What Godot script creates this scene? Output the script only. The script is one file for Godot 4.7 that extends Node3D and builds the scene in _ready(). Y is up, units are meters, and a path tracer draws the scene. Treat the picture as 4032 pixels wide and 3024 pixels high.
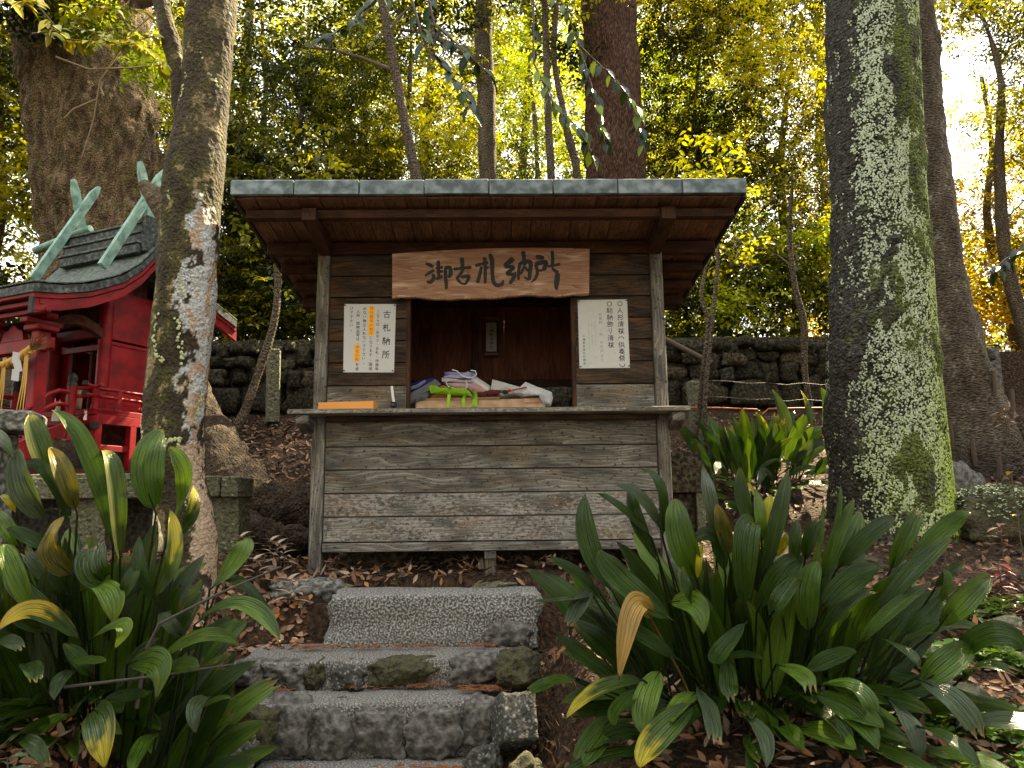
extends Node3D
# A weathered wooden kiosk for returned charms at the top of stone steps, in a grove behind a small red shrine.

var rng := RandomNumberGenerator.new()
var fn := FastNoiseLite.new()
var fn2 := FastNoiseLite.new()
var M := {}
var taken := {}


class MB:
	var v := PackedVector3Array()
	var n := PackedVector3Array()
	var uv := PackedVector2Array()
	var c := PackedColorArray()
	var ix := PackedInt32Array()
	var col := Color.WHITE

	func vert(p: Vector3, nn: Vector3, u: Vector2) -> int:
		v.append(p)
		n.append(nn)
		uv.append(u)
		c.append(col)
		return v.size() - 1

	func tri(a: int, b: int, d: int) -> void:   # counter-clockwise seen from outside
		ix.append(a)
		ix.append(d)
		ix.append(b)

	func flat(a: Vector3, b: Vector3, d: Vector3, ua := Vector2.ZERO, ub := Vector2(1, 0), ud := Vector2(1, 1)) -> void:
		var nn := (b - a).cross(d - a).normalized()
		tri(vert(a, nn, ua), vert(b, nn, ub), vert(d, nn, ud))

	func quad(a: Vector3, b: Vector3, d: Vector3, e: Vector3, ua := Vector2.ZERO, ub := Vector2(1, 0), ud := Vector2(1, 1), ue := Vector2(0, 1)) -> void:
		var nn := (d - a).cross(e - b).normalized()
		var i := vert(a, nn, ua)
		var j := vert(b, nn, ub)
		var k := vert(d, nn, ud)
		var l := vert(e, nn, ue)
		tri(i, j, k)
		tri(i, k, l)

	# bevelled box; u runs along its longest edge, v across it, in metres
	func box(size: Vector3, at := Vector3.ZERO, basis := Basis.IDENTITY, bevel := 0.004, off := Vector2.ZERO) -> void:
		var h := size * 0.5
		var b: float = minf(bevel, minf(h.x, minf(h.y, h.z)) * 0.6)
		var la := 0
		if size.y >= size.x and size.y >= size.z:
			la = 1
		elif size.z >= size.x and size.z >= size.y:
			la = 2
		var id := {}
		for sx in [-1, 1]:
			for sy in [-1, 1]:
				for sz in [-1, 1]:
					for ax in 3:
						var p := Vector3(sx * (h.x - b), sy * (h.y - b), sz * (h.z - b))
						var s := Vector3(sx, sy, sz)
						p[ax] = s[ax] * h[ax]
						var nn := Vector3.ZERO
						nn[ax] = s[ax]
						var o: int = 3 - la - ax if ax != la else (la + 1) % 3
						var t := Vector2(p[la] if ax != la else p[(la + 2) % 3], p[o])
						id[[sx, sy, sz, ax]] = vert(at + basis * p, basis * nn, t + off)
		for ax in 3:
			var e1 := (ax + 1) % 3
			var e2 := (ax + 2) % 3
			for s in [-1, 1]:
				var q := []
				for k in [[-1, -1], [1, -1], [1, 1], [-1, 1]]:
					var key := [0, 0, 0, ax]
					key[ax] = s
					key[e1] = k[0]
					key[e2] = k[1]
					q.append(id[key])
				face(q, s > 0)
		for ax in 3:   # twelve edges
			var e1 := (ax + 1) % 3
			var e2 := (ax + 2) % 3
			for s1 in [-1, 1]:
				for s2 in [-1, 1]:
					var q := []
					for k in [[-1, e1], [1, e1], [1, e2], [-1, e2]]:
						var key := [0, 0, 0, k[1]]
						key[ax] = k[0]
						key[e1] = s1
						key[e2] = s2
						q.append(id[key])
					face(q, s1 * s2 < 0)
		for sx in [-1, 1]:
			for sy in [-1, 1]:
				for sz in [-1, 1]:
					var a: int = id[[sx, sy, sz, 0]]
					var d: int = id[[sx, sy, sz, 1]]
					var e: int = id[[sx, sy, sz, 2]]
					if sx * sy * sz > 0:
						tri(a, d, e)
					else:
						tri(a, e, d)

	func face(q: Array, ccw: bool) -> void:
		if ccw:
			tri(q[0], q[1], q[2])
			tri(q[0], q[2], q[3])
		else:
			tri(q[0], q[2], q[1])
			tri(q[0], q[3], q[2])

	# a sheet of nu x nv points, smooth; closed joins the last column to the first by doubling it beforehand
	func sheet(p: PackedVector3Array, nu: int, nv: int, su := 1.0, sv := 1.0, cols := PackedColorArray(), closed := false) -> void:
		var at := v.size()
		for j in nv:
			for i in nu:
				var i0 := i - 1
				var i1 := i + 1
				if closed:
					i0 = (i0 + nu - 1) % (nu - 1)
					i1 = i1 % (nu - 1)
				else:
					i0 = maxi(i0, 0)
					i1 = mini(i1, nu - 1)
				var du := p[j * nu + i1] - p[j * nu + i0]
				var dv := p[mini(j + 1, nv - 1) * nu + i] - p[maxi(j - 1, 0) * nu + i]
				v.append(p[j * nu + i])
				n.append(du.cross(dv).normalized())
				uv.append(Vector2(su * i / (nu - 1), sv * j / (nv - 1)))
				c.append(cols[j * nu + i] if cols.size() else col)
		for j in nv - 1:
			for i in nu - 1:
				var a := at + j * nu + i
				tri(a, a + 1, a + nu + 1)
				tri(a, a + nu + 1, a + nu)

	# a round bar along points
	func tube(pts: Array, rad: Array, sides := 8, cap := true) -> void:
		var p := PackedVector3Array()
		var up := Vector3.UP
		var first: Vector3 = (pts[1] - pts[0]).normalized()
		if absf(first.dot(up)) > 0.9:
			up = Vector3.RIGHT
		var len := 0.0
		for j in pts.size():
			var t: Vector3 = (pts[mini(j + 1, pts.size() - 1)] - pts[maxi(j - 1, 0)]).normalized()
			var s := t.cross(up).normalized()
			up = s.cross(t).normalized()
			if j > 0:
				len += pts[j].distance_to(pts[j - 1])
			for i in sides + 1:
				var a := TAU * i / sides
				p.append(pts[j] + (s * cos(a) - up * sin(a)) * float(rad[j]))
		sheet(p, sides + 1, pts.size(), TAU * float(rad[0]), len, PackedColorArray(), true)
		if cap:
			for e in [0, pts.size() - 1]:
				var t: Vector3 = (pts[0] - pts[1]).normalized() if e == 0 else (pts[e] - pts[e - 1]).normalized()
				var m := vert(pts[e], t, Vector2.ZERO)
				var k := []
				for i in sides + 1:
					k.append(vert(p[e * (sides + 1) + i], t, Vector2(0.01 * i, 0)))
				for i in sides:
					if e == 0:
						tri(m, k[i + 1], k[i])
					else:
						tri(m, k[i], k[i + 1])

	# flat outline (x, y) counter-clockwise given thickness along z
	func prism(o: PackedVector2Array, z0: float, z1: float, us := 1.0) -> void:
		var t := Geometry2D.triangulate_polygon(o)
		var a := []
		var b := []
		for q in o:
			a.append(vert(Vector3(q.x, q.y, z1), Vector3.BACK, q * us))
			b.append(vert(Vector3(q.x, q.y, z0), Vector3.FORWARD, q * us))
		for i in range(0, t.size(), 3):
			var w := (o[t[i + 1]] - o[t[i]]).cross(o[t[i + 2]] - o[t[i]])
			if w > 0:
				tri(a[t[i]], a[t[i + 1]], a[t[i + 2]])
				tri(b[t[i]], b[t[i + 2]], b[t[i + 1]])
			else:
				tri(a[t[i]], a[t[i + 2]], a[t[i + 1]])
				tri(b[t[i]], b[t[i + 1]], b[t[i + 2]])
		for i in o.size():
			var q := o[i]
			var r := o[(i + 1) % o.size()]
			quad(Vector3(q.x, q.y, z0), Vector3(r.x, r.y, z0), Vector3(r.x, r.y, z1), Vector3(q.x, q.y, z1), q * us, r * us, r * us + Vector2(0, 0.02), q * us + Vector2(0, 0.02))

	func mesh() -> ArrayMesh:
		var a := []
		a.resize(Mesh.ARRAY_MAX)
		a[Mesh.ARRAY_VERTEX] = v
		a[Mesh.ARRAY_NORMAL] = n
		a[Mesh.ARRAY_TEX_UV] = uv
		a[Mesh.ARRAY_COLOR] = c
		a[Mesh.ARRAY_INDEX] = ix
		var m := ArrayMesh.new()
		m.add_surface_from_arrays(Mesh.PRIMITIVE_TRIANGLES, a)
		return m


func lin(r: float, g: float, b: float) -> Color:
	return Color(r, g, b).linear_to_srgb()


func numbered(called: String) -> String:
	if not taken.has(called):
		taken[called] = 0
		return called
	taken[called] += 1
	return "%s_%03d" % [called, taken[called]]


func thing(called: String, label: String, category: String, at := Vector3.ZERO, turn := 0.0, group := "") -> Node3D:
	var o := Node3D.new()
	o.name = numbered(called)
	add_child(o)
	o.position = at
	o.rotation.y = turn
	return tag(o, label, category, group)


func tag(o: Node3D, label: String, category: String, group := "") -> Node3D:
	o.set_meta("label", label)
	o.set_meta("category", category)
	if group:
		o.set_meta("group", group)
	return o


func put(called: String, mesh: Mesh, mat: Material, parent: Node = self, at := Vector3.ZERO, turn := Vector3.ZERO) -> MeshInstance3D:
	var o := MeshInstance3D.new()
	o.mesh = mesh
	o.material_override = mat
	o.position = at
	o.rotation = turn
	if parent == self:
		o.name = numbered(called)
		add_child(o)
	else:
		var k := 0
		var nm := called
		while parent.has_node(NodePath(nm)):
			k += 1
			nm = "%s_%03d" % [called, k]
		o.name = nm
		parent.add_child(o, true)
	return o


func bx(called: String, size: Vector3, at: Vector3, mat: Material, parent: Node, basis := Basis.IDENTITY, bevel := 0.004) -> MeshInstance3D:
	var b := MB.new()
	b.box(size, Vector3.ZERO, basis, bevel, Vector2(rng.randf_range(1.15, 1.3), rng.randf_range(0.1, 0.9)))
	return put(called, b.mesh(), mat, parent, at)


func stuff(o: Node, kind := "stuff") -> Node:
	o.set_meta("kind", kind)
	return o


func many(called: String, mesh: Mesh, mat: Material, xf: Array, cols: Array, parent: Node = self) -> MultiMeshInstance3D:
	var mm := MultiMesh.new()
	mm.transform_format = MultiMesh.TRANSFORM_3D
	mm.use_colors = true
	mm.mesh = mesh
	mm.instance_count = xf.size()
	for i in xf.size():
		mm.set_instance_transform(i, xf[i])
		mm.set_instance_color(i, cols[i])
	var o := MultiMeshInstance3D.new()
	o.multimesh = mm
	o.material_override = mat
	o.name = numbered(called) if parent == self else called
	parent.add_child(o, true)
	o.set_meta("kind", "stuff")
	return o


func vals(parent: Node) -> int:
	return parent.get_child_count()


# ---------- textures and materials ----------
func ntex(sd: int, freq: float, kind: int, oct: int, cols: Array, offs: Array, size := 512, warp := 0.0) -> NoiseTexture2D:
	var f := FastNoiseLite.new()
	f.seed = sd
	f.frequency = freq
	f.noise_type = kind
	f.fractal_octaves = oct
	if kind == FastNoiseLite.TYPE_CELLULAR:
		f.fractal_type = FastNoiseLite.FRACTAL_NONE if oct == 1 else FastNoiseLite.FRACTAL_FBM
	if warp > 0.0:
		f.domain_warp_enabled = true
		f.domain_warp_amplitude = warp
		f.domain_warp_frequency = freq * 1.5
	var g := Gradient.new()
	var pc := PackedColorArray()
	var po := PackedFloat32Array()
	for i in cols.size():
		pc.append(cols[i])
		po.append(offs[i])
	g.colors = pc
	g.offsets = po
	var t := NoiseTexture2D.new()
	t.width = size
	t.height = size
	t.seamless = true
	t.seamless_blend_skirt = 0.2
	t.noise = f
	t.color_ramp = g
	return t


func mat(albedo: Texture2D, rough := 0.85, bump: Texture2D = null, bs := 1.0, scale := Vector3.ONE, tri := false, tint := Color.WHITE) -> StandardMaterial3D:
	var m := StandardMaterial3D.new()
	m.albedo_color = tint
	m.albedo_texture = albedo
	m.roughness = rough
	m.uv1_scale = scale
	if tri:
		m.uv1_triplanar = true
		m.uv1_world_triplanar = true
		m.uv1_triplanar_sharpness = 4.0
	if bump:
		m.heightmap_enabled = true
		m.heightmap_texture = bump
		m.heightmap_scale = bs
	m.metallic_specular = 0.4
	return m


func paint(col: Color, rough := 0.6) -> StandardMaterial3D:
	var m := StandardMaterial3D.new()
	m.albedo_color = col
	m.roughness = rough
	return m


# growth rings of a sawn plank: 2.4 m along x, 1 m across y
func grain(sd: int, w: int, h: int, rings: float, warp: float) -> PackedFloat32Array:
	var a := FastNoiseLite.new()
	a.seed = sd
	a.frequency = 1.0
	a.fractal_octaves = 2
	var out := PackedFloat32Array()
	out.resize(w * h)
	for y in h:
		var fy := float(y) / h
		for x in w:
			var fx := float(x) / w
			var r := fy * rings + warp * a.get_noise_2d(fx * 3.2, fy * 5.0) + 0.07 * a.get_noise_2d(fx * 22.0 + 40.0, fy * 60.0)
			var s := r - floorf(r)
			out[y * w + x] = s
	return out


func wood(g: PackedFloat32Array, w: int, h: int, sd: int, dark: Color, base: Color, line: Color, stain: Color, stain_amt: float, lichen := 0.0) -> ImageTexture:
	var a := FastNoiseLite.new()
	a.seed = sd
	a.frequency = 1.0
	a.fractal_octaves = 3
	var by := PackedByteArray()
	by.resize(w * h * 3)
	for y in h:
		var fy := float(y) / h
		for x in w:
			var fx := float(x) / w
			var s := g[y * w + x]
			var fib := a.get_noise_2d(fx * 14.0, fy * 190.0)
			var big := a.get_noise_2d(fx * 7.0 + 9.0, fy * 9.0)
			var c := dark.lerp(base, clampf(0.55 + fib * 0.9 + big * 0.7, 0.0, 1.0))
			var edge := s * s * s * s
			if s > 0.93:
				edge *= (1.0 - s) / 0.07
			c = c.lerp(line, clampf(edge * (0.55 + big), 0.0, 0.8))
			var st := a.get_noise_2d(fx * 5.0 + 77.0, fy * 6.0 + 3.0) + 0.4 * fib
			c = c.lerp(stain, clampf((st - 0.12) * 2.0, 0.0, 1.0) * stain_amt)
			if lichen > 0.0:
				var l := a.get_noise_2d(fx * 62.0 + 5.0, fy * 50.0) + 0.55 * a.get_noise_2d(fx * 7.0, fy * 7.0 + 31.0)
				if l > 0.3 - lichen * 0.3:
					c = c.lerp(Color(0.74, 0.69, 0.67), clampf((l - 0.3 + lichen * 0.3) * 4.0, 0.0, 0.5))
			if lichen >= 0.0 and a.get_noise_2d(fx * 60.0 + 11.0, fy * 40.0 + 50.0) < -0.46:
				c = c.lerp(Color(0.1, 0.09, 0.08), 0.55)
			var i := (y * w + x) * 3
			by[i] = int(clampf(c.r, 0, 1) * 255.0)
			by[i + 1] = int(clampf(c.g, 0, 1) * 255.0)
			by[i + 2] = int(clampf(c.b, 0, 1) * 255.0)
	return ImageTexture.create_from_image(Image.create_from_data(w, h, false, Image.FORMAT_RGB8, by))


func gray_tex(g: PackedFloat32Array, w: int, h: int) -> ImageTexture:
	var by := PackedByteArray()
	by.resize(w * h)
	for i in w * h:
		var s := g[i]
		by[i] = int(255.0 * (0.3 + 0.7 * (s * s if s < 0.93 else (1.0 - s) / 0.07)))
	return ImageTexture.create_from_image(Image.create_from_data(w, h, false, Image.FORMAT_L8, by))


func wood_mat(t: Texture2D, b: Texture2D, rough: float, bs: float, tint := Color.WHITE) -> StandardMaterial3D:
	var m := mat(t, rough, b, bs, Vector3(1.0 / 2.4, 1.0, 1.0), false, tint)
	m.metallic_specular = 0.35
	return m


func materials() -> void:
	var P := FastNoiseLite.TYPE_PERLIN
	var S := FastNoiseLite.TYPE_SIMPLEX_SMOOTH
	var CE := FastNoiseLite.TYPE_CELLULAR
	var w := 1024
	var h := 400
	var g1 := grain(11, w, h, 44.0, 2.1)
	var g2 := grain(23, w, h, 40.0, 1.9)
	var h1 := gray_tex(g1, w, h)
	var h2 := gray_tex(g2, w, h)
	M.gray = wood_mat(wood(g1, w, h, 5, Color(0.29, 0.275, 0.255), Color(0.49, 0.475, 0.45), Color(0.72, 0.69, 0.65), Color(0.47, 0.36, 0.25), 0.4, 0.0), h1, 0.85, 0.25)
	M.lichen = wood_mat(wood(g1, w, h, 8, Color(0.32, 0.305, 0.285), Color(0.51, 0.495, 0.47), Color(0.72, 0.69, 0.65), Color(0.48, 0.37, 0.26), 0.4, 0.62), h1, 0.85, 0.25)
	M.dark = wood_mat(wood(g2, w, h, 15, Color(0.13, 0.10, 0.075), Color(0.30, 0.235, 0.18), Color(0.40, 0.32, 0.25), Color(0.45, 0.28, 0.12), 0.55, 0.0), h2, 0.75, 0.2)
	M.soffit = wood_mat(wood(g2, w, h, 25, Color(0.34, 0.245, 0.19), Color(0.56, 0.42, 0.335), Color(0.37, 0.265, 0.205), Color(0.47, 0.36, 0.29), 0.5, 0.0), h2, 0.7, 0.15)
	M.beam = wood_mat(wood(g1, w, h, 35, Color(0.17, 0.105, 0.075), Color(0.35, 0.22, 0.155), Color(0.25, 0.15, 0.10), Color(0.34, 0.23, 0.16), 0.4, 0.0), h1, 0.75, 0.15)
	M.inner = wood_mat(wood(g2, w, h, 55, Color(0.27, 0.145, 0.10), Color(0.48, 0.28, 0.195), Color(0.34, 0.19, 0.13), Color(0.40, 0.25, 0.17), 0.5, -1.0), h2, 0.75, 0.15)
	var g3 := grain(59, w, h, 9.0, 3.6)
	M.sign = wood_mat(wood(g3, w, h, 45, Color(0.58, 0.42, 0.33), Color(0.73, 0.57, 0.47), Color(0.44, 0.28, 0.21), Color(0.90, 0.80, 0.72), 0.7, -1.0), gray_tex(g3, w, h), 0.6, 0.05)
	var black := Color.BLACK
	var white := Color.WHITE
	var bump := ntex(71, 0.02, S, 5, [black, white], [0.2, 0.8])
	var cell := ntex(72, 0.045, CE, 1, [white, black], [0.0, 0.9])
	var fine := ntex(73, 0.06, P, 4, [black, white], [0.25, 0.75])
	M.bump = bump
	M.copper = mat(ntex(81, 0.012, S, 5, [Color(0.33, 0.37, 0.385), Color(0.43, 0.475, 0.49), Color(0.54, 0.58, 0.6)], [0.25, 0.5, 0.8]), 0.6, fine, 0.04, Vector3(1.6, 1.6, 1.6))
	M.copper.metallic = 0.25
	M.black = paint(Color(0.09, 0.08, 0.075), 0.6)
	M.stone = mat(ntex(91, 0.02, S, 5, [Color(0.24, 0.24, 0.23), Color(0.42, 0.42, 0.40), Color(0.58, 0.57, 0.54)], [0.25, 0.5, 0.85]), 0.9, bump, 0.5, Vector3(2.4, 2.4, 2.4), true)
	M.stone_dark = mat(ntex(92, 0.014, S, 5, [Color(0.25, 0.243, 0.23), Color(0.37, 0.36, 0.34), Color(0.52, 0.50, 0.48)], [0.2, 0.5, 0.95]), 0.8, bump, 0.35, Vector3(3.1, 3.1, 3.1), true)
	M.stone_brown = mat(ntex(93, 0.02, S, 5, [Color(0.13, 0.115, 0.08), Color(0.26, 0.23, 0.17), Color(0.38, 0.345, 0.27)], [0.2, 0.5, 0.85]), 0.9, bump, 0.8, Vector3(2.2, 2.2, 2.2), true)
	M.wall_stone = mat(ntex(193, 0.02, S, 5, [Color(0.09, 0.085, 0.06), Color(0.19, 0.175, 0.125), Color(0.30, 0.275, 0.21)], [0.2, 0.5, 0.85]), 0.95, bump, 0.8, Vector3(2.2, 2.2, 2.2), true)  # canopy shade put into the wall colour: a darker stone_brown
	M.stone_moss = mat(ntex(94, 0.018, S, 5, [Color(0.18, 0.17, 0.15), Color(0.28, 0.265, 0.22), Color(0.31, 0.30, 0.15), Color(0.24, 0.23, 0.2)], [0.2, 0.45, 0.62, 0.85]), 0.9, bump, 0.5, Vector3(3.5, 3.5, 3.5), true)
	M.stone_spot = mat(ntex(95, 0.016, CE, 1, [Color(0.55, 0.55, 0.52), Color(0.48, 0.48, 0.45), Color(0.29, 0.285, 0.27), Color(0.24, 0.235, 0.22)], [0.0, 0.17, 0.21, 1.0], 512, 14.0), 0.85, bump, 0.4, Vector3(4.5, 4.5, 4.5), true)
	M.lichen_stone = mat(ntex(96, 0.016, S, 5, [Color(0.30, 0.30, 0.24), Color(0.46, 0.45, 0.38), Color(0.36, 0.36, 0.25), Color(0.62, 0.60, 0.54)], [0.2, 0.45, 0.6, 0.85]), 0.9, bump, 1.0, Vector3(2.6, 2.6, 2.6), true)
	M.aggregate = mat(ntex(97, 0.05, S, 5, [Color(0.28, 0.277, 0.27), Color(0.42, 0.415, 0.40), Color(0.60, 0.59, 0.575), Color(0.76, 0.75, 0.73)], [0.25, 0.45, 0.62, 0.9], 512, 0.0), 0.8, ntex(98, 0.1, CE, 1, [white, black], [0.0, 0.8]), 0.3, Vector3(2.6, 2.6, 2.6), true)
	M.tread = mat(ntex(99, 0.06, S, 4, [Color(0.29, 0.28, 0.265), Color(0.40, 0.39, 0.375), Color(0.52, 0.51, 0.49), Color(0.68, 0.67, 0.65)], [0.25, 0.45, 0.62, 0.85], 512, 0.0), 0.85, cell, 0.25, Vector3(2.7, 2.7, 2.7), true)
	M.soil = mat(ntex(101, 0.03, S, 5, [Color(0.10, 0.07, 0.045), Color(0.22, 0.155, 0.10), Color(0.36, 0.25, 0.16)], [0.25, 0.5, 0.85]), 0.95, fine, 2.0, Vector3(1.6, 1.6, 1.6), true)
	# barks: the vertex colours carry patches of moss and lichen, the texture their grain
	M.bark = mat(ntex(111, 0.03, S, 5, [Color(0.42, 0.42, 0.42), Color(0.8, 0.8, 0.8), white], [0.2, 0.5, 0.8]), 0.92, bump, 2.2, Vector3(3.0, 3.0, 3.0), true)
	M.bark.vertex_color_use_as_albedo = true
	M.bark_smooth = mat(ntex(114, 0.04, S, 5, [Color(0.66, 0.66, 0.66), Color(0.88, 0.88, 0.88), white], [0.2, 0.5, 0.8]), 0.9, bump, 0.8, Vector3(3.0, 3.0, 3.0), true)
	M.bark_smooth.vertex_color_use_as_albedo = true
	M.bark_long = mat(ntex(112, 0.03, S, 5, [Color(0.35, 0.35, 0.35), Color(0.75, 0.75, 0.75), white], [0.2, 0.5, 0.8]), 0.92, bump, 2.5, Vector3(5.0, 0.9, 5.0), true)
	M.bark_long.vertex_color_use_as_albedo = true
	M.bark_ring = mat(ntex(113, 0.03, S, 5, [Color(0.45, 0.45, 0.45), Color(0.8, 0.8, 0.8), white], [0.2, 0.5, 0.8]), 0.92, bump, 1.5, Vector3(1.6, 5.0, 1.6), true)
	M.bark_ring.vertex_color_use_as_albedo = true
	M.red = mat(ntex(121, 0.008, S, 4, [Color(0.42, 0.032, 0.072), Color(0.55, 0.05, 0.095), Color(0.61, 0.085, 0.13)], [0.2, 0.55, 0.9]), 0.5, fine, 0.03, Vector3(1.2, 1.2, 1.2), true)
	M.redwood = mat(ntex(122, 0.02, S, 4, [Color(0.22, 0.10, 0.07), Color(0.36, 0.18, 0.13)], [0.3, 0.8]), 0.8, fine, 0.1, Vector3(1.2, 1.2, 1.2), true)
	M.roof = mat(ntex(123, 0.02, S, 5, [Color(0.21, 0.235, 0.23), Color(0.36, 0.39, 0.37), Color(0.47, 0.5, 0.46)], [0.2, 0.5, 0.85]), 0.7, fine, 0.1, Vector3(2, 2, 2), true)
	M.roof_edge = mat(ntex(124, 0.02, S, 5, [Color(0.13, 0.14, 0.145), Color(0.25, 0.27, 0.27), Color(0.4, 0.43, 0.43)], [0.25, 0.55, 0.85]), 0.55, fine, 0.1, Vector3(2, 2, 2), true)
	M.verdigris = mat(ntex(125, 0.012, S, 4, [Color(0.36, 0.47, 0.43), Color(0.47, 0.60, 0.55), Color(0.55, 0.68, 0.63)], [0.2, 0.5, 0.85]), 0.45, fine, 0.03, Vector3(1.5, 1.5, 1.5), true)
	# leaves
	var vein := ntex(131, 0.02, S, 2, [black, white], [0.3, 0.7], 256)
	M.blade = mat(ntex(132, 0.03, S, 3, [Color(0.72, 0.74, 0.68), Color(0.95, 0.95, 0.92), white], [0.25, 0.55, 0.8], 256), 0.27, vein, 0.35, Vector3(5.0, 0.16, 1.0))
	M.blade.vertex_color_use_as_albedo = true
	M.blade.metallic_specular = 0.45
	M.blade.backlight_enabled = true
	M.blade.backlight = Color(0.62, 0.62, 0.3)
	M.leaf = mat(null, 0.4)
	M.leaf.vertex_color_use_as_albedo = true
	M.leaf.backlight_enabled = true
	M.leaf.backlight = Color(1.0, 0.98, 0.45)
	M.leaf.metallic_specular = 0.45
	M.gloss = mat(null, 0.36)
	M.gloss.metallic_specular = 0.3
	M.gloss.vertex_color_use_as_albedo = true
	M.gloss.backlight_enabled = true
	M.gloss.backlight = Color(0.55, 0.55, 0.2)
	M.dry = mat(null, 0.8)
	M.dry.vertex_color_use_as_albedo = true
	M.dry.backlight_enabled = true
	M.dry.backlight = Color(0.3, 0.28, 0.22)
	M.disc = mat(null, 0.45)
	M.disc.vertex_color_use_as_albedo = true
	M.cloth = mat(null, 0.7, bump, 0.5, Vector3(3, 3, 3))
	M.cloth.vertex_color_use_as_albedo = true
	M.twig = paint(lin(0.10, 0.07, 0.05), 0.9)

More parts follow.
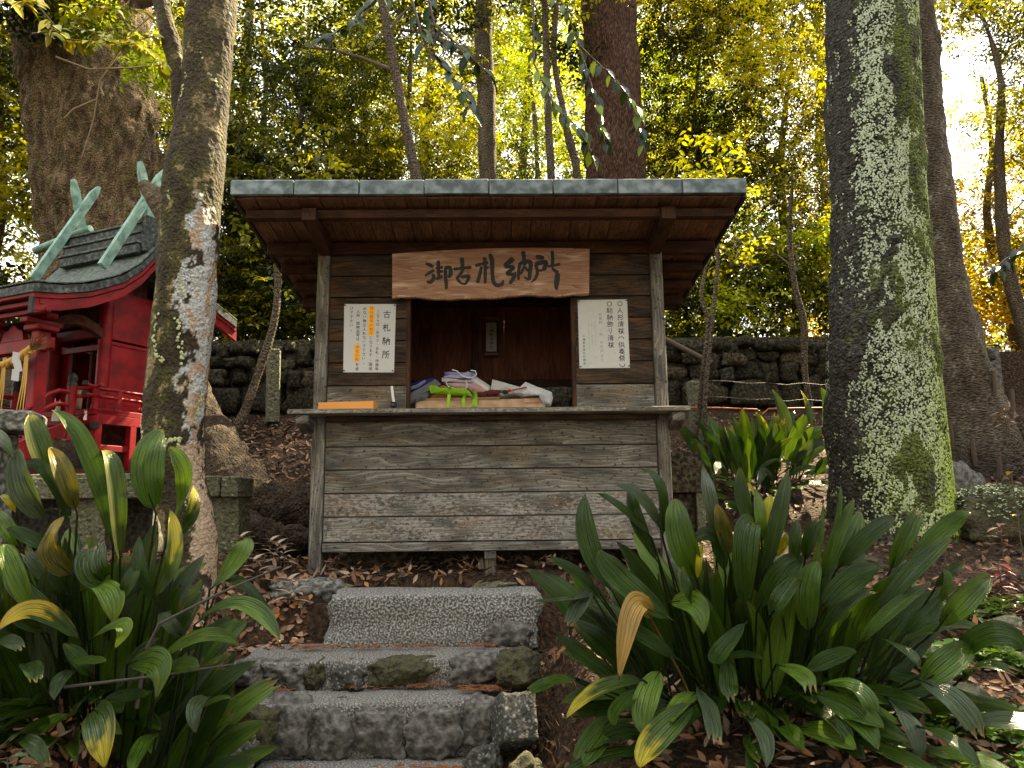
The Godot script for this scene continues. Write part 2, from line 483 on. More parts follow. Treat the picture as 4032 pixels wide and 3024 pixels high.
# leaves of the two front clumps: foot of the blade, its middle, its tip, width, colour
const BLADES_RIGHT := [
	[0.43, 0.12, 1.73, 0.35, 0.28, 1.76, 0.36, 0.45, 1.67, 0.091, 0], [0.64, 0.3, 1.66, 0.62, 0.48, 1.69, 0.54, 0.54, 1.61, 0.053, 0], [0.61, 0.21, 1.67, 0.53, 0.36, 1.7, 0.54, 0.49, 1.64, 0.066, 0],
	[0.62, 0.33, 1.7, 0.55, 0.43, 1.73, 0.46, 0.48, 1.71, 0.052, 6], [0.58, 0.3, 1.7, 0.47, 0.4, 1.73, 0.4, 0.45, 1.65, 0.039, 0], [0.73, 0.15, 1.75, 0.68, 0.3, 1.78, 0.68, 0.43, 1.71, 0.112, 1],
	[0.83, 0.29, 1.65, 0.8, 0.43, 1.68, 0.82, 0.55, 1.58, 0.085, 6], [0.87, 0.22, 1.68, 0.84, 0.32, 1.71, 0.83, 0.41, 1.7, 0.075, 5], [0.96, 0.3, 1.71, 0.91, 0.42, 1.74, 0.92, 0.54, 1.72, 0.07, 0],
	[0.98, 0.27, 1.72, 0.97, 0.37, 1.75, 0.99, 0.46, 1.66, 0.044, 2], [1, 0.24, 1.68, 1.01, 0.35, 1.71, 1.04, 0.44, 1.67, 0.066, 3], [1.02, 0.22, 1.73, 1.04, 0.27, 1.76, 1.06, 0.3, 1.75, 0.039, 3],
	[0.73, 0.15, 1.78, 0.73, 0.22, 1.81, 0.77, 0.27, 1.72, 0.026, 3], [1, 0.43, 1.62, 0.97, 0.47, 1.65, 0.96, 0.48, 1.62, 0.02, 3], [0.97, 0.15, 1.74, 1.03, 0.36, 1.77, 1.1, 0.52, 1.69, 0.065, 0],
	[0.88, 0.06, 1.79, 0.89, 0.29, 1.82, 0.96, 0.33, 1.73, 0.102, 0], [0.61, 0.03, 1.85, 0.44, 0.16, 1.88, 0.38, 0.26, 1.87, 0.108, 0], [0.39, 0.09, 1.78, 0.29, 0.19, 1.81, 0.18, 0.23, 1.84, 0.043, 0],
	[1.07, 0.19, 1.76, 1.07, 0.28, 1.79, 1.1, 0.35, 1.75, 0.051, 0], [1.12, 0.21, 1.75, 1.14, 0.3, 1.78, 1.18, 0.36, 1.77, 0.056, 0], [1.13, 0.14, 1.75, 1.16, 0.26, 1.78, 1.21, 0.41, 1.72, 0.026, 2],
	[1.17, 0.14, 1.75, 1.23, 0.3, 1.78, 1.32, 0.42, 1.73, 0.052, 1], [1.19, 0.16, 1.7, 1.28, 0.26, 1.73, 1.37, 0.38, 1.66, 0.083, 1], [1.23, 0.18, 1.76, 1.34, 0.3, 1.79, 1.48, 0.35, 1.7, 0.069, 0],
	[1.45, 0.17, 1.69, 1.5, 0.29, 1.72, 1.59, 0.39, 1.68, 0.07, 1], [1.51, 0.19, 1.7, 1.65, 0.32, 1.73, 1.71, 0.36, 1.78, 0.07, 1], [1.35, 0.04, 1.79, 1.48, 0.18, 1.82, 1.64, 0.28, 1.76, 0.076, 0],
	[1.51, -0, 1.87, 1.59, 0.1, 1.9, 1.73, 0.15, 1.82, 0.091, 1], [1.25, -0.06, 1.84, 1.36, 0.05, 1.87, 1.54, 0.13, 1.79, 0.058, 1], [1.56, 0.11, 1.77, 1.6, 0.17, 1.8, 1.71, 0.19, 1.73, 0.043, 0],
	[1.09, -0.02, 1.81, 1.09, 0.12, 1.84, 1.14, 0.21, 1.82, 0.092, 1], [0.94, 0.05, 1.77, 1.02, 0.18, 1.8, 1.11, 0.21, 1.76, 0.085, 0], [0.95, 0.03, 1.85, 0.99, 0.1, 1.88, 1.08, 0.16, 1.79, 0.075, 0],
	[1.13, -0.05, 1.8, 1.23, 0.07, 1.83, 1.38, 0.1, 1.75, 0.051, 0], [1.14, 0.06, 1.82, 1.24, 0.15, 1.85, 1.31, 0.19, 1.91, 0.092, 0], [0.64, 0.07, 1.76, 0.7, 0.07, 1.88, 0.7, -0.01, 1.94, 0.086, 2],
	[0.63, -0.1, 1.84, 0.5, -0.01, 1.87, 0.42, 0.02, 1.92, 0.058, 0], [0.39, -0.14, 1.85, 0.3, -0.07, 1.88, 0.22, -0.01, 1.95, 0.062, 0], [0.55, 0.03, 1.85, 0.47, 0.08, 1.97, 0.4, -0.12, 2.09, 0.083, 7],
	[0.49, -0.15, 1.93, 0.35, -0.15, 2.05, 0.23, -0.2, 2.18, 0.06, 4], [0.57, -0.14, 1.85, 0.5, -0.21, 1.97, 0.48, -0.29, 2.03, 0.091, 2], [0.64, -0.21, 2, 0.5, -0.27, 2.12, 0.43, -0.32, 2.23, 0.09, 4],
	[0.68, -0.18, 1.91, 0.68, -0.23, 2.03, 0.66, -0.3, 2.16, 0.081, 6], [0.79, -0.25, 1.98, 0.81, -0.27, 2.1, 0.79, -0.33, 2.21, 0.075, 6], [0.39, -0.26, 1.95, 0.31, -0.3, 2.07, 0.26, -0.35, 2.12, 0.092, 1],
	[0.96, -0.12, 1.88, 0.99, -0.13, 2, 0.99, -0.17, 2.05, 0.066, 2], [1.06, -0.2, 1.92, 1.13, -0.24, 2.04, 1.13, -0.3, 2.17, 0.081, 1], [1.08, -0.18, 1.9, 1.15, -0.18, 2.02, 1.16, -0.26, 2.05, 0.094, 1],
	[1.31, -0.23, 1.89, 1.31, -0.28, 2.01, 1.3, -0.36, 2.06, 0.086, 6], [1.39, -0.16, 1.94, 1.44, -0.21, 2.06, 1.46, -0.31, 2.12, 0.088, 6], [1.57, -0.1, 1.85, 1.63, -0.02, 1.97, 1.7, -0.06, 2.01, 0.095, 0],
	[1.5, -0.16, 1.96, 1.52, -0.09, 2.08, 1.58, -0.11, 2.15, 0.048, 0], [1.4, -0.07, 1.82, 1.56, -0.01, 1.85, 1.68, -0.04, 1.86, 0.059, 1], [1.32, -0.05, 1.79, 1.36, -0.07, 1.91, 1.38, -0.12, 1.96, 0.068, 0],
	[1.4, -0.17, 1.93, 1.48, -0.1, 1.96, 1.6, -0.06, 1.88, 0.1, 1], [1.06, -0.15, 1.85, 1.14, -0.11, 1.88, 1.2, -0.07, 1.93, 0.083, 0], [0.88, -0, 1.79, 0.75, -0.07, 1.92, 0.7, -0.08, 2.04, 0.063, 0],
	[0.37, 0.12, 1.72, 0.3, 0.06, 1.84, 0.26, 0.01, 1.93, 0.061, 6], [0.28, -0.14, 1.93, 0.23, -0.12, 2.05, 0.17, -0.11, 2.12, 0.048, 1], [0.24, -0.13, 1.95, 0.17, -0.13, 2.07, 0.11, -0.14, 2.15, 0.04, 1],
	[0.36, 0.09, 1.75, 0.25, 0.09, 1.87, 0.15, 0.1, 1.94, 0.043, 6], [0.68, -0.2, 1.88, 0.6, -0.22, 2, 0.56, -0.24, 2.08, 0.082, 2], [0.49, -0.19, 1.9, 0.41, -0.22, 2.02, 0.38, -0.23, 2.14, 0.065, 1],
	[1.33, -0.28, 2.01, 1.36, -0.29, 2.13, 1.4, -0.34, 2.21, 0.07, 0], [1.03, -0.25, 1.91, 1.07, -0.27, 2.03, 1.08, -0.32, 2.08, 0.073, 0], [0.8, -0.11, 1.85, 0.76, -0.16, 1.97, 0.76, -0.2, 2.02, 0.07, 0],
	[0.77, -0.1, 1.85, 0.82, -0.07, 1.97, 0.84, -0.06, 2.08, 0.03, 0], [0.85, 0.17, 1.69, 0.8, 0.29, 1.72, 0.72, 0.26, 1.73, 0.066, 0], [0.7, 0.07, 1.83, 0.67, 0.13, 1.86, 0.67, 0.2, 1.82, 0.05, 0],
	[1.52, 0.06, 1.84, 1.55, 0.14, 1.87, 1.56, 0.18, 1.81, 0.033, 1], [1.21, 0.24, 1.74, 1.24, 0.36, 1.77, 1.27, 0.47, 1.74, 0.021, 2], [1.39, -0.03, 1.86, 1.45, 0.03, 1.89, 1.52, 0.09, 1.87, 0.049, 0]]
const BLADES_LEFT := [
	[-1.18, 0.41, 1.72, -1.2, 0.57, 1.75, -1.19, 0.7, 1.66, 0.122, 1], [-1.11, 0.34, 1.73, -1.05, 0.51, 1.76, -1.14, 0.63, 1.74, 0.085, 2], [-1.27, 0.3, 1.82, -1.36, 0.61, 1.85, -1.5, 0.75, 1.84, 0.071, 1],
	[-1.56, 0.49, 1.67, -1.61, 0.65, 1.7, -1.68, 0.76, 1.67, 0.091, 8], [-1.44, 0.41, 1.75, -1.48, 0.54, 1.78, -1.55, 0.63, 1.75, 0.076, 5], [-1.23, 0.24, 1.84, -1.25, 0.51, 1.87, -1.33, 0.61, 1.82, 0.066, 8],
	[-1.54, 0.38, 1.76, -1.6, 0.5, 1.79, -1.66, 0.63, 1.75, 0.112, 6], [-1.47, 0.36, 1.73, -1.56, 0.55, 1.75, -1.68, 0.54, 1.75, 0.049, 0], [-1.06, 0.13, 1.92, -1, 0.26, 1.95, -1.07, 0.41, 1.85, 0.064, 4],
	[-1.37, 0.2, 1.88, -1.42, 0.29, 1.91, -1.39, 0.39, 1.9, 0.115, 5], [-1.27, 0.17, 1.86, -1.29, 0.23, 1.89, -1.33, 0.3, 1.79, 0.116, 0], [-1.47, 0.28, 1.83, -1.53, 0.32, 1.86, -1.6, 0.35, 1.87, 0.055, 0],
	[-1.44, 0.08, 1.95, -1.5, 0.23, 1.98, -1.56, 0.3, 1.94, 0.067, 2], [-1.41, 0.13, 1.82, -1.49, 0.22, 1.85, -1.6, 0.28, 1.77, 0.055, 0], [-1.38, 0.07, 1.92, -1.47, 0.15, 1.95, -1.57, 0.21, 1.91, 0.075, 1],
	[-1.28, 0.01, 1.97, -1.4, 0.1, 2, -1.46, 0.05, 2.09, 0.07, 9], [-1.35, 0.14, 1.83, -1.21, 0.15, 1.95, -1.17, 0.05, 1.98, 0.094, 2], [-1.23, 0.01, 1.98, -1.08, 0.06, 2.1, -1.09, 0, 2.13, 0.059, 2],
	[-1.09, -0.06, 2.02, -0.95, -0.04, 2.14, -0.94, -0.13, 2.18, 0.091, 1], [-0.92, 0.05, 1.94, -0.74, 0.11, 2.06, -0.59, 0.02, 2.17, 0.079, 1], [-0.99, -0.04, 2.01, -0.85, 0.02, 2.04, -0.73, -0, 2.1, 0.055, 2],
	[-0.99, -0.08, 2.03, -0.87, -0.04, 2.15, -0.81, -0.04, 2.2, 0.051, 1], [-1.16, -0.18, 2.08, -1.07, -0.2, 2.2, -1.03, -0.29, 2.26, 0.11, 4], [-1.28, -0.05, 2.02, -1.15, -0.03, 2.14, -1.05, -0.01, 2.25, 0.036, 1],
	[-0.91, 0.15, 1.85, -0.82, 0.24, 1.88, -0.81, 0.31, 1.83, 0.093, 2], [-0.91, 0.15, 1.8, -0.8, 0.17, 1.92, -0.67, 0.06, 1.96, 0.043, 0], [-1.08, 0.11, 1.89, -1.12, 0.22, 1.92, -1.16, 0.32, 1.86, 0.054, 0],
	[-1.63, 0.39, 1.77, -1.64, 0.44, 1.8, -1.7, 0.46, 1.76, 0.029, 3], [-1.62, 0.29, 1.75, -1.65, 0.35, 1.78, -1.73, 0.41, 1.72, 0.064, 2], [-1.42, -0.06, 2.01, -1.32, -0.06, 2.13, -1.26, -0.08, 2.21, 0.062, 0],
	[-0.99, -0.26, 2.05, -0.97, -0.27, 2.17, -0.94, -0.3, 2.29, 0.068, 1], [-0.83, -0.15, 2.07, -0.82, -0.15, 2.19, -0.8, -0.21, 2.23, 0.053, 6], [-0.85, -0.18, 2.06, -0.79, -0.15, 2.09, -0.74, -0.14, 2.13, 0.02, 2],
	[-1.86, 0.7, 1.62, -1.72, 0.66, 1.74, -1.64, 0.59, 1.8, 0.05, 0], [-0.98, -0, 1.91, -1.01, 0.05, 1.94, -1.07, 0.07, 1.89, 0.049, 6], [-1.33, -0.24, 2.15, -1.21, -0.23, 2.27, -1.15, -0.28, 2.31, 0.048, 0],
	[-1.29, -0.09, 1.96, -1.26, -0.1, 2.08, -1.23, -0.13, 2.17, 0.06, 6], [-1.05, 0.32, 1.8, -1, 0.4, 1.83, -1.02, 0.49, 1.79, 0.047, 4], [-1.15, -0.16, 2.04, -1.06, -0.14, 2.07, -0.97, -0.12, 2.15, 0.043, 0],
	[-1.4, 0.03, 1.96, -1.45, 0.07, 1.99, -1.49, 0.1, 2, 0.045, 0], [-1.18, 0.11, 1.92, -1.14, 0.18, 1.95, -1.15, 0.24, 1.87, 0.053, 0], [-1.23, -0.1, 1.98, -1.26, -0.04, 2.01, -1.31, 0, 2, 0.059, 0],
	[-1.55, 0, 1.94, -1.43, 0.01, 2.06, -1.33, 0, 2.16, 0.053, 0]]


# ---------- the kiosk ----------
func soffit_y(z: float) -> float:
	return 2.022 + 0.118 * z


func kiosk() -> void:
	var t := thing("wooden_kiosk", "weathered open-fronted wooden kiosk with plank walls and a copper-edged lean-to roof", "kiosk")
	# posts
	for s in [-1, 1]:
		bx("post", Vector3(0.074, 2.0, 0.074), Vector3(1.014 * s, 1.0, -0.037), M.gray, t, Basis.from_euler(Vector3(0, 0, 0.002 * s)), 0.006)
		bx("rear_post", Vector3(0.07, 1.62, 0.07), Vector3(1.0 * s, 1.1, -0.93), M.dark, t)
	# lower front: five wide boards on a sill
	var ys := [0.212, 0.356, 0.491, 0.627, 0.762, 0.926]
	for i in 5:
		var hh: float = ys[i + 1] - ys[i]
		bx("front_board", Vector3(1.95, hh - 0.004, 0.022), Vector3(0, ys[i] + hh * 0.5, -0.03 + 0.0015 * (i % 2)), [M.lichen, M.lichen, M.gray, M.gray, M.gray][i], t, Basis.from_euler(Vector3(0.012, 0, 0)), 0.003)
	bx("sill", Vector3(1.948, 0.05, 0.05), Vector3(0, 0.183, -0.022), M.gray, t)
	bx("floor_strut", Vector3(0.066, 0.2, 0.066), Vector3(-0.012, 0.063, -0.06), M.gray, t)
	bx("strut_block", Vector3(0.07, 0.05, 0.075), Vector3(-0.012, 0.137, -0.045), M.gray, t)
	bx("brace_end", Vector3(0.035, 0.05, 0.05), Vector3(-0.066, 0.075, -0.075), M.gray, t)
	# counter with its brackets
	bx("counter", Vector3(2.305, 0.03, 0.42), Vector3(-0.008, 0.952, -0.058), M.lichen, t, Basis.IDENTITY, 0.006)
	bx("counter_batten", Vector3(1.93, 0.03, 0.04), Vector3(0, 0.921, 0.03), M.dark, t)
	for s in [-1, 1]:
		var o := PackedVector2Array([Vector2(-0.02, 0.935), Vector2(-0.02, 0.84), Vector2(0.06, 0.866), Vector2(0.095, 0.885), Vector2(0.125, 0.886), Vector2(0.13, 0.9), Vector2(0.13, 0.935)])
		var b := MB.new()
		b.prism(o, -0.036, 0.036, 0.5)
		var br := put("bracket", b.mesh(), M.gray, t, Vector3(1.078 * s, 0, 0))
		br.rotation.y = -PI / 2
		bx("bracket_arm", Vector3(0.07, 0.045, 0.36), Vector3(1.078 * s, 0.912, -0.06), M.gray, t)
	# upper wall
	var yw := [0.968, 1.125, 1.263, 1.398, 1.533, 1.667, 1.80, 1.935]
	for i in 7:
		var hh: float = yw[i + 1] - yw[i]
		for s in [-1, 1]:
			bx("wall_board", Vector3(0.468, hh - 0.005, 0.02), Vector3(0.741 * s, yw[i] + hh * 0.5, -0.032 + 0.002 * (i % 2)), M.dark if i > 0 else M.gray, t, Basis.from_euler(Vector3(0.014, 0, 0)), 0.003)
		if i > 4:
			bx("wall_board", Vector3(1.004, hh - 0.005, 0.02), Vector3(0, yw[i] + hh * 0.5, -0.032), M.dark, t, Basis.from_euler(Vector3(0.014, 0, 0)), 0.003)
	for s in [-1, 1]:
		bx("jamb", Vector3(0.03, 0.7, 0.06), Vector3(0.5 * s, 1.317, -0.055), M.beam, t)
	# side walls
	for s in [-1, 1]:
		for i in 13:
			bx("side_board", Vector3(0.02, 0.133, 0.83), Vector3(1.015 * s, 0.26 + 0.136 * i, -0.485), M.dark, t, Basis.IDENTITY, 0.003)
	# back wall of upright boards, open below
	for i in 24:
		var hh := 0.66
		var x := -0.965 + 0.084 * i
		bx("back_board", Vector3(0.0832 if i in [12, 13, 17] else 0.0865, hh, 0.014), Vector3(x, 1.297 + hh * 0.5, -0.9 + 0.004 * (i % 2)), M.inner, t, Basis.IDENTITY, 0.002)
	bx("back_rail", Vector3(1.95, 0.05, 0.04), Vector3(0, 1.275, -0.905), M.beam, t)
	bx("back_rail", Vector3(1.95, 0.06, 0.03), Vector3(0, 1.86, -0.875), M.beam, t)
	bx("back_post", Vector3(0.05, 0.66, 0.03), Vector3(-0.12, 1.63, -0.876), M.beam, t)
	bx("shelf", Vector3(1.94, 0.025, 0.34), Vector3(0, 0.945, -0.44), M.dark, t)
	for i in 5:
		bx("back_board", Vector3(1.95, 0.133, 0.02), Vector3(0, 0.26 + 0.136 * i, -0.91), M.dark, t)
	# eaves: arms, purlins, boards
	for s in [-1, 1]:
		for z in [[0.43, -0.01]]:
			var a := Vector3(1.0 * s, soffit_y(z[0]) - 0.066, z[0])
			var e := Vector3(1.0 * s, soffit_y(z[1]) - 0.052, z[1])
			bx("eave_arm", Vector3(0.08, 0.075, 0.46), (a + e) * 0.5, M.beam, t, Basis.from_euler(Vector3(-0.13, 0, 0)))
	var zs := [0.37, -0.035, -0.34, -0.63, -0.9]
	for i in 5:
		var hh: float = [0.05, 0.075, 0.055, 0.055, 0.07][i]
		bx("purlin", Vector3(2.74, hh, 0.06), Vector3(0.01, soffit_y(zs[i]) - hh * 0.5 - 0.008, zs[i]), M.beam, t)
	var roof := MB.new()
	roof.box(Vector3(2.83, 0.05, 1.72), Vector3.ZERO, Basis.IDENTITY, 0.004)
	var tilt := -atan(0.118)
	var rf := put("roof", roof.mesh(), M.roof_edge, t, Vector3(0.008, soffit_y(-0.36) + 0.05, -0.36), Vector3(tilt, 0, 0))
	for i in 24:
		bx("soffit_board", Vector3(0.1155, 0.014, 1.69), Vector3(-1.352 + 0.1176 * i, -0.036 + 0.0015 * (i % 3), -0.002), M.soffit, rf, Basis.IDENTITY, 0.003)
	for s in [-1, 1]:
		bx("barge_board", Vector3(0.024, 0.08, 1.716), Vector3(1.404 * s, -0.014, 0.0), M.black, rf)
	bx("rear_fascia", Vector3(2.8, 0.07, 0.02), Vector3(0, -0.01, -0.86), M.black, rf)
	# copper fascia in eight folded lengths
	var seam := [-1.412, -1.066, -0.71, -0.355, -0.002, 0.352, 0.707, 1.063, 1.42]
	for i in 8:
		var w: float = seam[i + 1] - seam[i]
		bx("fascia_panel", Vector3(w - 0.003, 0.086, 0.03), Vector3(seam[i] + w * 0.5 - 0.008, 0.008 + rng.randf_range(-0.0015, 0.0015), 0.868 + 0.0025 * (i % 2)), M.copper, rf, Basis.from_euler(Vector3(-tilt + rng.randf_range(-0.03, 0.03), 0, rng.randf_range(-0.002, 0.002))), 0.005)
		bx("roof_sheet", Vector3(w - 0.002, 0.006, 1.7), Vector3(seam[i] + w * 0.5 - 0.008, 0.03 + 0.002 * (i % 2), -0.005), M.copper, rf, Basis.IDENTITY, 0.002)


# a stroke of a brush: a flat ribbon through points with a width at each
func brush(b: MB, pts: Array, wid: Array, z: float) -> void:
	var cu := Curve3D.new()
	for i in pts.size():
		var p: Vector2 = pts[i]
		var d: Vector2 = (pts[mini(i + 1, pts.size() - 1)] - pts[maxi(i - 1, 0)]) * 0.16
		cu.add_point(Vector3(p.x, p.y, i), Vector3(-d.x, -d.y, -0.16), Vector3(d.x, d.y, 0.16))
	var k := 10 * (pts.size() - 1)
	var li := []
	var ri := []
	for j in k + 1:
		var f := float(j) / 10.0
		var i := mini(int(f), pts.size() - 2)
		var p := cu.sample(i, f - i)
		var q := cu.sample(i, minf(f - i + 0.05, 1.0)) - cu.sample(i, maxf(f - i - 0.05, 0.0))
		var d := Vector2(q.x, q.y).normalized()
		var w := lerpf(wid[i], wid[mini(i + 1, wid.size() - 1)], f - i) * 0.5
		var e := minf(float(j), float(k - j))
		if e < 3:
			w *= [0.35, 0.75, 0.95][int(e)]
		w *= 1.0 + 0.07 * sin(j * 1.7 + pts[0].x * 300.0)
		li.append(b.vert(Vector3(p.x - d.y * w, p.y + d.x * w, z), Vector3.BACK, Vector2.ZERO))
		ri.append(b.vert(Vector3(p.x + d.y * w, p.y - d.x * w, z), Vector3.BACK, Vector2.ZERO))
	for j in k:
		b.tri(ri[j], ri[j + 1], li[j + 1])
		b.tri(ri[j], li[j + 1], li[j])


func name_board() -> void:
	var t := thing("name_board", "pale slab name board with waney edge and brushed black characters above the kiosk opening", "sign")
	var o := PackedVector2Array()
	for i in 25:   # lower edge, bark side
		var f := i / 24.0
		o.append(Vector2(lerpf(-0.589, 0.592, f), 1.646 + 0.012 * f + 0.006 * sin(f * 21.0) - 0.016 * exp(-pow((f - 0.36) * 7.0, 2)) + 0.003 * sin(f * 57.0)))
	for i in 13:
		var f := 1.0 - i / 12.0
		o.append(Vector2(lerpf(-0.593, 0.602, f), 1.921 + 0.026 * f + 0.075 * f * (1.0 - f)))
	var b := MB.new()
	b.prism(o, 0.0, 0.034)
	# lift the grain into the middle of the texture
	for i in b.uv.size():
		b.uv[i] = Vector2(b.uv[i].x + 1.0, (1.95 - b.uv[i].y) * 2.0 + 0.15)
	put("plank", b.mesh(), M.sign, t)
	# bark lip along the lower edge
	var lip := MB.new()
	var pts := []
	var rad := []
	for i in 25:
		pts.append(Vector3(o[i].x, o[i].y + 0.004, 0.033))
		rad.append(0.007 + 0.003 * sin(i * 2.3))
	lip.tube(pts, rad, 6)
	put("bark_edge", lip.mesh(), M.sign, t)
	var ink := paint(Color(0.085, 0.075, 0.07), 0.55)
	# [widths..., points x y in the units of the board's own grid]
	var chars := [
		[ # 御
			[[22, 38, 30], [430, 215, 470, 228, 505, 248]], [[30, 30, 22], [515, 280, 470, 305, 425, 335]], [[28, 36, 40, 20], [495, 318, 512, 350, 480, 395, 440, 388]],
			[[38, 34, 30], [553, 185, 556, 280, 562, 370]], [[26, 30], [528, 262, 600, 252]], [[24, 30], [535, 298, 602, 292]], [[30, 32], [530, 370, 598, 338]],
			[[36, 40, 42, 26], [612, 262, 664, 258, 672, 320, 650, 352]], [[34, 36, 36, 26], [622, 265, 624, 340, 630, 410, 632, 468]]],
		[ # 古
			[[34, 28, 40], [695, 272, 790, 262, 874, 254]], [[46, 40, 36], [778, 160, 786, 220, 790, 290]], [[34, 32, 28], [790, 285, 755, 335, 726, 366]],
			[[26, 30, 24], [735, 360, 750, 385, 770, 405]], [[30, 34, 34, 26], [770, 352, 842, 340, 842, 372, 812, 420]], [[22, 26], [765, 408, 822, 418]]],
		[ # 札
			[[34, 30, 38], [908, 240, 970, 222, 1038, 206]], [[40, 34, 32, 30], [1000, 155, 1006, 240, 1006, 330, 1004, 412]], [[30, 34, 40], [972, 245, 952, 330, 930, 408]],
			[[24, 26], [1008, 270, 1040, 250]], [[34, 48, 38, 40, 40, 40, 14], [1050, 122, 1072, 190, 1074, 300, 1085, 395, 1120, 430, 1165, 418, 1182, 378]]],
		[ # 納
			[[56, 50, 44], [1280, 168, 1238, 205, 1190, 244]], [[40, 34, 40], [1190, 250, 1280, 258, 1205, 320]], [[32, 38, 40, 34], [1205, 322, 1286, 330, 1272, 370, 1240, 415]], [[24, 20], [1300, 300, 1268, 372]],
			[[34, 30, 26], [1345, 205, 1328, 300, 1325, 382]], [[36, 44, 40, 30, 18], [1340, 216, 1440, 206, 1436, 310, 1428, 372, 1380, 352]], [[44, 38, 36], [1372, 98, 1382, 170, 1386, 240]],
			[[28, 24], [1388, 240, 1345, 330]], [[22, 28], [1392, 250, 1418, 300]]],
		[ # 所
			[[34, 54, 34], [1494, 150, 1535, 160, 1580, 168]], [[44, 46, 44], [1484, 230, 1592, 208, 1568, 290]], [[36, 34, 30, 8], [1492, 228, 1510, 300, 1490, 365, 1446, 406]], [[24, 22], [1512, 292, 1566, 286]],
			[[34, 36, 34], [1655, 95, 1660, 180, 1652, 265]], [[24, 26, 32], [1608, 252, 1660, 242, 1734, 226]], [[30, 34, 44], [1650, 270, 1690, 300, 1708, 312]], [[44, 54, 52, 40, 22], [1706, 310, 1700, 360, 1694, 410, 1690, 450, 1694, 480]]]]
	for ch in chars:
		var m := MB.new()
		var z := 0.0348
		for st in ch:
			var pp := []
			for k in range(0, st[1].size(), 2):
				pp.append(Vector2(-0.6605 + 6.249e-4 * st[1][k], 1.998 - 6.44e-4 * st[1][k + 1]))
			var ww := []
			for q in st[0]:
				ww.append(q * 6.2e-4)
			brush(m, pp, ww, z)
			z += 0.0002
		put("brush_character", m.mesh(), ink, t)


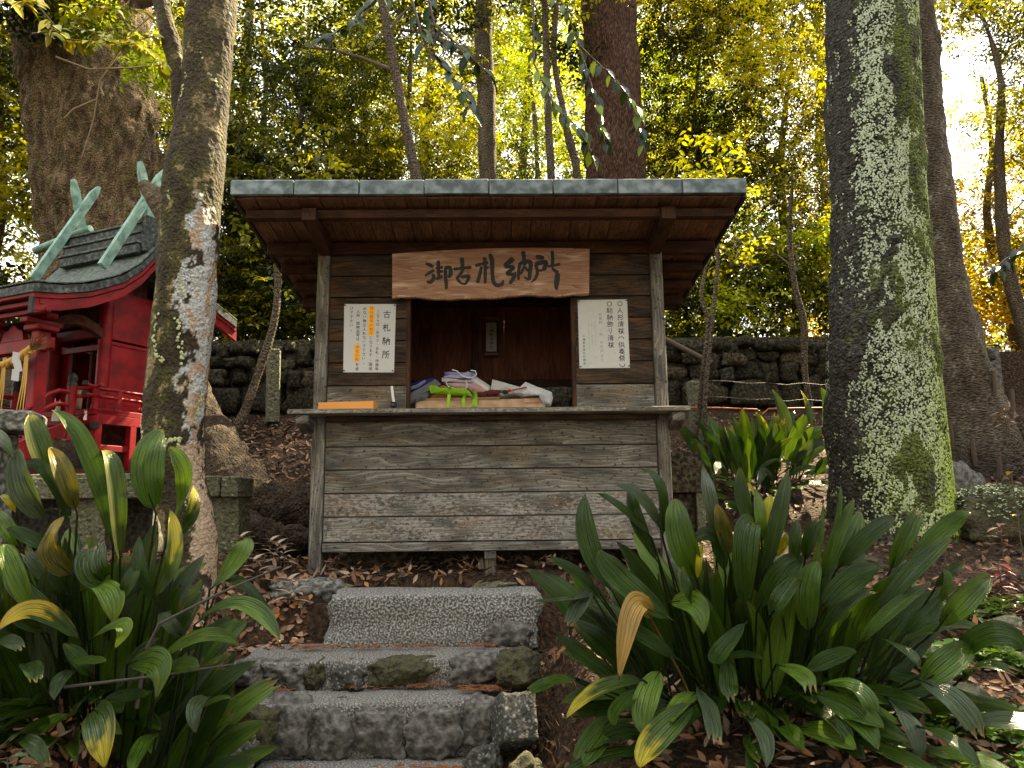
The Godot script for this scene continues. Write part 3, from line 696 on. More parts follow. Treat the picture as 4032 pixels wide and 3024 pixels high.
# ---------- written papers ----------
var glyphs := {
	"古": "8 30 92 28;50 4 50 52;24 54 24 96;24 54 76 54 76 96;24 92 76 92", "札": "6 28 52 26;30 4 30 98;30 34 6 66;32 40 48 54;62 6 62 88 70 94 92 92 94 76",
	"納": "24 4 8 24 30 26;38 14 8 48 40 44;24 46 24 98;10 62 4 82;36 60 42 76;54 28 54 98;54 28 92 28 92 94 82 92;72 6 72 34 58 62;72 36 86 60", "所": "8 10 46 8;14 26 44 26 44 46 14 48;14 26 12 70 4 94;88 6 58 18;58 18 58 60 48 96;58 42 96 42;78 42 78 98",
	"人": "48 6 44 40 6 94;48 36 66 70 96 92", "形": "6 14 54 14;4 46 56 46;20 14 20 50 6 96;42 14 42 96;90 4 64 26;92 34 62 58;96 64 60 96", "清": "12 8 22 20;6 36 16 46;6 92 22 60;36 14 94 14;42 28 88 28;32 42 98 42;64 4 64 42;44 54 44 98;44 54 86 54 86 94 78 96;44 66 86 66;44 78 86 78",
	"祓": "22 4 28 14;6 24 40 24 6 64;24 48 24 98;28 52 40 64;48 28 96 26;66 6 64 50 44 96;60 48 86 48 48 96;64 60 96 96;82 8 92 18", "供": "26 4 4 44;18 30 18 98;34 26 96 26;52 6 52 58;78 6 78 58;28 58 98 58;54 68 36 94;76 68 94 94",
	"養": "34 2 40 10;66 2 58 10;20 14 80 14;26 24 74 24;8 36 92 36;50 10 50 36;46 38 6 66;56 38 94 64;32 58 68 58;32 68 68 68;30 48 30 94;70 48 70 74;30 94 52 84;56 76 92 98", "祭": "30 2 6 34;22 12 44 12 8 50;54 6 90 8 60 30;56 14 94 46;30 46 70 46;12 60 90 60;50 60 50 98;28 70 12 90;72 70 88 90",
	"結": "24 4 8 24 30 26;38 14 8 48 40 44;24 46 24 98;10 62 4 82;36 60 42 76;50 22 98 22;74 4 74 42;54 42 94 42;56 58 56 96;56 58 92 58 92 96;56 92 92 92", "飾": "26 2 4 30;26 4 46 26;12 34 40 34 40 60;12 34 12 92 44 84;12 48 40 48;12 60 40 60;64 4 52 28;60 20 98 20;56 40 56 84;56 40 94 40 94 80;75 24 75 98",
	"り": "30 10 28 56;68 6 72 50 44 96", "○": "50 12 78 22 88 50 78 78 50 88 22 78 12 50 22 22 50 12", "（": "6 70 20 40 50 30 80 40 94 70", "）": "6 30 20 60 50 70 80 60 94 30",
	"こ": "22 16 74 18 64 26;20 66 34 86 82 84", "ち": "14 26 82 22;44 6 34 52 66 44 82 60 72 84 40 94", "ら": "36 8 60 16;30 30 26 62 66 50 78 68 64 88 34 92", "は": "18 10 14 60 20 92;40 28 92 26;68 8 68 78 50 90 40 78 62 72 92 90", "お": "12 28 60 26;36 8 36 86 16 84 22 64 60 50 84 64 78 86 56 92;70 18 88 32",
	"守": "50 2 50 14;12 30 14 16 88 16 86 28;10 46 92 46;66 32 66 94 54 88;30 58 42 72", "神": "22 4 28 14;6 24 40 24 6 64;24 48 24 98;52 22 52 72;52 22 92 22 92 72;52 46 92 46;52 70 92 70;72 4 72 98", "棚": "4 26 34 26;20 4 20 98;38 12 38 96;38 12 60 12 60 96;38 36 60 36;70 12 70 96;70 12 92 12 92 94;70 36 92 36;38 60 60 60;70 60 92 60",
	"等": "24 2 10 20;24 10 44 10;66 2 54 18;66 10 92 10;22 30 80 30;50 22 50 44;6 44 94 44;10 62 92 62;68 52 68 96 56 92;28 70 40 82", "社": "22 4 28 14;6 24 40 24 6 64;24 48 24 98;52 40 94 40;72 8 72 92;46 92 98 92", "関": "8 6 8 98;8 6 42 6 42 34;8 20 42 20;58 6 92 6 92 96;58 6 58 34 92 34;34 44 40 52;64 44 58 52;28 58 72 58;22 72 78 72;50 58 48 74 26 94;52 74 74 94",
	"係": "26 4 4 44;18 30 18 98;86 4 50 14;56 14 40 34 66 36;84 24 40 56 92 54;66 54 66 98;48 70 38 90;82 68 94 88", "の": "52 22 44 70 24 84 10 62 30 30 66 22 88 46 80 76 60 92", "に": "16 10 14 60 20 92;44 24 84 22;42 74 54 86 90 84", "な": "10 28 54 24;34 6 16 58;72 18 90 34;62 42 62 82 44 92 36 80 60 74 90 92", "ま": "18 22 82 20;20 44 80 42;50 4 50 84 32 92 24 80 50 74 82 90",
	"す": "6 26 94 22;58 4 58 60 44 70 36 54 50 42 60 60 46 96", "い": "16 20 20 70 34 82;74 24 88 62", "物": "20 8 8 34;10 26 40 24;26 4 26 98;4 62 42 50;60 6 44 44;52 28 94 28 88 90 78 88;68 30 44 76;82 30 56 92", "入": "34 8 52 10 46 50 6 94;50 36 66 72 96 92", "れ": "26 6 26 96;6 26 38 22 6 74;30 46 56 26 66 34 62 84 76 90 94 78",
	"て": "10 22 88 16 52 38 46 68 70 90", "下": "6 12 94 12;48 12 48 98;52 36 76 52", "さ": "14 30 84 24;40 6 70 58;24 62 34 86 74 90", "品": "28 8 28 44;28 8 72 8 72 44;28 42 72 42;8 56 8 96;8 56 42 56 42 96;8 92 42 92;58 56 58 96;58 56 92 56 92 96;58 92 92 92", "祈": "22 4 28 14;6 24 40 24 6 64;24 48 24 98;90 6 56 18;56 18 56 60 46 96;56 42 96 42;76 42 76 98",
	"願": "8 10 50 10;8 10 4 96;28 10 18 26;16 28 46 28 46 52 16 52 16 28;30 54 30 94;18 64 12 80;42 64 48 78;56 10 98 10;62 24 62 74;62 24 92 24 92 74;62 42 92 42;62 58 92 58;62 74 92 74;66 76 52 96;84 76 96 96", "を": "16 20 76 16;44 4 18 54 50 42 54 66;86 38 36 66 40 90 84 92", "受": "80 4 20 14;22 20 28 30;48 18 50 28;76 16 68 30;8 52 10 38 92 38 88 50;24 58 74 58 12 98;34 62 90 98",
	"け": "16 10 12 60 18 92;40 32 94 30;70 6 72 60 54 96", "、": "40 70 60 90", "。": "44 74 60 74 60 90 44 90 44 74", "・": "44 46 58 58", "一": "8 50 92 48", "件": "26 4 4 44;18 30 18 98;48 12 38 40;42 30 92 30;34 60 98 60;68 6 68 98", "六": "50 6 50 22;8 34 92 34;36 50 12 92;64 50 90 90", "千": "80 8 20 20;6 46 94 46;52 16 52 98", "円": "14 14 14 98;14 14 86 14 86 94 76 92;50 14 50 52;14 52 86 52",
	"よ": "52 6 52 78 34 90 20 78 50 70 84 90;52 34 84 32", "初": "20 4 28 14;6 26 40 24 6 64;24 46 24 98;50 20 92 20 88 90 74 88;68 22 64 60 44 94", "穂": "36 4 8 14;4 30 42 30;24 12 24 98;24 36 4 66;48 14 96 14;52 26 52 58;52 26 92 26 92 58;52 42 92 42;52 58 92 58;72 4 72 58;46 74 42 90;58 70 62 92 86 92;92 72 98 86",
	"料": "10 14 16 30;40 12 32 30;4 40 48 40;26 4 26 98;24 44 6 74;30 48 46 66;62 14 74 24;58 38 70 48;52 66 98 56;86 4 86 98", "八": "36 12 30 50 6 90;56 10 66 56 96 90", "幡": "6 26 38 26 38 78;6 26 6 78;22 4 22 98;88 4 52 12;52 20 58 30;86 20 78 30;44 38 98 38;70 10 70 54;66 42 44 60;74 42 98 58;52 64 52 98;52 64 90 64 90 98;52 80 90 80;52 96 90 96;71 64 71 96",
	"朝": "4 14 48 14;26 2 26 98;10 26 42 26 42 58 10 58 10 26;10 42 42 42;2 72 50 72;60 10 58 60 50 96;60 10 92 10 92 94 82 92;60 36 92 36;60 60 92 60", "見": "24 6 24 66;24 6 76 6 76 66;24 26 76 26;24 46 76 46;24 66 76 66;40 66 34 84 10 96;58 66 58 90 92 92 94 80", "務": "10 8 40 8 24 26;16 20 28 30;4 36 44 36 36 50;24 36 22 94 12 90;24 50 4 76;62 4 48 24;58 14 92 14 50 48;62 22 96 48;52 62 92 60 86 94 76 92;70 50 64 74 48 96"}


func scribe(im: Image, chars: String, x: float, y: float, size: float, step: float, w: float, col: Color) -> void:
	var ww := maxi(1, int(round(w)))
	for ch in chars:
		if glyphs.has(ch):
			for st in String(glyphs[ch]).split(";"):
				var q := st.split_floats(" ")
				for k in range(0, q.size() - 3, 2):
					var a := Vector2(q[k], q[k + 1]) * size * 0.01
					var b := Vector2(q[k + 2], q[k + 3]) * size * 0.01
					var n := maxi(1, int(a.distance_to(b) * 1.6))
					for i in n + 1:
						var p := a.lerp(b, float(i) / n)
						im.fill_rect(Rect2i(int(x + p.x - w * 0.5), int(y + p.y - w * 0.5), ww, ww), col)
		y += step


# a sheet of paper pinned to the wall: crumple in metres
func paper(t: Node3D, im: Image, corners: Array, crumple: float, rough: float, sd: int, curl := 0.0) -> void:
	fn.seed = sd
	fn.frequency = 1.0
	var nu := 25
	var nv := 33
	var p := PackedVector3Array()
	for j in nv:
		for i in nu:
			var f := i / float(nu - 1)
			var g := j / float(nv - 1)
			var q: Vector3 = (corners[3] as Vector3).lerp(corners[2], f).lerp((corners[0] as Vector3).lerp(corners[1], f), g)
			var e := minf(1.0, 6.0 * minf(minf(f, 1 - f), minf(g, 1 - g)))
			q.z += crumple * (0.4 + 0.6 * e) * (absf(fn.get_noise_2d(f * 6.0, g * 8.0)) * 2.0 + absf(fn.get_noise_2d(f * 15.0 + 7, g * 18.0))) + curl * g * g * 0.0
			p.append(q)
	var b := MB.new()
	b.sheet(p, nu, nv)
	for i in b.uv.size():
		b.uv[i].y = 1.0 - b.uv[i].y
	var m := StandardMaterial3D.new()
	m.albedo_texture = ImageTexture.create_from_image(im)
	m.roughness = rough
	put("sheet", b.mesh(), m, t)
	for k in 4:
		var c := (corners[k] as Vector3).lerp((corners[0] as Vector3).lerp(corners[2], 0.5), 0.045)
		var s := SphereMesh.new()
		s.radius = 0.0055
		s.height = 0.008
		s.radial_segments = 10
		s.rings = 5
		put("pin", s, M.black, t, c + Vector3(0, 0, 0.008 + crumple))


func papers() -> void:
	var ink := Color(0.06, 0.06, 0.07)
	var im := Image.create(480, 648, false, Image.FORMAT_RGB8)
	im.fill(Color(0.80, 0.80, 0.81))
	var or_ink := Color(0.85, 0.36, 0.0)
	for r in [Rect2i(225, 20, 60, 282), Rect2i(98, 388, 58, 162)]:
		im.fill_rect(r, Color(1.0, 0.74, 0.0))
	var y := 60.0
	for ch in "古札納所":
		scribe(im, ch, 362, y, 74, 0, 7, ink)
		y += 128
	scribe(im, "こちらは、お守り・お札・神棚等", 300, 62, 32, 38.5, 3, ink)
	scribe(im, "神社関係の納所", 239, 26, 34, 39.5, 3, or_ink)
	scribe(im, "になります。", 240, 308, 32, 40, 3, ink)
	scribe(im, "関係", 240, 556, 34, 42, 3, ink)
	scribe(im, "のない物は入れないて下さい。", 176, 28, 32, 39.5, 3, ink)
	scribe(im, "人形・結納品等は、", 116, 58, 32, 37, 3, ink)
	scribe(im, "清祓祈願", 111, 394, 34, 39, 3, or_ink)
	scribe(im, "を受", 114, 560, 32, 41, 3, ink)
	scribe(im, "けて下さい。", 54, 28, 32, 40, 3, ink)
	var t := thing("paper_notice", "white paper notice with orange highlighted writing pinned left of the opening", "notice")
	paper(t, im, [Vector3(-0.885, 1.625, -0.0175), Vector3(-0.573, 1.623, -0.0175), Vector3(-0.579, 1.203, -0.0175), Vector3(-0.881, 1.206, -0.0175)], 0.0018, 0.4, 5)
	im = Image.create(480, 660, false, Image.FORMAT_RGB8)
	im.fill(Color(0.78, 0.78, 0.775))
	var g1 := Color(0.2, 0.2, 0.21)
	scribe(im, "○人形清祓（供養祭）", 380, 14, 58, 66, 5, g1)
	scribe(im, "○結納飾り清祓", 278, 14, 58, 66, 5, g1)
	scribe(im, "初穂料", 200, 132, 30, 38, 2, Color(0.45, 0.45, 0.45))
	scribe(im, "一件", 200, 286, 30, 38, 2, Color(0.4, 0.4, 0.4))
	scribe(im, "六千円より", 202, 400, 32, 41, 2, Color(0.33, 0.33, 0.33))
	scribe(im, "人形・　・結納品等は", 122, 224, 15, 22, 1, Color(0.55, 0.55, 0.55))
	scribe(im, "・祈願を受けます人の物", 154, 208, 15, 22, 1, Color(0.55, 0.55, 0.55))
	scribe(im, "お守り・お札は納所に下さい", 92, 224, 15, 20, 1, Color(0.58, 0.58, 0.58))
	scribe(im, "八幡朝見神社社務所", 38, 340, 24, 33, 2, Color(0.25, 0.25, 0.25))
	t = thing("paper_notice", "crinkled plastic-sleeved notice with tall handwriting pinned right of the opening", "notice")
	paper(t, im, [Vector3(0.527, 1.641, -0.0175), Vector3(0.828, 1.643, -0.0175), Vector3(0.831, 1.22, -0.0175), Vector3(0.528, 1.219, -0.0175)], 0.0042, 0.22, 9)
	# charm tablet inside
	t = thing("wooden_charm_tablet", "small dark wooden frame holding a paper charm on the back wall inside the kiosk", "charm tablet")
	bx("frame", Vector3(0.098, 0.26, 0.016), Vector3(-0.008, 1.605, -0.86), M.beam, t)
	bx("top_ledge", Vector3(0.112, 0.02, 0.05), Vector3(-0.008, 1.735, -0.845), M.soffit, t)
	bx("bottom_ledge", Vector3(0.104, 0.018, 0.05), Vector3(-0.008, 1.472, -0.845), M.soffit, t)
	var im2 := Image.create(96, 300, false, Image.FORMAT_RGB8)
	im2.fill(Color(0.62, 0.61, 0.6))
	scribe(im2, "八幡朝見神社", 32, 20, 34, 44, 3, Color(0.25, 0.24, 0.24))
	var pm := StandardMaterial3D.new()
	pm.albedo_texture = ImageTexture.create_from_image(im2)
	pm.roughness = 0.8
	var pb := MB.new()
	pb.quad(Vector3(-0.044, 1.497, -0.8505), Vector3(0.03, 1.497, -0.8505), Vector3(0.03, 1.707, -0.8505), Vector3(-0.044, 1.707, -0.8505), Vector2(0, 1), Vector2(1, 1), Vector2(1, 0), Vector2(0, 0))
	put("charm_paper", pb.mesh(), pm, t)


# crumpled cushion of an outline: a bag or a folded paper
func pillow(o: Array, z: float, depth: float, sd: int, amp: float) -> ArrayMesh:
	fn.seed = sd
	fn.frequency = 9.0
	var c := Vector2.ZERO
	for q in o:
		c += q
	c /= o.size()
	var oo := []
	for i in o.size():
		for k in 3:
			oo.append((o[i] as Vector2).lerp(o[(i + 1) % o.size()], k / 3.0))
	var n := oo.size()
	var b := MB.new()
	var rr := 6
	var g := []
	for s in [1.0, -1.0]:
		for r in rr + 1:
			for i in n:
				var f := float(r) / rr
				var q := c.lerp(oo[i], f)
				var k := fn.get_noise_3d(q.x, q.y, s * 3.0)
				var k2 := absf(fn.get_noise_3d(q.x * 2.5, q.y * 2.5, 9.0))
				g.append(Vector3(q.x + amp * 0.4 * k * (1.0 if r < rr else 0.3), q.y + amp * 0.4 * k2, z + s * (depth * sqrt(maxf(0.0, 1.0 - f * f)) + 0.002) + amp * (k + k2) * (1.0 if s > 0 else 0.3)))
	for s in 2:
		for r in rr:
			for i in n:
				var a: Vector3 = g[(s * (rr + 1) + r) * n + i]
				var d: Vector3 = g[(s * (rr + 1) + r) * n + (i + 1) % n]
				var e: Vector3 = g[(s * (rr + 1) + r + 1) * n + (i + 1) % n]
				var f: Vector3 = g[(s * (rr + 1) + r + 1) * n + i]
				if s == 0:
					b.quad(a, f, e, d)
				else:
					b.quad(a, d, e, f)
	return b.mesh()


func v2(a: Array) -> Array:   # counter grid -> metres at the front of the pile
	var o := []
	for k in range(0, a.size(), 2):
		o.append(Vector2(-0.5977 + 4.866e-4 * a[k], 1.3150 - 4.866e-4 * a[k + 1] + 4.5e-6 * (a[k] - 1000)))
	o.reverse()
	return o


func ribbon(pts: Array, wv: Vector3, thick: float) -> ArrayMesh:   # a strap: flat band along points
	var b := MB.new()
	var cu := Curve3D.new()
	for i in pts.size():
		var d: Vector3 = (pts[mini(i + 1, pts.size() - 1)] - pts[maxi(i - 1, 0)]) * 0.2
		cu.add_point(pts[i], -d, d)
	var p := PackedVector3Array()
	var k := 8 * (pts.size() - 1)
	for j in k + 1:
		var f := j / 8.0
		var i := mini(int(f), pts.size() - 2)
		var q := cu.sample(i, f - i)
		var t := cu.sample(i, minf(f - i + 0.05, 1)) - cu.sample(i, maxf(f - i - 0.05, 0))
		var nn := t.cross(wv).normalized() * thick
		p.append(q - wv * 0.5 + nn)
		p.append(q + wv * 0.5 + nn)
		p.append(q + wv * 0.5 - nn)
		p.append(q - wv * 0.5 - nn)
		p.append(q - wv * 0.5 + nn)
	b.sheet(p, 5, k + 1)
	return b.mesh()


func counter_things() -> void:
	# orange tray lying upside down
	var t := bx("orange_tray", Vector3(0.333, 0.05, 0.1), Vector3(-0.838, 0.9925, 0.02), paint(Color(0.93, 0.62, 0.30), 0.55), self, Basis.from_euler(Vector3(0, -0.14, 0)), 0.003)
	tag(t, "flat orange box lying on the left end of the counter", "box")
	# white candle in a black holder
	var c := thing("candle_holder", "white stick candle leaning in a small black iron holder beside the orange box", "candle holder", Vector3(-0.57, 0.967, 0.05))
	var b := MB.new()
	b.tube([Vector3(0, 0, 0), Vector3(0, 0.004, 0), Vector3(0, 0.006, 0), Vector3(0, 0.016, 0), Vector3(0, 0.022, 0), Vector3(0, 0.03, 0), Vector3(0, 0.036, 0), Vector3(0, 0.042, 0), Vector3(0, 0.048, 0)], [0.02, 0.021, 0.011, 0.01, 0.019, 0.021, 0.012, 0.013, 0.017], 14)
	put("holder", b.mesh(), paint(Color(0.14, 0.14, 0.13), 0.3), c)
	b = MB.new()
	b.tube([Vector3(0.005, 0.03, 0), Vector3(-0.004, 0.08, 0), Vector3(-0.012, 0.143, 0)], [0.008, 0.0085, 0.0078], 10)
	put("candle", b.mesh(), paint(Color(0.9, 0.89, 0.87), 0.5), c)
	# carton
	var k := thing("cardboard_carton", "low brown cardboard carton of discarded charms at the middle of the counter", "carton")
	var card := mat(ntex(140, 0.02, FastNoiseLite.TYPE_SIMPLEX, 4, [Color(0.70, 0.56, 0.44), Color(0.80, 0.67, 0.55)], [0.2, 0.8], 256), 0.85, null, 1.0, Vector3(1.5, 3, 1))
	bx("front_panel", Vector3(0.77, 0.075, 0.006), Vector3(-0.066, 1.0055, -0.07), card, k, Basis.from_euler(Vector3(0.05, 0, 0.012)), 0.002)
	bx("side_panel", Vector3(0.006, 0.075, 0.26), Vector3(-0.452, 1.005, -0.2), card, k)
	bx("side_panel", Vector3(0.006, 0.08, 0.26), Vector3(0.319, 1.008, -0.2), card, k)
	bx("bottom_panel", Vector3(0.76, 0.005, 0.26), Vector3(-0.066, 0.974, -0.2), card, k)
	bx("flap", Vector3(0.12, 0.028, 0.004), Vector3(0.255, 1.036, -0.063), card, k, Basis.from_euler(Vector3(-0.2, 0, 0.03)), 0.001)
	bx("flap", Vector3(0.5, 0.02, 0.003), Vector3(-0.2, 1.045, -0.06), card, k, Basis.from_euler(Vector3(0.8, 0, 0.02)), 0.001)
	# bags
	var f := func_mat(Color(0.86, 0.86, 0.88))
	var w := tag(put("plastic_bag", pillow(v2([1500, 480, 1650, 350, 1975, 480, 1985, 560, 1960, 655, 1890, 655, 1880, 520, 1600, 540]), -0.09, 0.05, 4, 0.02), f), "crumpled white plastic bag spilling over the right end of the carton", "bag")
	w = tag(put("paper_packet", pillow(v2([1240, 290, 1440, 345, 1700, 420, 1640, 500, 1350, 520, 1212, 440]), -0.15, 0.03, 14, 0.012), func_mat(Color(0.84, 0.84, 0.83))), "folded white paper packet in the carton left of the white plastic bag", "packet")
	w = thing("blue_bag", "dark blue printed shopping bag slumped at the left of the carton", "bag")
	put("body", pillow(v2([165, 345, 330, 295, 500, 258, 560, 290, 610, 370, 480, 420, 300, 460, 162, 480]), -0.13, 0.04, 24, 0.01), func_mat(Color(0.12, 0.12, 0.42)), w)
	put("pale_panel", pillow(v2([165, 390, 300, 360, 400, 300, 420, 320, 320, 400, 170, 440]), -0.088, 0.008, 25, 0.006), func_mat(Color(0.52, 0.54, 0.74)), w)
	w = tag(put("gray_bag", pillow(v2([200, 480, 380, 380, 535, 300, 610, 360, 480, 450, 440, 560, 330, 580, 300, 600, 250, 600, 210, 655, 162, 640, 165, 500]), -0.085, 0.035, 34, 0.016), func_mat(Color(0.42, 0.42, 0.44))), "crumpled grey plastic bag in front of the blue bag", "bag")
	w = tag(put("brown_paper_bag", pillow(v2([440, 570, 455, 480, 540, 440, 550, 395, 640, 365, 700, 400, 760, 480, 1000, 520, 800, 550, 600, 575]), -0.1, 0.035, 44, 0.012), func_mat(Color(0.62, 0.40, 0.24))), "crumpled brown paper bag under the green bag", "bag")
	# green bag with straps
	w = thing("green_bag", "lime green cloth bag with straps hanging over the carton front", "bag")
	var green := func_mat(Color(0.56, 0.76, 0.05))
	put("body", pillow(v2([455, 400, 480, 375, 520, 380, 540, 430, 600, 410, 900, 425, 960, 460, 1000, 530, 860, 520, 640, 500, 480, 480]), -0.055, 0.03, 54, 0.01), green, w)
	for s in [[[725, 412, 715, 470, 705, 560, 698, 658], 24], [[925, 490, 890, 540, 885, 590, 892, 656], 26], [[1030, 468, 1028, 540, 1010, 600, 978, 655], 26], [[1036, 470, 1040, 560, 1032, 655], 18]]:
		var q := v2(s[0])
		q.reverse()
		var pts := []
		for i in q.size():
			pts.append(Vector3(q[i].x, q[i].y, (-0.03 if i == 0 else -0.052) + 0.004 * (s[1] % 5)))
		put("strap", ribbon(pts, Vector3(s[1] * 4.866e-4 * 1.7, 0.002, 0), 0.0015), green, w)
	# pale carrier bags with cord handles
	w = thing("lilac_paper_bag", "lilac paper carrier bag with white cord handles on top of the pile", "bag")
	put("body", pillow(v2([628, 178, 760, 172, 830, 185, 960, 180, 1040, 200, 1010, 330, 800, 325, 606, 300, 606, 252, 650, 235]), -0.17, 0.04, 64, 0.008), func_mat(Color(0.60, 0.60, 0.80)), w)
	put("fold", pillow(v2([630, 240, 860, 235, 940, 190, 970, 210, 960, 270, 800, 285, 640, 262]), -0.12, 0.012, 65, 0.006), func_mat(Color(0.74, 0.72, 0.86)), w)
	put("flap", pillow(v2([606, 262, 700, 270, 860, 300, 1010, 305, 1010, 335, 800, 330, 610, 318]), -0.115, 0.012, 66, 0.004), func_mat(Color(0.80, 0.74, 0.82)), w)
	for s in [[740, 175, 800, 190, 860, 250, 930, 280, 1000, 275, 1045, 240, 1030, 195, 970, 185], [705, 290, 665, 330, 690, 380, 760, 410, 900, 425, 935, 380, 910, 320]]:
		var q := v2(s)
		var pts := []
		var rad := []
		for z in q:
			pts.append(Vector3(z.x, z.y, -0.085))
			rad.append(0.0035)
		b = MB.new()
		b.tube(pts, rad, 6)
		put("cord_handle", b.mesh(), paint(Color(0.86, 0.85, 0.9), 0.6), w)
	w = tag(put("pink_paper_bag", pillow(v2([620, 325, 900, 330, 1060, 340, 1200, 440, 1170, 470, 1000, 475, 960, 440, 760, 410, 680, 370]), -0.13, 0.035, 74, 0.012), func_mat(Color(0.80, 0.64, 0.64))), "pale pink paper bag below the lilac bag", "bag")
	w = bx("white_box", Vector3(0.125, 0.022, 0.09), Vector3(-0.062, 1.152, -0.16), paint(Color(0.86, 0.85, 0.83), 0.5), self, Basis.from_euler(Vector3(0.3, -0.2, -0.62)))
	tag(w, "narrow white box leaning against the right side of the lilac bag", "box")
	w = tag(put("red_paper", pillow(v2([1060, 500, 1240, 440, 1360, 450, 1340, 490, 1260, 520, 1080, 540]), -0.07, 0.02, 84, 0.02), func_mat(Color(0.42, 0.13, 0.08))), "crumpled dark red and brown wrapping right of the green bag", "wrapping")
	# arrow charm
	w = thing("arrow_charm", "red and white arrow charm with a red bead lying on the white bag", "charm")
	b = MB.new()
	var q2 := v2([1660, 428, 1450, 468, 1330, 490])
	b.tube([Vector3(q2[0].x, q2[0].y, -0.045), Vector3(q2[1].x, q2[1].y, -0.035), Vector3(q2[2].x, q2[2].y, -0.03)], [0.004, 0.004, 0.004], 8)
	put("shaft", b.mesh(), paint(Color(0.62, 0.05, 0.06), 0.4), w)
	for i in 2:
		b = MB.new()
		var a := Vector3(q2[2].x, q2[2].y, -0.045).lerp(Vector3(q2[1].x, q2[1].y, -0.035), 0.06 + 0.17 * i)
		var e := Vector3(q2[2].x, q2[2].y, -0.045).lerp(Vector3(q2[1].x, q2[1].y, -0.035), 0.12 + 0.17 * i)
		b.tube([a, e], [0.0055, 0.0055], 8)
		put("white_band", b.mesh(), paint(Color(0.85, 0.85, 0.85)), w)
	var sp := SphereMesh.new()
	sp.radius = 0.011
	sp.height = 0.022
	put("bead", sp, paint(Color(0.75, 0.06, 0.06), 0.3), w, Vector3(q2[1].x, q2[1].y, -0.025))
	put("tassel", pillow(v2([1360, 460, 1420, 455, 1440, 500, 1400, 512, 1365, 500]), -0.04, 0.012, 94, 0.012), func_mat(Color(0.08, 0.13, 0.11)), w)


func func_mat(col: Color) -> StandardMaterial3D:
	var m := paint(col, 0.6)
	m.heightmap_enabled = true
	m.heightmap_texture = M.bump
	m.heightmap_scale = 0.15
	return m


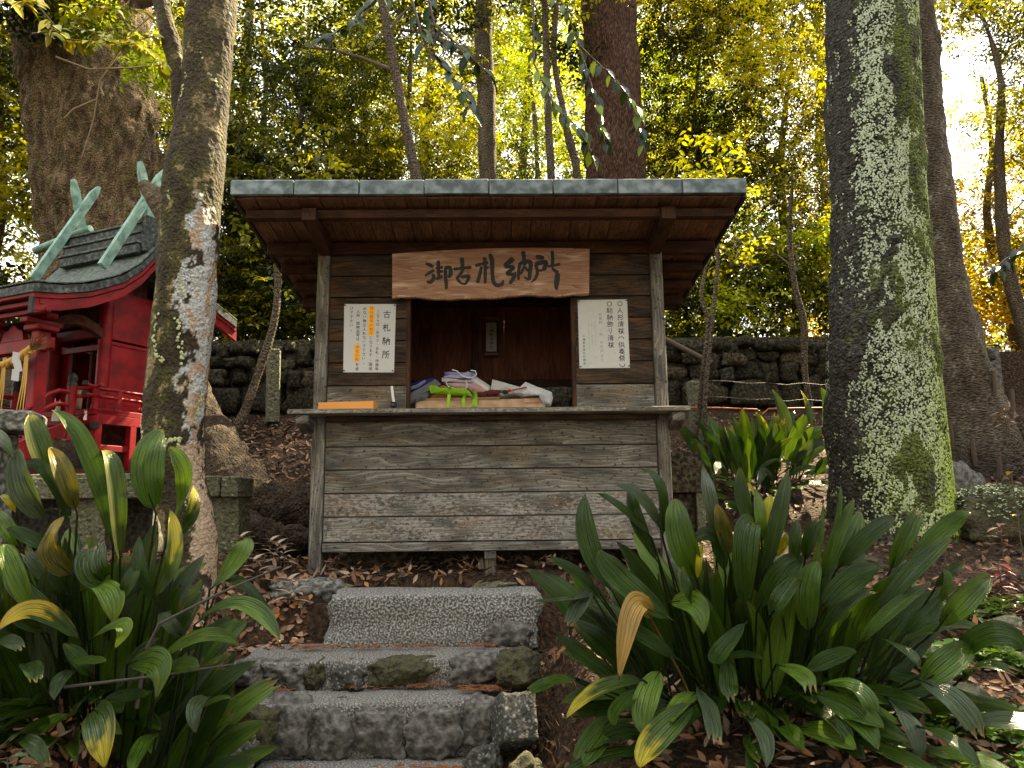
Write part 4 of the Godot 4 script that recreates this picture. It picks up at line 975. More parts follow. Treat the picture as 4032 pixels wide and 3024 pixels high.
# ---------- the red shrine ----------
func shrine() -> void:
	var t := thing("red_shrine", "small red shrine with curved dark roof and pale green crossed finials behind the spotted tree", "shrine", Vector3(-3.298, 0, -0.9), deg_to_rad(65))
	var zf := -1.2
	# roof profile from front eave to rear eave
	var pr := [Vector2(0.0, 2.05), Vector2(0.21, 2.088), Vector2(0.45, 2.165), Vector2(0.73, 2.31), Vector2(0.9, 2.46), Vector2(1.02, 2.615), Vector2(1.16, 2.52), Vector2(1.32, 2.44), Vector2(1.62, 2.335), Vector2(1.985, 2.204)]
	var o := PackedVector2Array()
	for q in pr:
		o.append(Vector2(q.x, q.y - 0.012))
	for i in pr.size():
		var q: Vector2 = pr[pr.size() - 1 - i]
		o.append(Vector2(q.x, q.y - 0.075))
	o.reverse()
	var b := MB.new()
	b.prism(o, zf - 0.02, 0.0)
	var rf := put("roof", b.mesh(), M.roof_edge, t)
	# shingles, course by course on both slopes
	for side in 2:
		var seg := 9 if side == 0 else 5
		for r in seg:
			var f0 := float(r) / seg
			var f1 := float(r + 1) / seg + 0.02
			var a := along(pr, f0, side)
			var e := along(pr, f1, side)
			var d := (e - a).normalized()
			var z := -0.004
			var k := 0
			var nn := Vector2(-d.y, d.x) if side == 0 else Vector2(d.y, -d.x)
			while z > zf + 0.02:
				var w := minf(0.2 if (k > 0 or r % 2) else 0.1, z - zf)
				var m := MB.new()
				var u := Vector3(d.x, d.y, 0)
				var bs := Basis(u, Vector3(nn.x, nn.y, 0), u.cross(Vector3(nn.x, nn.y, 0)))
				m.box(Vector3(a.distance_to(e) + 0.02, 0.012, w - 0.003), Vector3.ZERO, bs, 0.003)
				var c := (a + e) * 0.5 + nn * (0.004 + 0.001 * (k % 2))
				put("shingle", m.mesh(), M.roof, rf, Vector3(c.x, c.y, z - w * 0.5))
				z -= w
				k += 1
	# red barge boards under the roof edge, both gables
	for z in [[-0.05, -0.015], [zf - 0.005, zf + 0.03]]:
		for k in 2:
			var up := PackedVector2Array()
			var lo := PackedVector2Array()
			for i in pr.size():
				var q: Vector2 = pr[i]
				var fr := absf(q.x - 1.02) / 1.02
				if k == 0:
					up.append(Vector2(q.x + 0.012, q.y - 0.077))
					lo.append(Vector2(q.x + 0.012, q.y - 0.077 - 0.035))
				else:
					up.append(Vector2(q.x + 0.03, q.y - 0.113))
					lo.append(Vector2(q.x + 0.03, q.y - 0.113 - 0.06 - 0.03 * fr))
			lo.reverse()
			up.append_array(lo)
			up.reverse()
			b = MB.new()
			b.prism(up, z[0] - (0.0 if k == 0 else 0.012), z[1] - (0.0 if k == 0 else 0.012))
			put("barge_board", b.mesh(), M.red, t)
	bx("barge_cap", Vector3(0.02, 0.13, 0.05), Vector3(0.022, 1.885, -0.045), M.black, t)
	# front eave boards
	for k in 3:
		bx("eave_board", Vector3(0.04, 0.032, 1.16), Vector3(0.035 + 0.05 * k, 1.965 - 0.045 * k, -0.6), M.red, t)
	# soffit
	for k in 9:
		var a: Vector2 = along(pr, 0.06 + 0.1 * k, 0)
		bx("rafter", Vector3(0.03, 0.03, 1.1), Vector3(a.x + 0.04, a.y - 0.13, -0.6), M.redwood, t)
	# ridge box in three tiers
	for k in 3:
		bx("ridge_tier", Vector3(0.26 - 0.06 * k, 0.085, 0.98 - 0.02 * k), Vector3(1.03, 2.60 + 0.1 * k, -0.575), M.roof_edge, t, Basis.IDENTITY, 0.01)
		bx("ridge_band", Vector3(0.29 - 0.06 * k, 0.018, 1.0 - 0.02 * k), Vector3(1.03, 2.65 + 0.1 * k, -0.575), M.roof, t)
	bx("ridge_end", Vector3(0.2, 0.33, 0.05), Vector3(1.03, 2.74, -0.075), M.roof_edge, t, Basis.IDENTITY, 0.012)
	bx("ridge_end", Vector3(0.2, 0.33, 0.05), Vector3(1.03, 2.74, -1.08), M.roof_edge, t, Basis.IDENTITY, 0.012)
	# crossed finials
	for z in [-0.15, -1.0]:
		for s in [0, 1]:
			var foot := Vector3(0.625, 2.36, z) if s == 0 else Vector3(1.44, 2.36, z)
			var tip := Vector3(1.165, 3.405, z) if s == 0 else Vector3(0.935, 3.4, z)
			var mid := Vector3(1.036, 3.12, z)
			var dz := 0.02 if s == 0 else -0.02
			var d := (tip - foot).normalized() if s == 0 else (tip - mid).normalized()
			var st := foot if s == 0 else Vector3(mid.x + 0.12, 2.66, z)
			d = (tip - st).normalized()
			var bs := Basis(Vector3(d.y, -d.x, 0), d, Vector3.BACK)
			var half := 0.036
			var len := st.distance_to(tip)
			var oo := PackedVector2Array([Vector2(-half, 0), Vector2(half, 0), Vector2(half, len - 0.1), Vector2(half * 0.35, len), Vector2(-half * 0.35, len), Vector2(-half, len - 0.1)])
			b = MB.new()
			b.prism(oo, -0.02, 0.02)
			var fi := put("crossed_finial", b.mesh(), M.verdigris, t, st + Vector3(0, 0, dz))
			fi.basis = bs
	b = MB.new()
	b.tube([Vector3(1.03, 2.935, -0.86), Vector3(0.96, 2.80, -1.5)], [0.034, 0.036], 14)
	put("ridge_billet", b.mesh(), M.verdigris, t, Vector3(0, 0, 0))
	# body: columns, side wall panel, front doorway
	for z in [-0.3, -0.92]:
		for x in [0.83, 1.62]:
			b = MB.new()
			b.tube([Vector3(x, 1.19, z), Vector3(x, 2.12, z)], [0.052, 0.052], 18)
			put("column", b.mesh(), M.red, t)
	for z in [-0.3, -0.92]:
		bx("side_panel", Vector3(0.72, 0.6, 0.03), Vector3(1.225, 1.5, z), M.red, t)
		bx("side_beam", Vector3(0.8, 0.05, 0.06), Vector3(1.225, 1.845, z), M.red, t)
		bx("side_beam", Vector3(0.8, 0.03, 0.05), Vector3(1.225, 1.79, z), M.red, t)
		bx("side_beam", Vector3(0.8, 0.07, 0.06), Vector3(1.225, 1.235, z), M.red, t)
		bx("gable_panel", Vector3(0.76, 0.4, 0.03), Vector3(1.2, 2.05, z), M.red, t)
		bx("gable_panel", Vector3(0.3, 0.2, 0.03), Vector3(1.05, 2.34, z), M.redwood, t)
	bx("rear_wall", Vector3(0.03, 0.9, 0.6), Vector3(1.62, 1.62, -0.61), M.redwood, t)
	bx("lintel", Vector3(0.06, 0.08, 0.62), Vector3(0.83, 1.88, -0.61), M.red, t)
	bx("lintel", Vector3(0.05, 0.16, 0.62), Vector3(0.83, 2.03, -0.61), M.redwood, t)
	for s in [0, 1]:
		bx("door_leaf", Vector3(0.025, 0.5, 0.13), Vector3(0.9, 1.5, -0.4 - 0.42 * s), M.red, t)
		bx("door_post", Vector3(0.03, 0.58, 0.03), Vector3(0.87, 1.52, -0.49 - 0.24 * s), M.redwood, t)
	bx("door_lintel", Vector3(0.04, 0.05, 0.5), Vector3(0.86, 1.76, -0.61), M.red, t)
	# porch
	for z in [-0.3, -0.92]:
		bx("porch_post", Vector3(0.1, 1.1, 0.1), Vector3(0.285, 1.22, z), M.red, t, Basis.IDENTITY, 0.012)
		bx("post_head", Vector3(0.18, 0.05, 0.18), Vector3(0.285, 1.79, z), M.red, t, Basis.IDENTITY, 0.012)
		bx("bracket_block", Vector3(0.3, 0.05, 0.09), Vector3(0.285, 1.835, z), M.red, t, Basis.IDENTITY, 0.012)
		bx("bracket_block", Vector3(0.1, 0.05, 0.24), Vector3(0.285, 1.885, z), M.red, t, Basis.IDENTITY, 0.012)
		var oo := PackedVector2Array()
		for i in 9:
			var f := i / 8.0
			oo.append(Vector2(lerpf(0.3, 0.8, f), 1.76 + 0.1 * sin(f * PI) + 0.04 * f))
		for i in 9:
			var f := 1.0 - i / 8.0
			oo.append(Vector2(lerpf(0.3, 0.8, f), 1.84 + 0.1 * sin(f * PI) + 0.04 * f))
		b = MB.new()
		b.prism(oo, z - 0.03, z + 0.03)
		put("rainbow_beam", b.mesh(), M.redwood, t)
	bx("porch_beam", Vector3(0.07, 0.1, 0.9), Vector3(0.285, 1.665, -0.62), M.red, t, Basis.IDENTITY, 0.01)
	bx("porch_beam_nose", Vector3(0.06, 0.09, 0.12), Vector3(0.285, 1.665, -0.22), M.red, t, Basis.IDENTITY, 0.014)
	b = MB.new()
	var fr := PackedVector2Array()
	for i in 15:
		var a := PI * i / 14.0
		fr.append(Vector2(0.13 * cos(a), 0.13 * sin(a) * (0.7 + 0.3 * absf(sin(a * 3.0)))))
	b.prism(fr, -0.02, 0.02)
	var kg := put("frog_leg_strut", b.mesh(), M.red, t, Vector3(0.285, 1.715, -0.61))
	kg.rotation.y = PI / 2
	# veranda with railing
	bx("veranda", Vector3(1.2, 0.045, 0.2), Vector3(1.24, 1.185, -0.2), M.red, t)
	bx("veranda", Vector3(0.2, 0.045, 1.02), Vector3(0.74, 1.183, -0.61), M.red, t)
	bx("veranda_beam", Vector3(1.2, 0.075, 0.05), Vector3(1.26, 1.125, -0.125), M.red, t)
	bx("veranda_beam", Vector3(0.05, 0.07, 1.0), Vector3(0.68, 1.125, -0.61), M.red, t)
	bx("beam_end_cap", Vector3(0.05, 0.06, 0.05), Vector3(0.645, 1.07, -0.11), M.black, t)
	for x in [0.68, 1.0, 1.4, 1.8]:
		bx("veranda_post", Vector3(0.06, 0.42, 0.06), Vector3(x, 0.88, -0.13), M.red, t)
	bx("veranda_tie", Vector3(1.2, 0.05, 0.03), Vector3(1.26, 0.9, -0.13), M.red, t)
	bx("under_panel", Vector3(1.1, 0.4, 0.02), Vector3(1.26, 0.89, -0.3), M.redwood, t)
	for x in [0.645, 0.86, 1.1, 1.34, 1.7]:
		bx("rail_post", Vector3(0.036, 0.17, 0.036), Vector3(x, 1.285, -0.125), M.red, t)
	for k in 2:
		b = MB.new()
		b.tube([Vector3(0.56, 1.31 + 0.062 * k + 0.02 * k, -0.125), Vector3(0.66, 1.305 + 0.062 * k, -0.125), Vector3(1.85, 1.305 + 0.062 * k, -0.125)], [0.015, 0.015, 0.015], 8)
		put("rail", b.mesh(), M.red, t)
		b = MB.new()
		b.tube([Vector3(0.645, 1.31 + 0.062 * k + 0.02 * k, -0.05), Vector3(0.645, 1.305 + 0.062 * k, -0.14), Vector3(0.56, 1.305 + 0.062 * k, -0.3)], [0.015, 0.015, 0.015], 8)
		put("rail", b.mesh(), M.red, t)
		bx("rail_cap", Vector3(0.03, 0.036, 0.036), Vector3(0.55, 1.315 + 0.08 * k, -0.125), M.black, t)
	# stairs with newels and sloping rails
	for z in [-0.27, -0.95]:
		b = MB.new()
		b.tube([Vector3(0.555, 0.95, z), Vector3(0.555, 1.38, z)], [0.034, 0.034], 14)
		put("newel", b.mesh(), M.red, t)
		b = MB.new()
		b.tube([Vector3(0.555, 1.38, z), Vector3(0.555, 1.4, z), Vector3(0.555, 1.41, z), Vector3(0.555, 1.435, z), Vector3(0.555, 1.46, z), Vector3(0.555, 1.475, z), Vector3(0.555, 1.49, z)], [0.036, 0.036, 0.028, 0.037, 0.033, 0.018, 0.003], 14)
		put("newel_cap", b.mesh(), M.black, t)
		for k in 2:
			b = MB.new()
			b.tube([Vector3(0.55, 1.33 - 0.1 * k, z), Vector3(0.44, 1.33 - 0.1 * k, z), Vector3(0.36, 1.29 - 0.1 * k, z), Vector3(0.0, 0.98 - 0.1 * k, z)], [0.018, 0.018, 0.018, 0.018], 8)
			put("stair_rail", b.mesh(), M.red, t)
		for k in 2:
			bx("stair_baluster", Vector3(0.03, 0.3, 0.03), Vector3(0.3 - 0.22 * k, 1.07 - 0.19 * k, z), M.red, t)
		b = MB.new()
		b.prism(PackedVector2Array([Vector2(-0.05, 0.7), Vector2(0.1, 0.7), Vector2(0.66, 1.09), Vector2(0.66, 1.17), Vector2(-0.05, 0.8)]), z - 0.02, z + 0.02)
		put("stringer", b.mesh(), M.red, t)
	for k in 5:
		bx("stair_tread", Vector3(0.14, 0.06, 0.66), Vector3(0.6 - 0.115 * k, 1.105 - 0.088 * k, -0.61), M.red, t)
	bx("ground_sill", Vector3(1.9, 0.06, 0.08), Vector3(0.9, 0.695, -0.13), M.redwood, t)
	bx("ground_sill", Vector3(0.08, 0.06, 1.0), Vector3(-0.02, 0.692, -0.61), M.redwood, t)
	# straw rope with a paper streamer across the porch
	var rp := thing("straw_rope", "twisted straw rope with a frayed end and paper streamers across the shrine porch", "straw rope", t.position, t.rotation.y)
	var straw := paint(Color(0.80, 0.63, 0.32), 0.8)
	for k in 3:
		b = MB.new()
		var pts := []
		var rad := []
		for i in 40:
			var f := i / 39.0
			var a := f * 34.0 + TAU * k / 3.0
			pts.append(Vector3(0.17 + 0.017 * cos(a), 1.6 - 0.1 * sin(f * PI) + 0.017 * sin(a), lerpf(-0.22, -1.0, f)))
			rad.append(0.019)
		b.tube(pts, rad, 6)
		put("strand", b.mesh(), straw, rp)
	for k in 26:
		b = MB.new()
		var a := k * 2.4
		var d := Vector3(0.07 * cos(a) - 0.02, 0.05 + 0.06 * sin(a), 0.13 + 0.03 * sin(k * 5.1))
		b.tube([Vector3(0.17, 1.6, -0.24), Vector3(0.17, 1.6, -0.22) + d * 0.5, Vector3(0.17, 1.59, -0.22) + d], [0.004, 0.003, 0.0015], 4, false)
		put("straw_end", b.mesh(), paint(Color(0.5, 0.38, 0.2), 0.85), rp)
	for s in [[-0.27, 0.42], [-0.52, 0.45], [-0.75, 0.4]]:
		for k in 3:
			b = MB.new()
			b.tube([Vector3(0.16, 1.56, s[0] + 0.012 * k), Vector3(0.155, 1.56 - 0.5 * s[1], s[0] + 0.02 * k), Vector3(0.15, 1.56 - s[1], s[0] - 0.03 + 0.035 * k)], [0.007, 0.006, 0.003], 5, false)
			put("straw_tassel", b.mesh(), straw, rp)
	for z in [-0.34, -0.66]:
		var py := 1.54
		for k in 3:
			b = MB.new()
			b.box(Vector3(0.002, 0.085, 0.062), Vector3.ZERO, Basis.from_euler(Vector3(0.2 - 0.35 * (k % 2), 0.3, 0.2)), 0.0005)
			put("paper_streamer", b.mesh(), paint(Color(0.82, 0.82, 0.86), 0.6), rp, Vector3(0.135 + 0.004 * k, py - 0.065 * k, z + 0.024 * (k % 2)))
	# small things on the shrine
	var s1 := tag(put("stone_tablet", pillow([Vector2(-0.055, 0.0), Vector2(0.055, 0.0), Vector2(0.06, 0.1), Vector2(0.05, 0.17), Vector2(0.0, 0.2), Vector2(-0.045, 0.17), Vector2(-0.06, 0.08)], 0, 0.03, 7, 0.006), paint(Color(0.62, 0.53, 0.40), 0.9), self, t.transform * Vector3(0.62, 1.21, -0.33)), "small pale rounded stone standing at the top of the shrine stairs", "stone tablet")
	s1.rotation.y = 0.3
	for k in 3:
		var fx := thing("fox_figurine", ["white fox figurine at the stair top of the shrine beside the newel", "white fox figurine at the shrine rail corner", "tiny white fox figurine below the shrine rail corner"][k], "figurine", t.transform * [Vector3(0.5, 1.1, -0.36), Vector3(0.7, 1.207, -0.2), Vector3(0.6, 1.11, -0.16)][k], 0.5)
		var sc: float = [0.9, 0.75, 0.4][k]
		b = MB.new()
		b.tube([Vector3(0, 0, 0), Vector3(0, 0.05, 0), Vector3(0.01, 0.1, 0.01), Vector3(0.015, 0.13, 0.02)], [0.035, 0.032, 0.022, 0.016], 10)
		put("body", b.mesh(), paint(Color(0.8, 0.79, 0.77)), fx).scale = Vector3.ONE * sc
		b = MB.new()
		b.tube([Vector3(0.0, 0.145, 0.0), Vector3(0.01, 0.148, 0.02), Vector3(0.02, 0.138, 0.055)], [0.022, 0.024, 0.006], 8)
		b.tube([Vector3(-0.012, 0.16, 0.01), Vector3(-0.016, 0.2, 0.008)], [0.009, 0.002], 5)
		b.tube([Vector3(0.016, 0.16, 0.004), Vector3(0.022, 0.2, 0.0)], [0.009, 0.002], 5)
		put("head", b.mesh(), paint(Color(0.8, 0.79, 0.77)), fx).scale = Vector3.ONE * sc
	var ch := bx("charm_card", Vector3(0.045, 0.06, 0.008), Vector3(0, 0, 0), paint(Color(0.88, 0.80, 0.62), 0.6), self)
	ch.position = Vector3(-3.37, 0.93, -0.75)
	tag(ch, "small yellow and cream charm card at the foot of the shrine stairs", "charm card")


func along(pr: Array, f: float, side: int) -> Vector2:
	var a := 0 if side == 0 else 9
	var e := 5
	var n := absi(e - a)
	var g := clampf(f, 0.0, 0.9999) * n
	var i := int(g)
	var p: Vector2 = pr[a + i * signi(e - a)]
	var q: Vector2 = pr[a + (i + 1) * signi(e - a)]
	return p.lerp(q, g - i)


# ---------- ground ----------
func sst(a: float, b: float, x: float) -> float:
	return smoothstep(a, b, x)


func ground_y(x: float, z: float) -> float:
	var y := 0.0
	if z < -0.3:
		y = 0.06 + 0.405 * (-z - 0.3)
		if z < -3.75:
			y = 2.05 + 0.10 * minf(-z - 3.75, 60.0)
			y += 0.10 * maxf(0.0, minf(-z - 8.0, 60.0))
	else:
		y = 0.02 - 0.22 * (z - 0.05)
		if z < 0.05:
			y = lerpf(0.06, 0.02, (z + 0.3) / 0.35)
	if z > 3.0:
		y = lerpf(y, -1.15, sst(3.0, 4.2, z))
	# banks left and right of the steps
	y += 0.10 * sst(1.3, 2.3, x) * sst(1.0, -0.6, z) * sst(-3.0, -1.0, z)
	y += 0.12 * sst(-0.9, -1.6, x) * sst(2.6, 0.6, z) * sst(-1.2, 0.2, z)
	y -= 0.34 * exp(-pow((z + 1.1) / 0.55, 2)) * sst(-0.8, -1.1, x) * sst(-3.4, -2.6, x)
	# the cut of the steps
	if z > 0.08:
		var ys := -0.09
		ys = lerpf(-0.09, -0.30, sst(0.3, 0.45, z))
		ys = lerpf(ys, -0.43, sst(0.62, 0.8, z))
		ys = lerpf(ys, -0.66, sst(0.95, 1.1, z))
		ys = lerpf(ys, -0.9, sst(1.4, 1.6, z))
		ys = lerpf(ys, -1.15, sst(1.9, 2.3, z))
		var hw := lerpf(0.85, 0.6, sst(0.45, 0.9, z))
		var k := sst(hw + 0.28, hw, absf(x + 0.46)) * sst(0.08, 0.16, z)
		y = lerpf(y, minf(ys, y), k)
	return y


func ground() -> void:
	fn.seed = 3
	fn.frequency = 1.0
	var xs := []
	var zs := []
	for i in 12:
		xs.append(-60.0 + 4.6 * i)
	for i in 131:
		xs.append(-5.2 + 0.08 * i)
	for i in 12:
		xs.append(9.4 + 4.6 * i)
	for i in 12:
		zs.append(-75.0 + 5.8 * i)
	for i in 131:
		zs.append(-6.0 + 0.08 * i)
	for i in 8:
		zs.append(5.0 + 5.0 * i)
	var p := PackedVector3Array()
	for z in zs:
		for x in xs:
			p.append(Vector3(x, ground_y(x, z) + 0.03 * fn.get_noise_2d(x * 2.0, z * 2.0) + 0.012 * fn.get_noise_2d(x * 11.0, z * 11.0), z))
	var b := MB.new()
	b.sheet(p, xs.size(), zs.size())
	# rows run with growing z: turn the faces up
	for i in range(0, b.ix.size(), 3):
		var s := b.ix[i + 1]
		b.ix[i + 1] = b.ix[i + 2]
		b.ix[i + 2] = s
	for i in b.n.size():
		if b.n[i].y < 0:
			b.n[i] = -b.n[i]
	put("ground", b.mesh(), M.soil).set_meta("kind", "structure")


# a boulder: a cube's points pushed to a rounded block and roughened; unit size
func rock(sd: int, n: int, square: float, rough: float) -> ArrayMesh:
	fn.seed = sd
	fn.frequency = 1.0
	fn2.seed = sd + 50
	fn2.frequency = 1.0
	fn2.noise_type = FastNoiseLite.TYPE_CELLULAR
	var b := MB.new()
	for f in 6:
		var ax := f % 3
		var s := 1.0 if f < 3 else -1.0
		var p := PackedVector3Array()
		for j in n + 1:
			for i in n + 1:
				var q := Vector3.ZERO
				q[ax] = s
				q[(ax + 1) % 3] = (2.0 * i / n - 1.0) * s
				q[(ax + 2) % 3] = 2.0 * j / n - 1.0
				var r := q.normalized()
				var m := r.lerp(q * 0.8, square)
				m *= 1.0 + rough * fn.get_noise_3dv(r * 1.1) + rough * 0.45 * fn.get_noise_3dv(r * 3.1) + rough * 0.5 * (fn2.get_noise_3dv(r * 1.4) + 0.5) + rough * 0.12 * fn.get_noise_3dv(r * 9.0)
				p.append(m * 0.5)
		b.sheet(p, n + 1, n + 1)
	# smooth over the seams of the six faces
	var sum := {}
	for i in b.v.size():
		var key := Vector3i((b.v[i] * 4000.0).round())
		sum[key] = sum.get(key, Vector3.ZERO) + b.n[i]
	for i in b.v.size():
		b.n[i] = (sum[Vector3i((b.v[i] * 4000.0).round())] as Vector3).normalized()
	return b.mesh()


var rocks := []
var fine_rocks := []


func stone(called: String, parent: Node, at: Vector3, size: Vector3, m: Material, kind := 0, turn := Vector3.ZERO) -> MeshInstance3D:
	var o := put(called, fine_rocks[kind % fine_rocks.size()], m, parent, at, turn)
	o.scale = size
	return o


func steps() -> void:
	var t := thing("stone_steps", "worn steps of rough concrete and dark set stones leading up to the kiosk", "steps")
	# mortar beds behind the stones
	var slab := stone("top_slab", t, Vector3(-0.29, -0.155, 0.385), Vector3(1.30, 0.34, 0.46), M.aggregate, 5)
	slab.rotation.y = 0.01
	stone("rock", t, Vector3(0.08, -0.215, 0.55), Vector3(0.26, 0.14, 0.14), M.stone_dark, 1)
	var tr := [[Vector3(-0.51, -0.35, 0.66), Vector3(1.52, 0.185, 0.56)], [Vector3(-0.52, -0.515, 0.93), Vector3(1.12, 0.285, 0.50)], [Vector3(-0.46, -0.72, 1.36), Vector3(1.1, 0.25, 0.66)], [Vector3(-0.46, -0.95, 1.9), Vector3(1.15, 0.25, 0.62)]]
	for r in tr:
		stone("tread", t, r[0], r[1] * Vector3(1.06, 1.06, 1.04) - Vector3(0, 0, 0.05), M.tread, 5, Vector3(0.02, 0.02, 0))
	var S := [
		[-0.914, -0.328, 0.87, 0.23, 0.13, 0, 0], [-0.776, -0.325, 0.88, 0.085, 0.12, 3, 2], [-0.632, -0.334, 0.88, 0.15, 0.125, 4, 1], [-0.416, -0.315, 0.885, 0.30, 0.12, 3, 3], [-0.072, -0.308, 0.885, 0.235, 0.125, 0, 4],
		[-0.851, -0.485, 1.125, 0.24, 0.23, 0, 1], [-0.652, -0.512, 1.13, 0.20, 0.225, 0, 3], [-0.452, -0.509, 1.125, 0.24, 0.215, 0, 0], [-0.225, -0.512, 1.13, 0.235, 0.21, 0, 2], [-0.045, -0.475, 1.12, 0.16, 0.19, 0, 4]]
	for q in S:
		stone("stone", t, Vector3(q[0], q[1] - 0.01, q[2] - 0.05), Vector3(q[3] * 1.14, q[4] * 1.14, 0.2), [M.stone_dark, M.stone, M.stone_dark, M.stone_moss, M.stone_spot][q[5]], q[6], Vector3(0.05 * sin(q[0] * 40), 0.12 * sin(q[0] * 91), 0.08 * sin(q[0] * 57)))
	# kerb boulders at both sides
	var B := [
		[-1.10, -0.325, 0.85, 0.20, 0.13, 0.2, 0, "dark boulder left of the second step"], [-1.05, -0.427, 1.18, 0.15, 0.13, 0.16, 0, "small dark boulder left of the third step"], [-0.965, -0.47, 1.22, 0.16, 0.21, 0.2, 1, "mossy rounded boulder left of the third step"],
		[-1.02, -0.52, 1.36, 0.24, 0.22, 0.26, 2, "grey boulder at the lower left of the steps"], [0.125, -0.312, 0.93, 0.2, 0.20, 0.24, 3, "brown rounded boulder right of the second step"], [0.095, -0.455, 1.22, 0.18, 0.235, 0.22, 4, "boulder spotted with pale lichen right of the third step"],
		[-0.03, -0.575, 1.32, 0.13, 0.12, 0.16, 4, "small spotted stone at the lower right of the steps"], [0.13, -0.62, 1.42, 0.22, 0.16, 0.2, 1, "mossy low stone at the lower right edge of the steps"]]
	for i in B.size():
		var q: Array = B[i]
		tag(stone("boulder", self, Vector3(q[0], q[1], q[2]), Vector3(q[3], q[4], q[5]), [M.stone_dark, M.stone_moss, M.stone, M.stone_moss, M.stone_spot][q[6]], i, Vector3(0.1 * i, 0.7 * i, 0.15 * sin(i * 3.0))), q[7], "boulder", "boulders beside the steps")
	# footing stones
	tag(stone("footing_stone", self, Vector3(-1.02, -0.055, 0.03), Vector3(0.50, 0.18, 0.42), M.stone, 4), "flat grey footing stone under the left kiosk post", "stone")
	tag(stone("footing_stone", self, Vector3(0.012, -0.05, 0.04), Vector3(0.30, 0.10, 0.26), M.lichen_stone, 2), "small pale footing stone under the middle strut of the kiosk", "stone")
	tag(stone("footing_stone", self, Vector3(1.03, -0.05, -0.02), Vector3(0.36, 0.12, 0.3), M.stone, 1), "footing stone under the right kiosk post behind the leaves", "stone")
	tag(stone("pebble", self, Vector3(-0.8, -0.03, 0.16), Vector3(0.06, 0.06, 0.05), M.lichen_stone, 3), "white pebble between the left footing stone and the top step", "pebble")
	tag(stone("fallen_slab", self, Vector3(-0.72, 0.06, -0.28), Vector3(0.5, 0.2, 0.16), M.stone_brown, 5, Vector3(0, 0.1, 0.1)), "dim stone slab under the kiosk floor", "stone")


func stone_wall() -> void:
	var t := thing("stone_wall", "old dry stone retaining wall with a concrete coping behind the kiosk", "wall")
	var mats := [M.wall_stone, M.wall_stone, M.wall_stone, M.stone_brown]
	for side in 1:
		var y := 1.42
		var row := 0
		while y < 2.14:
			var hh: float = [0.28, 0.19, 0.15, 0.12, 0.11][mini(row, 4)] * rng.randf_range(0.9, 1.1)
			var x := -4.2 + rng.randf() * 0.3
			while x < 5.2:
				var w: float = hh * rng.randf_range(0.75, 2.1)
				var sc := rng.randf_range(0.75, 1.3)
				if not (absf(x) < 0.55 and row > 3):
					var o := put("stone", rocks[rng.randi() % rocks.size()], mats[rng.randi() % 4], t, Vector3(x + w * 0.5, y + hh * 0.5 + rng.randf_range(-0.045, 0.045), -3.68 + rng.randf_range(-0.05, 0.05)), Vector3(rng.randf_range(-0.2, 0.2), rng.randf_range(-0.3, 0.3) + PI * (rng.randi() % 2), rng.randf_range(-0.15, 0.15)))
					o.scale = Vector3(w * 1.1, hh * 1.18 * sc, 0.3)
				x += w
			y += hh
			row += 1
	bx("backing", Vector3(10.5, 0.95, 0.2), Vector3(0.3, 1.62, -3.80), M.stone_dark, t)
	bx("coping", Vector3(10.5, 0.14, 0.12), Vector3(0.3, 2.2, -3.98), M.stone_brown, t)


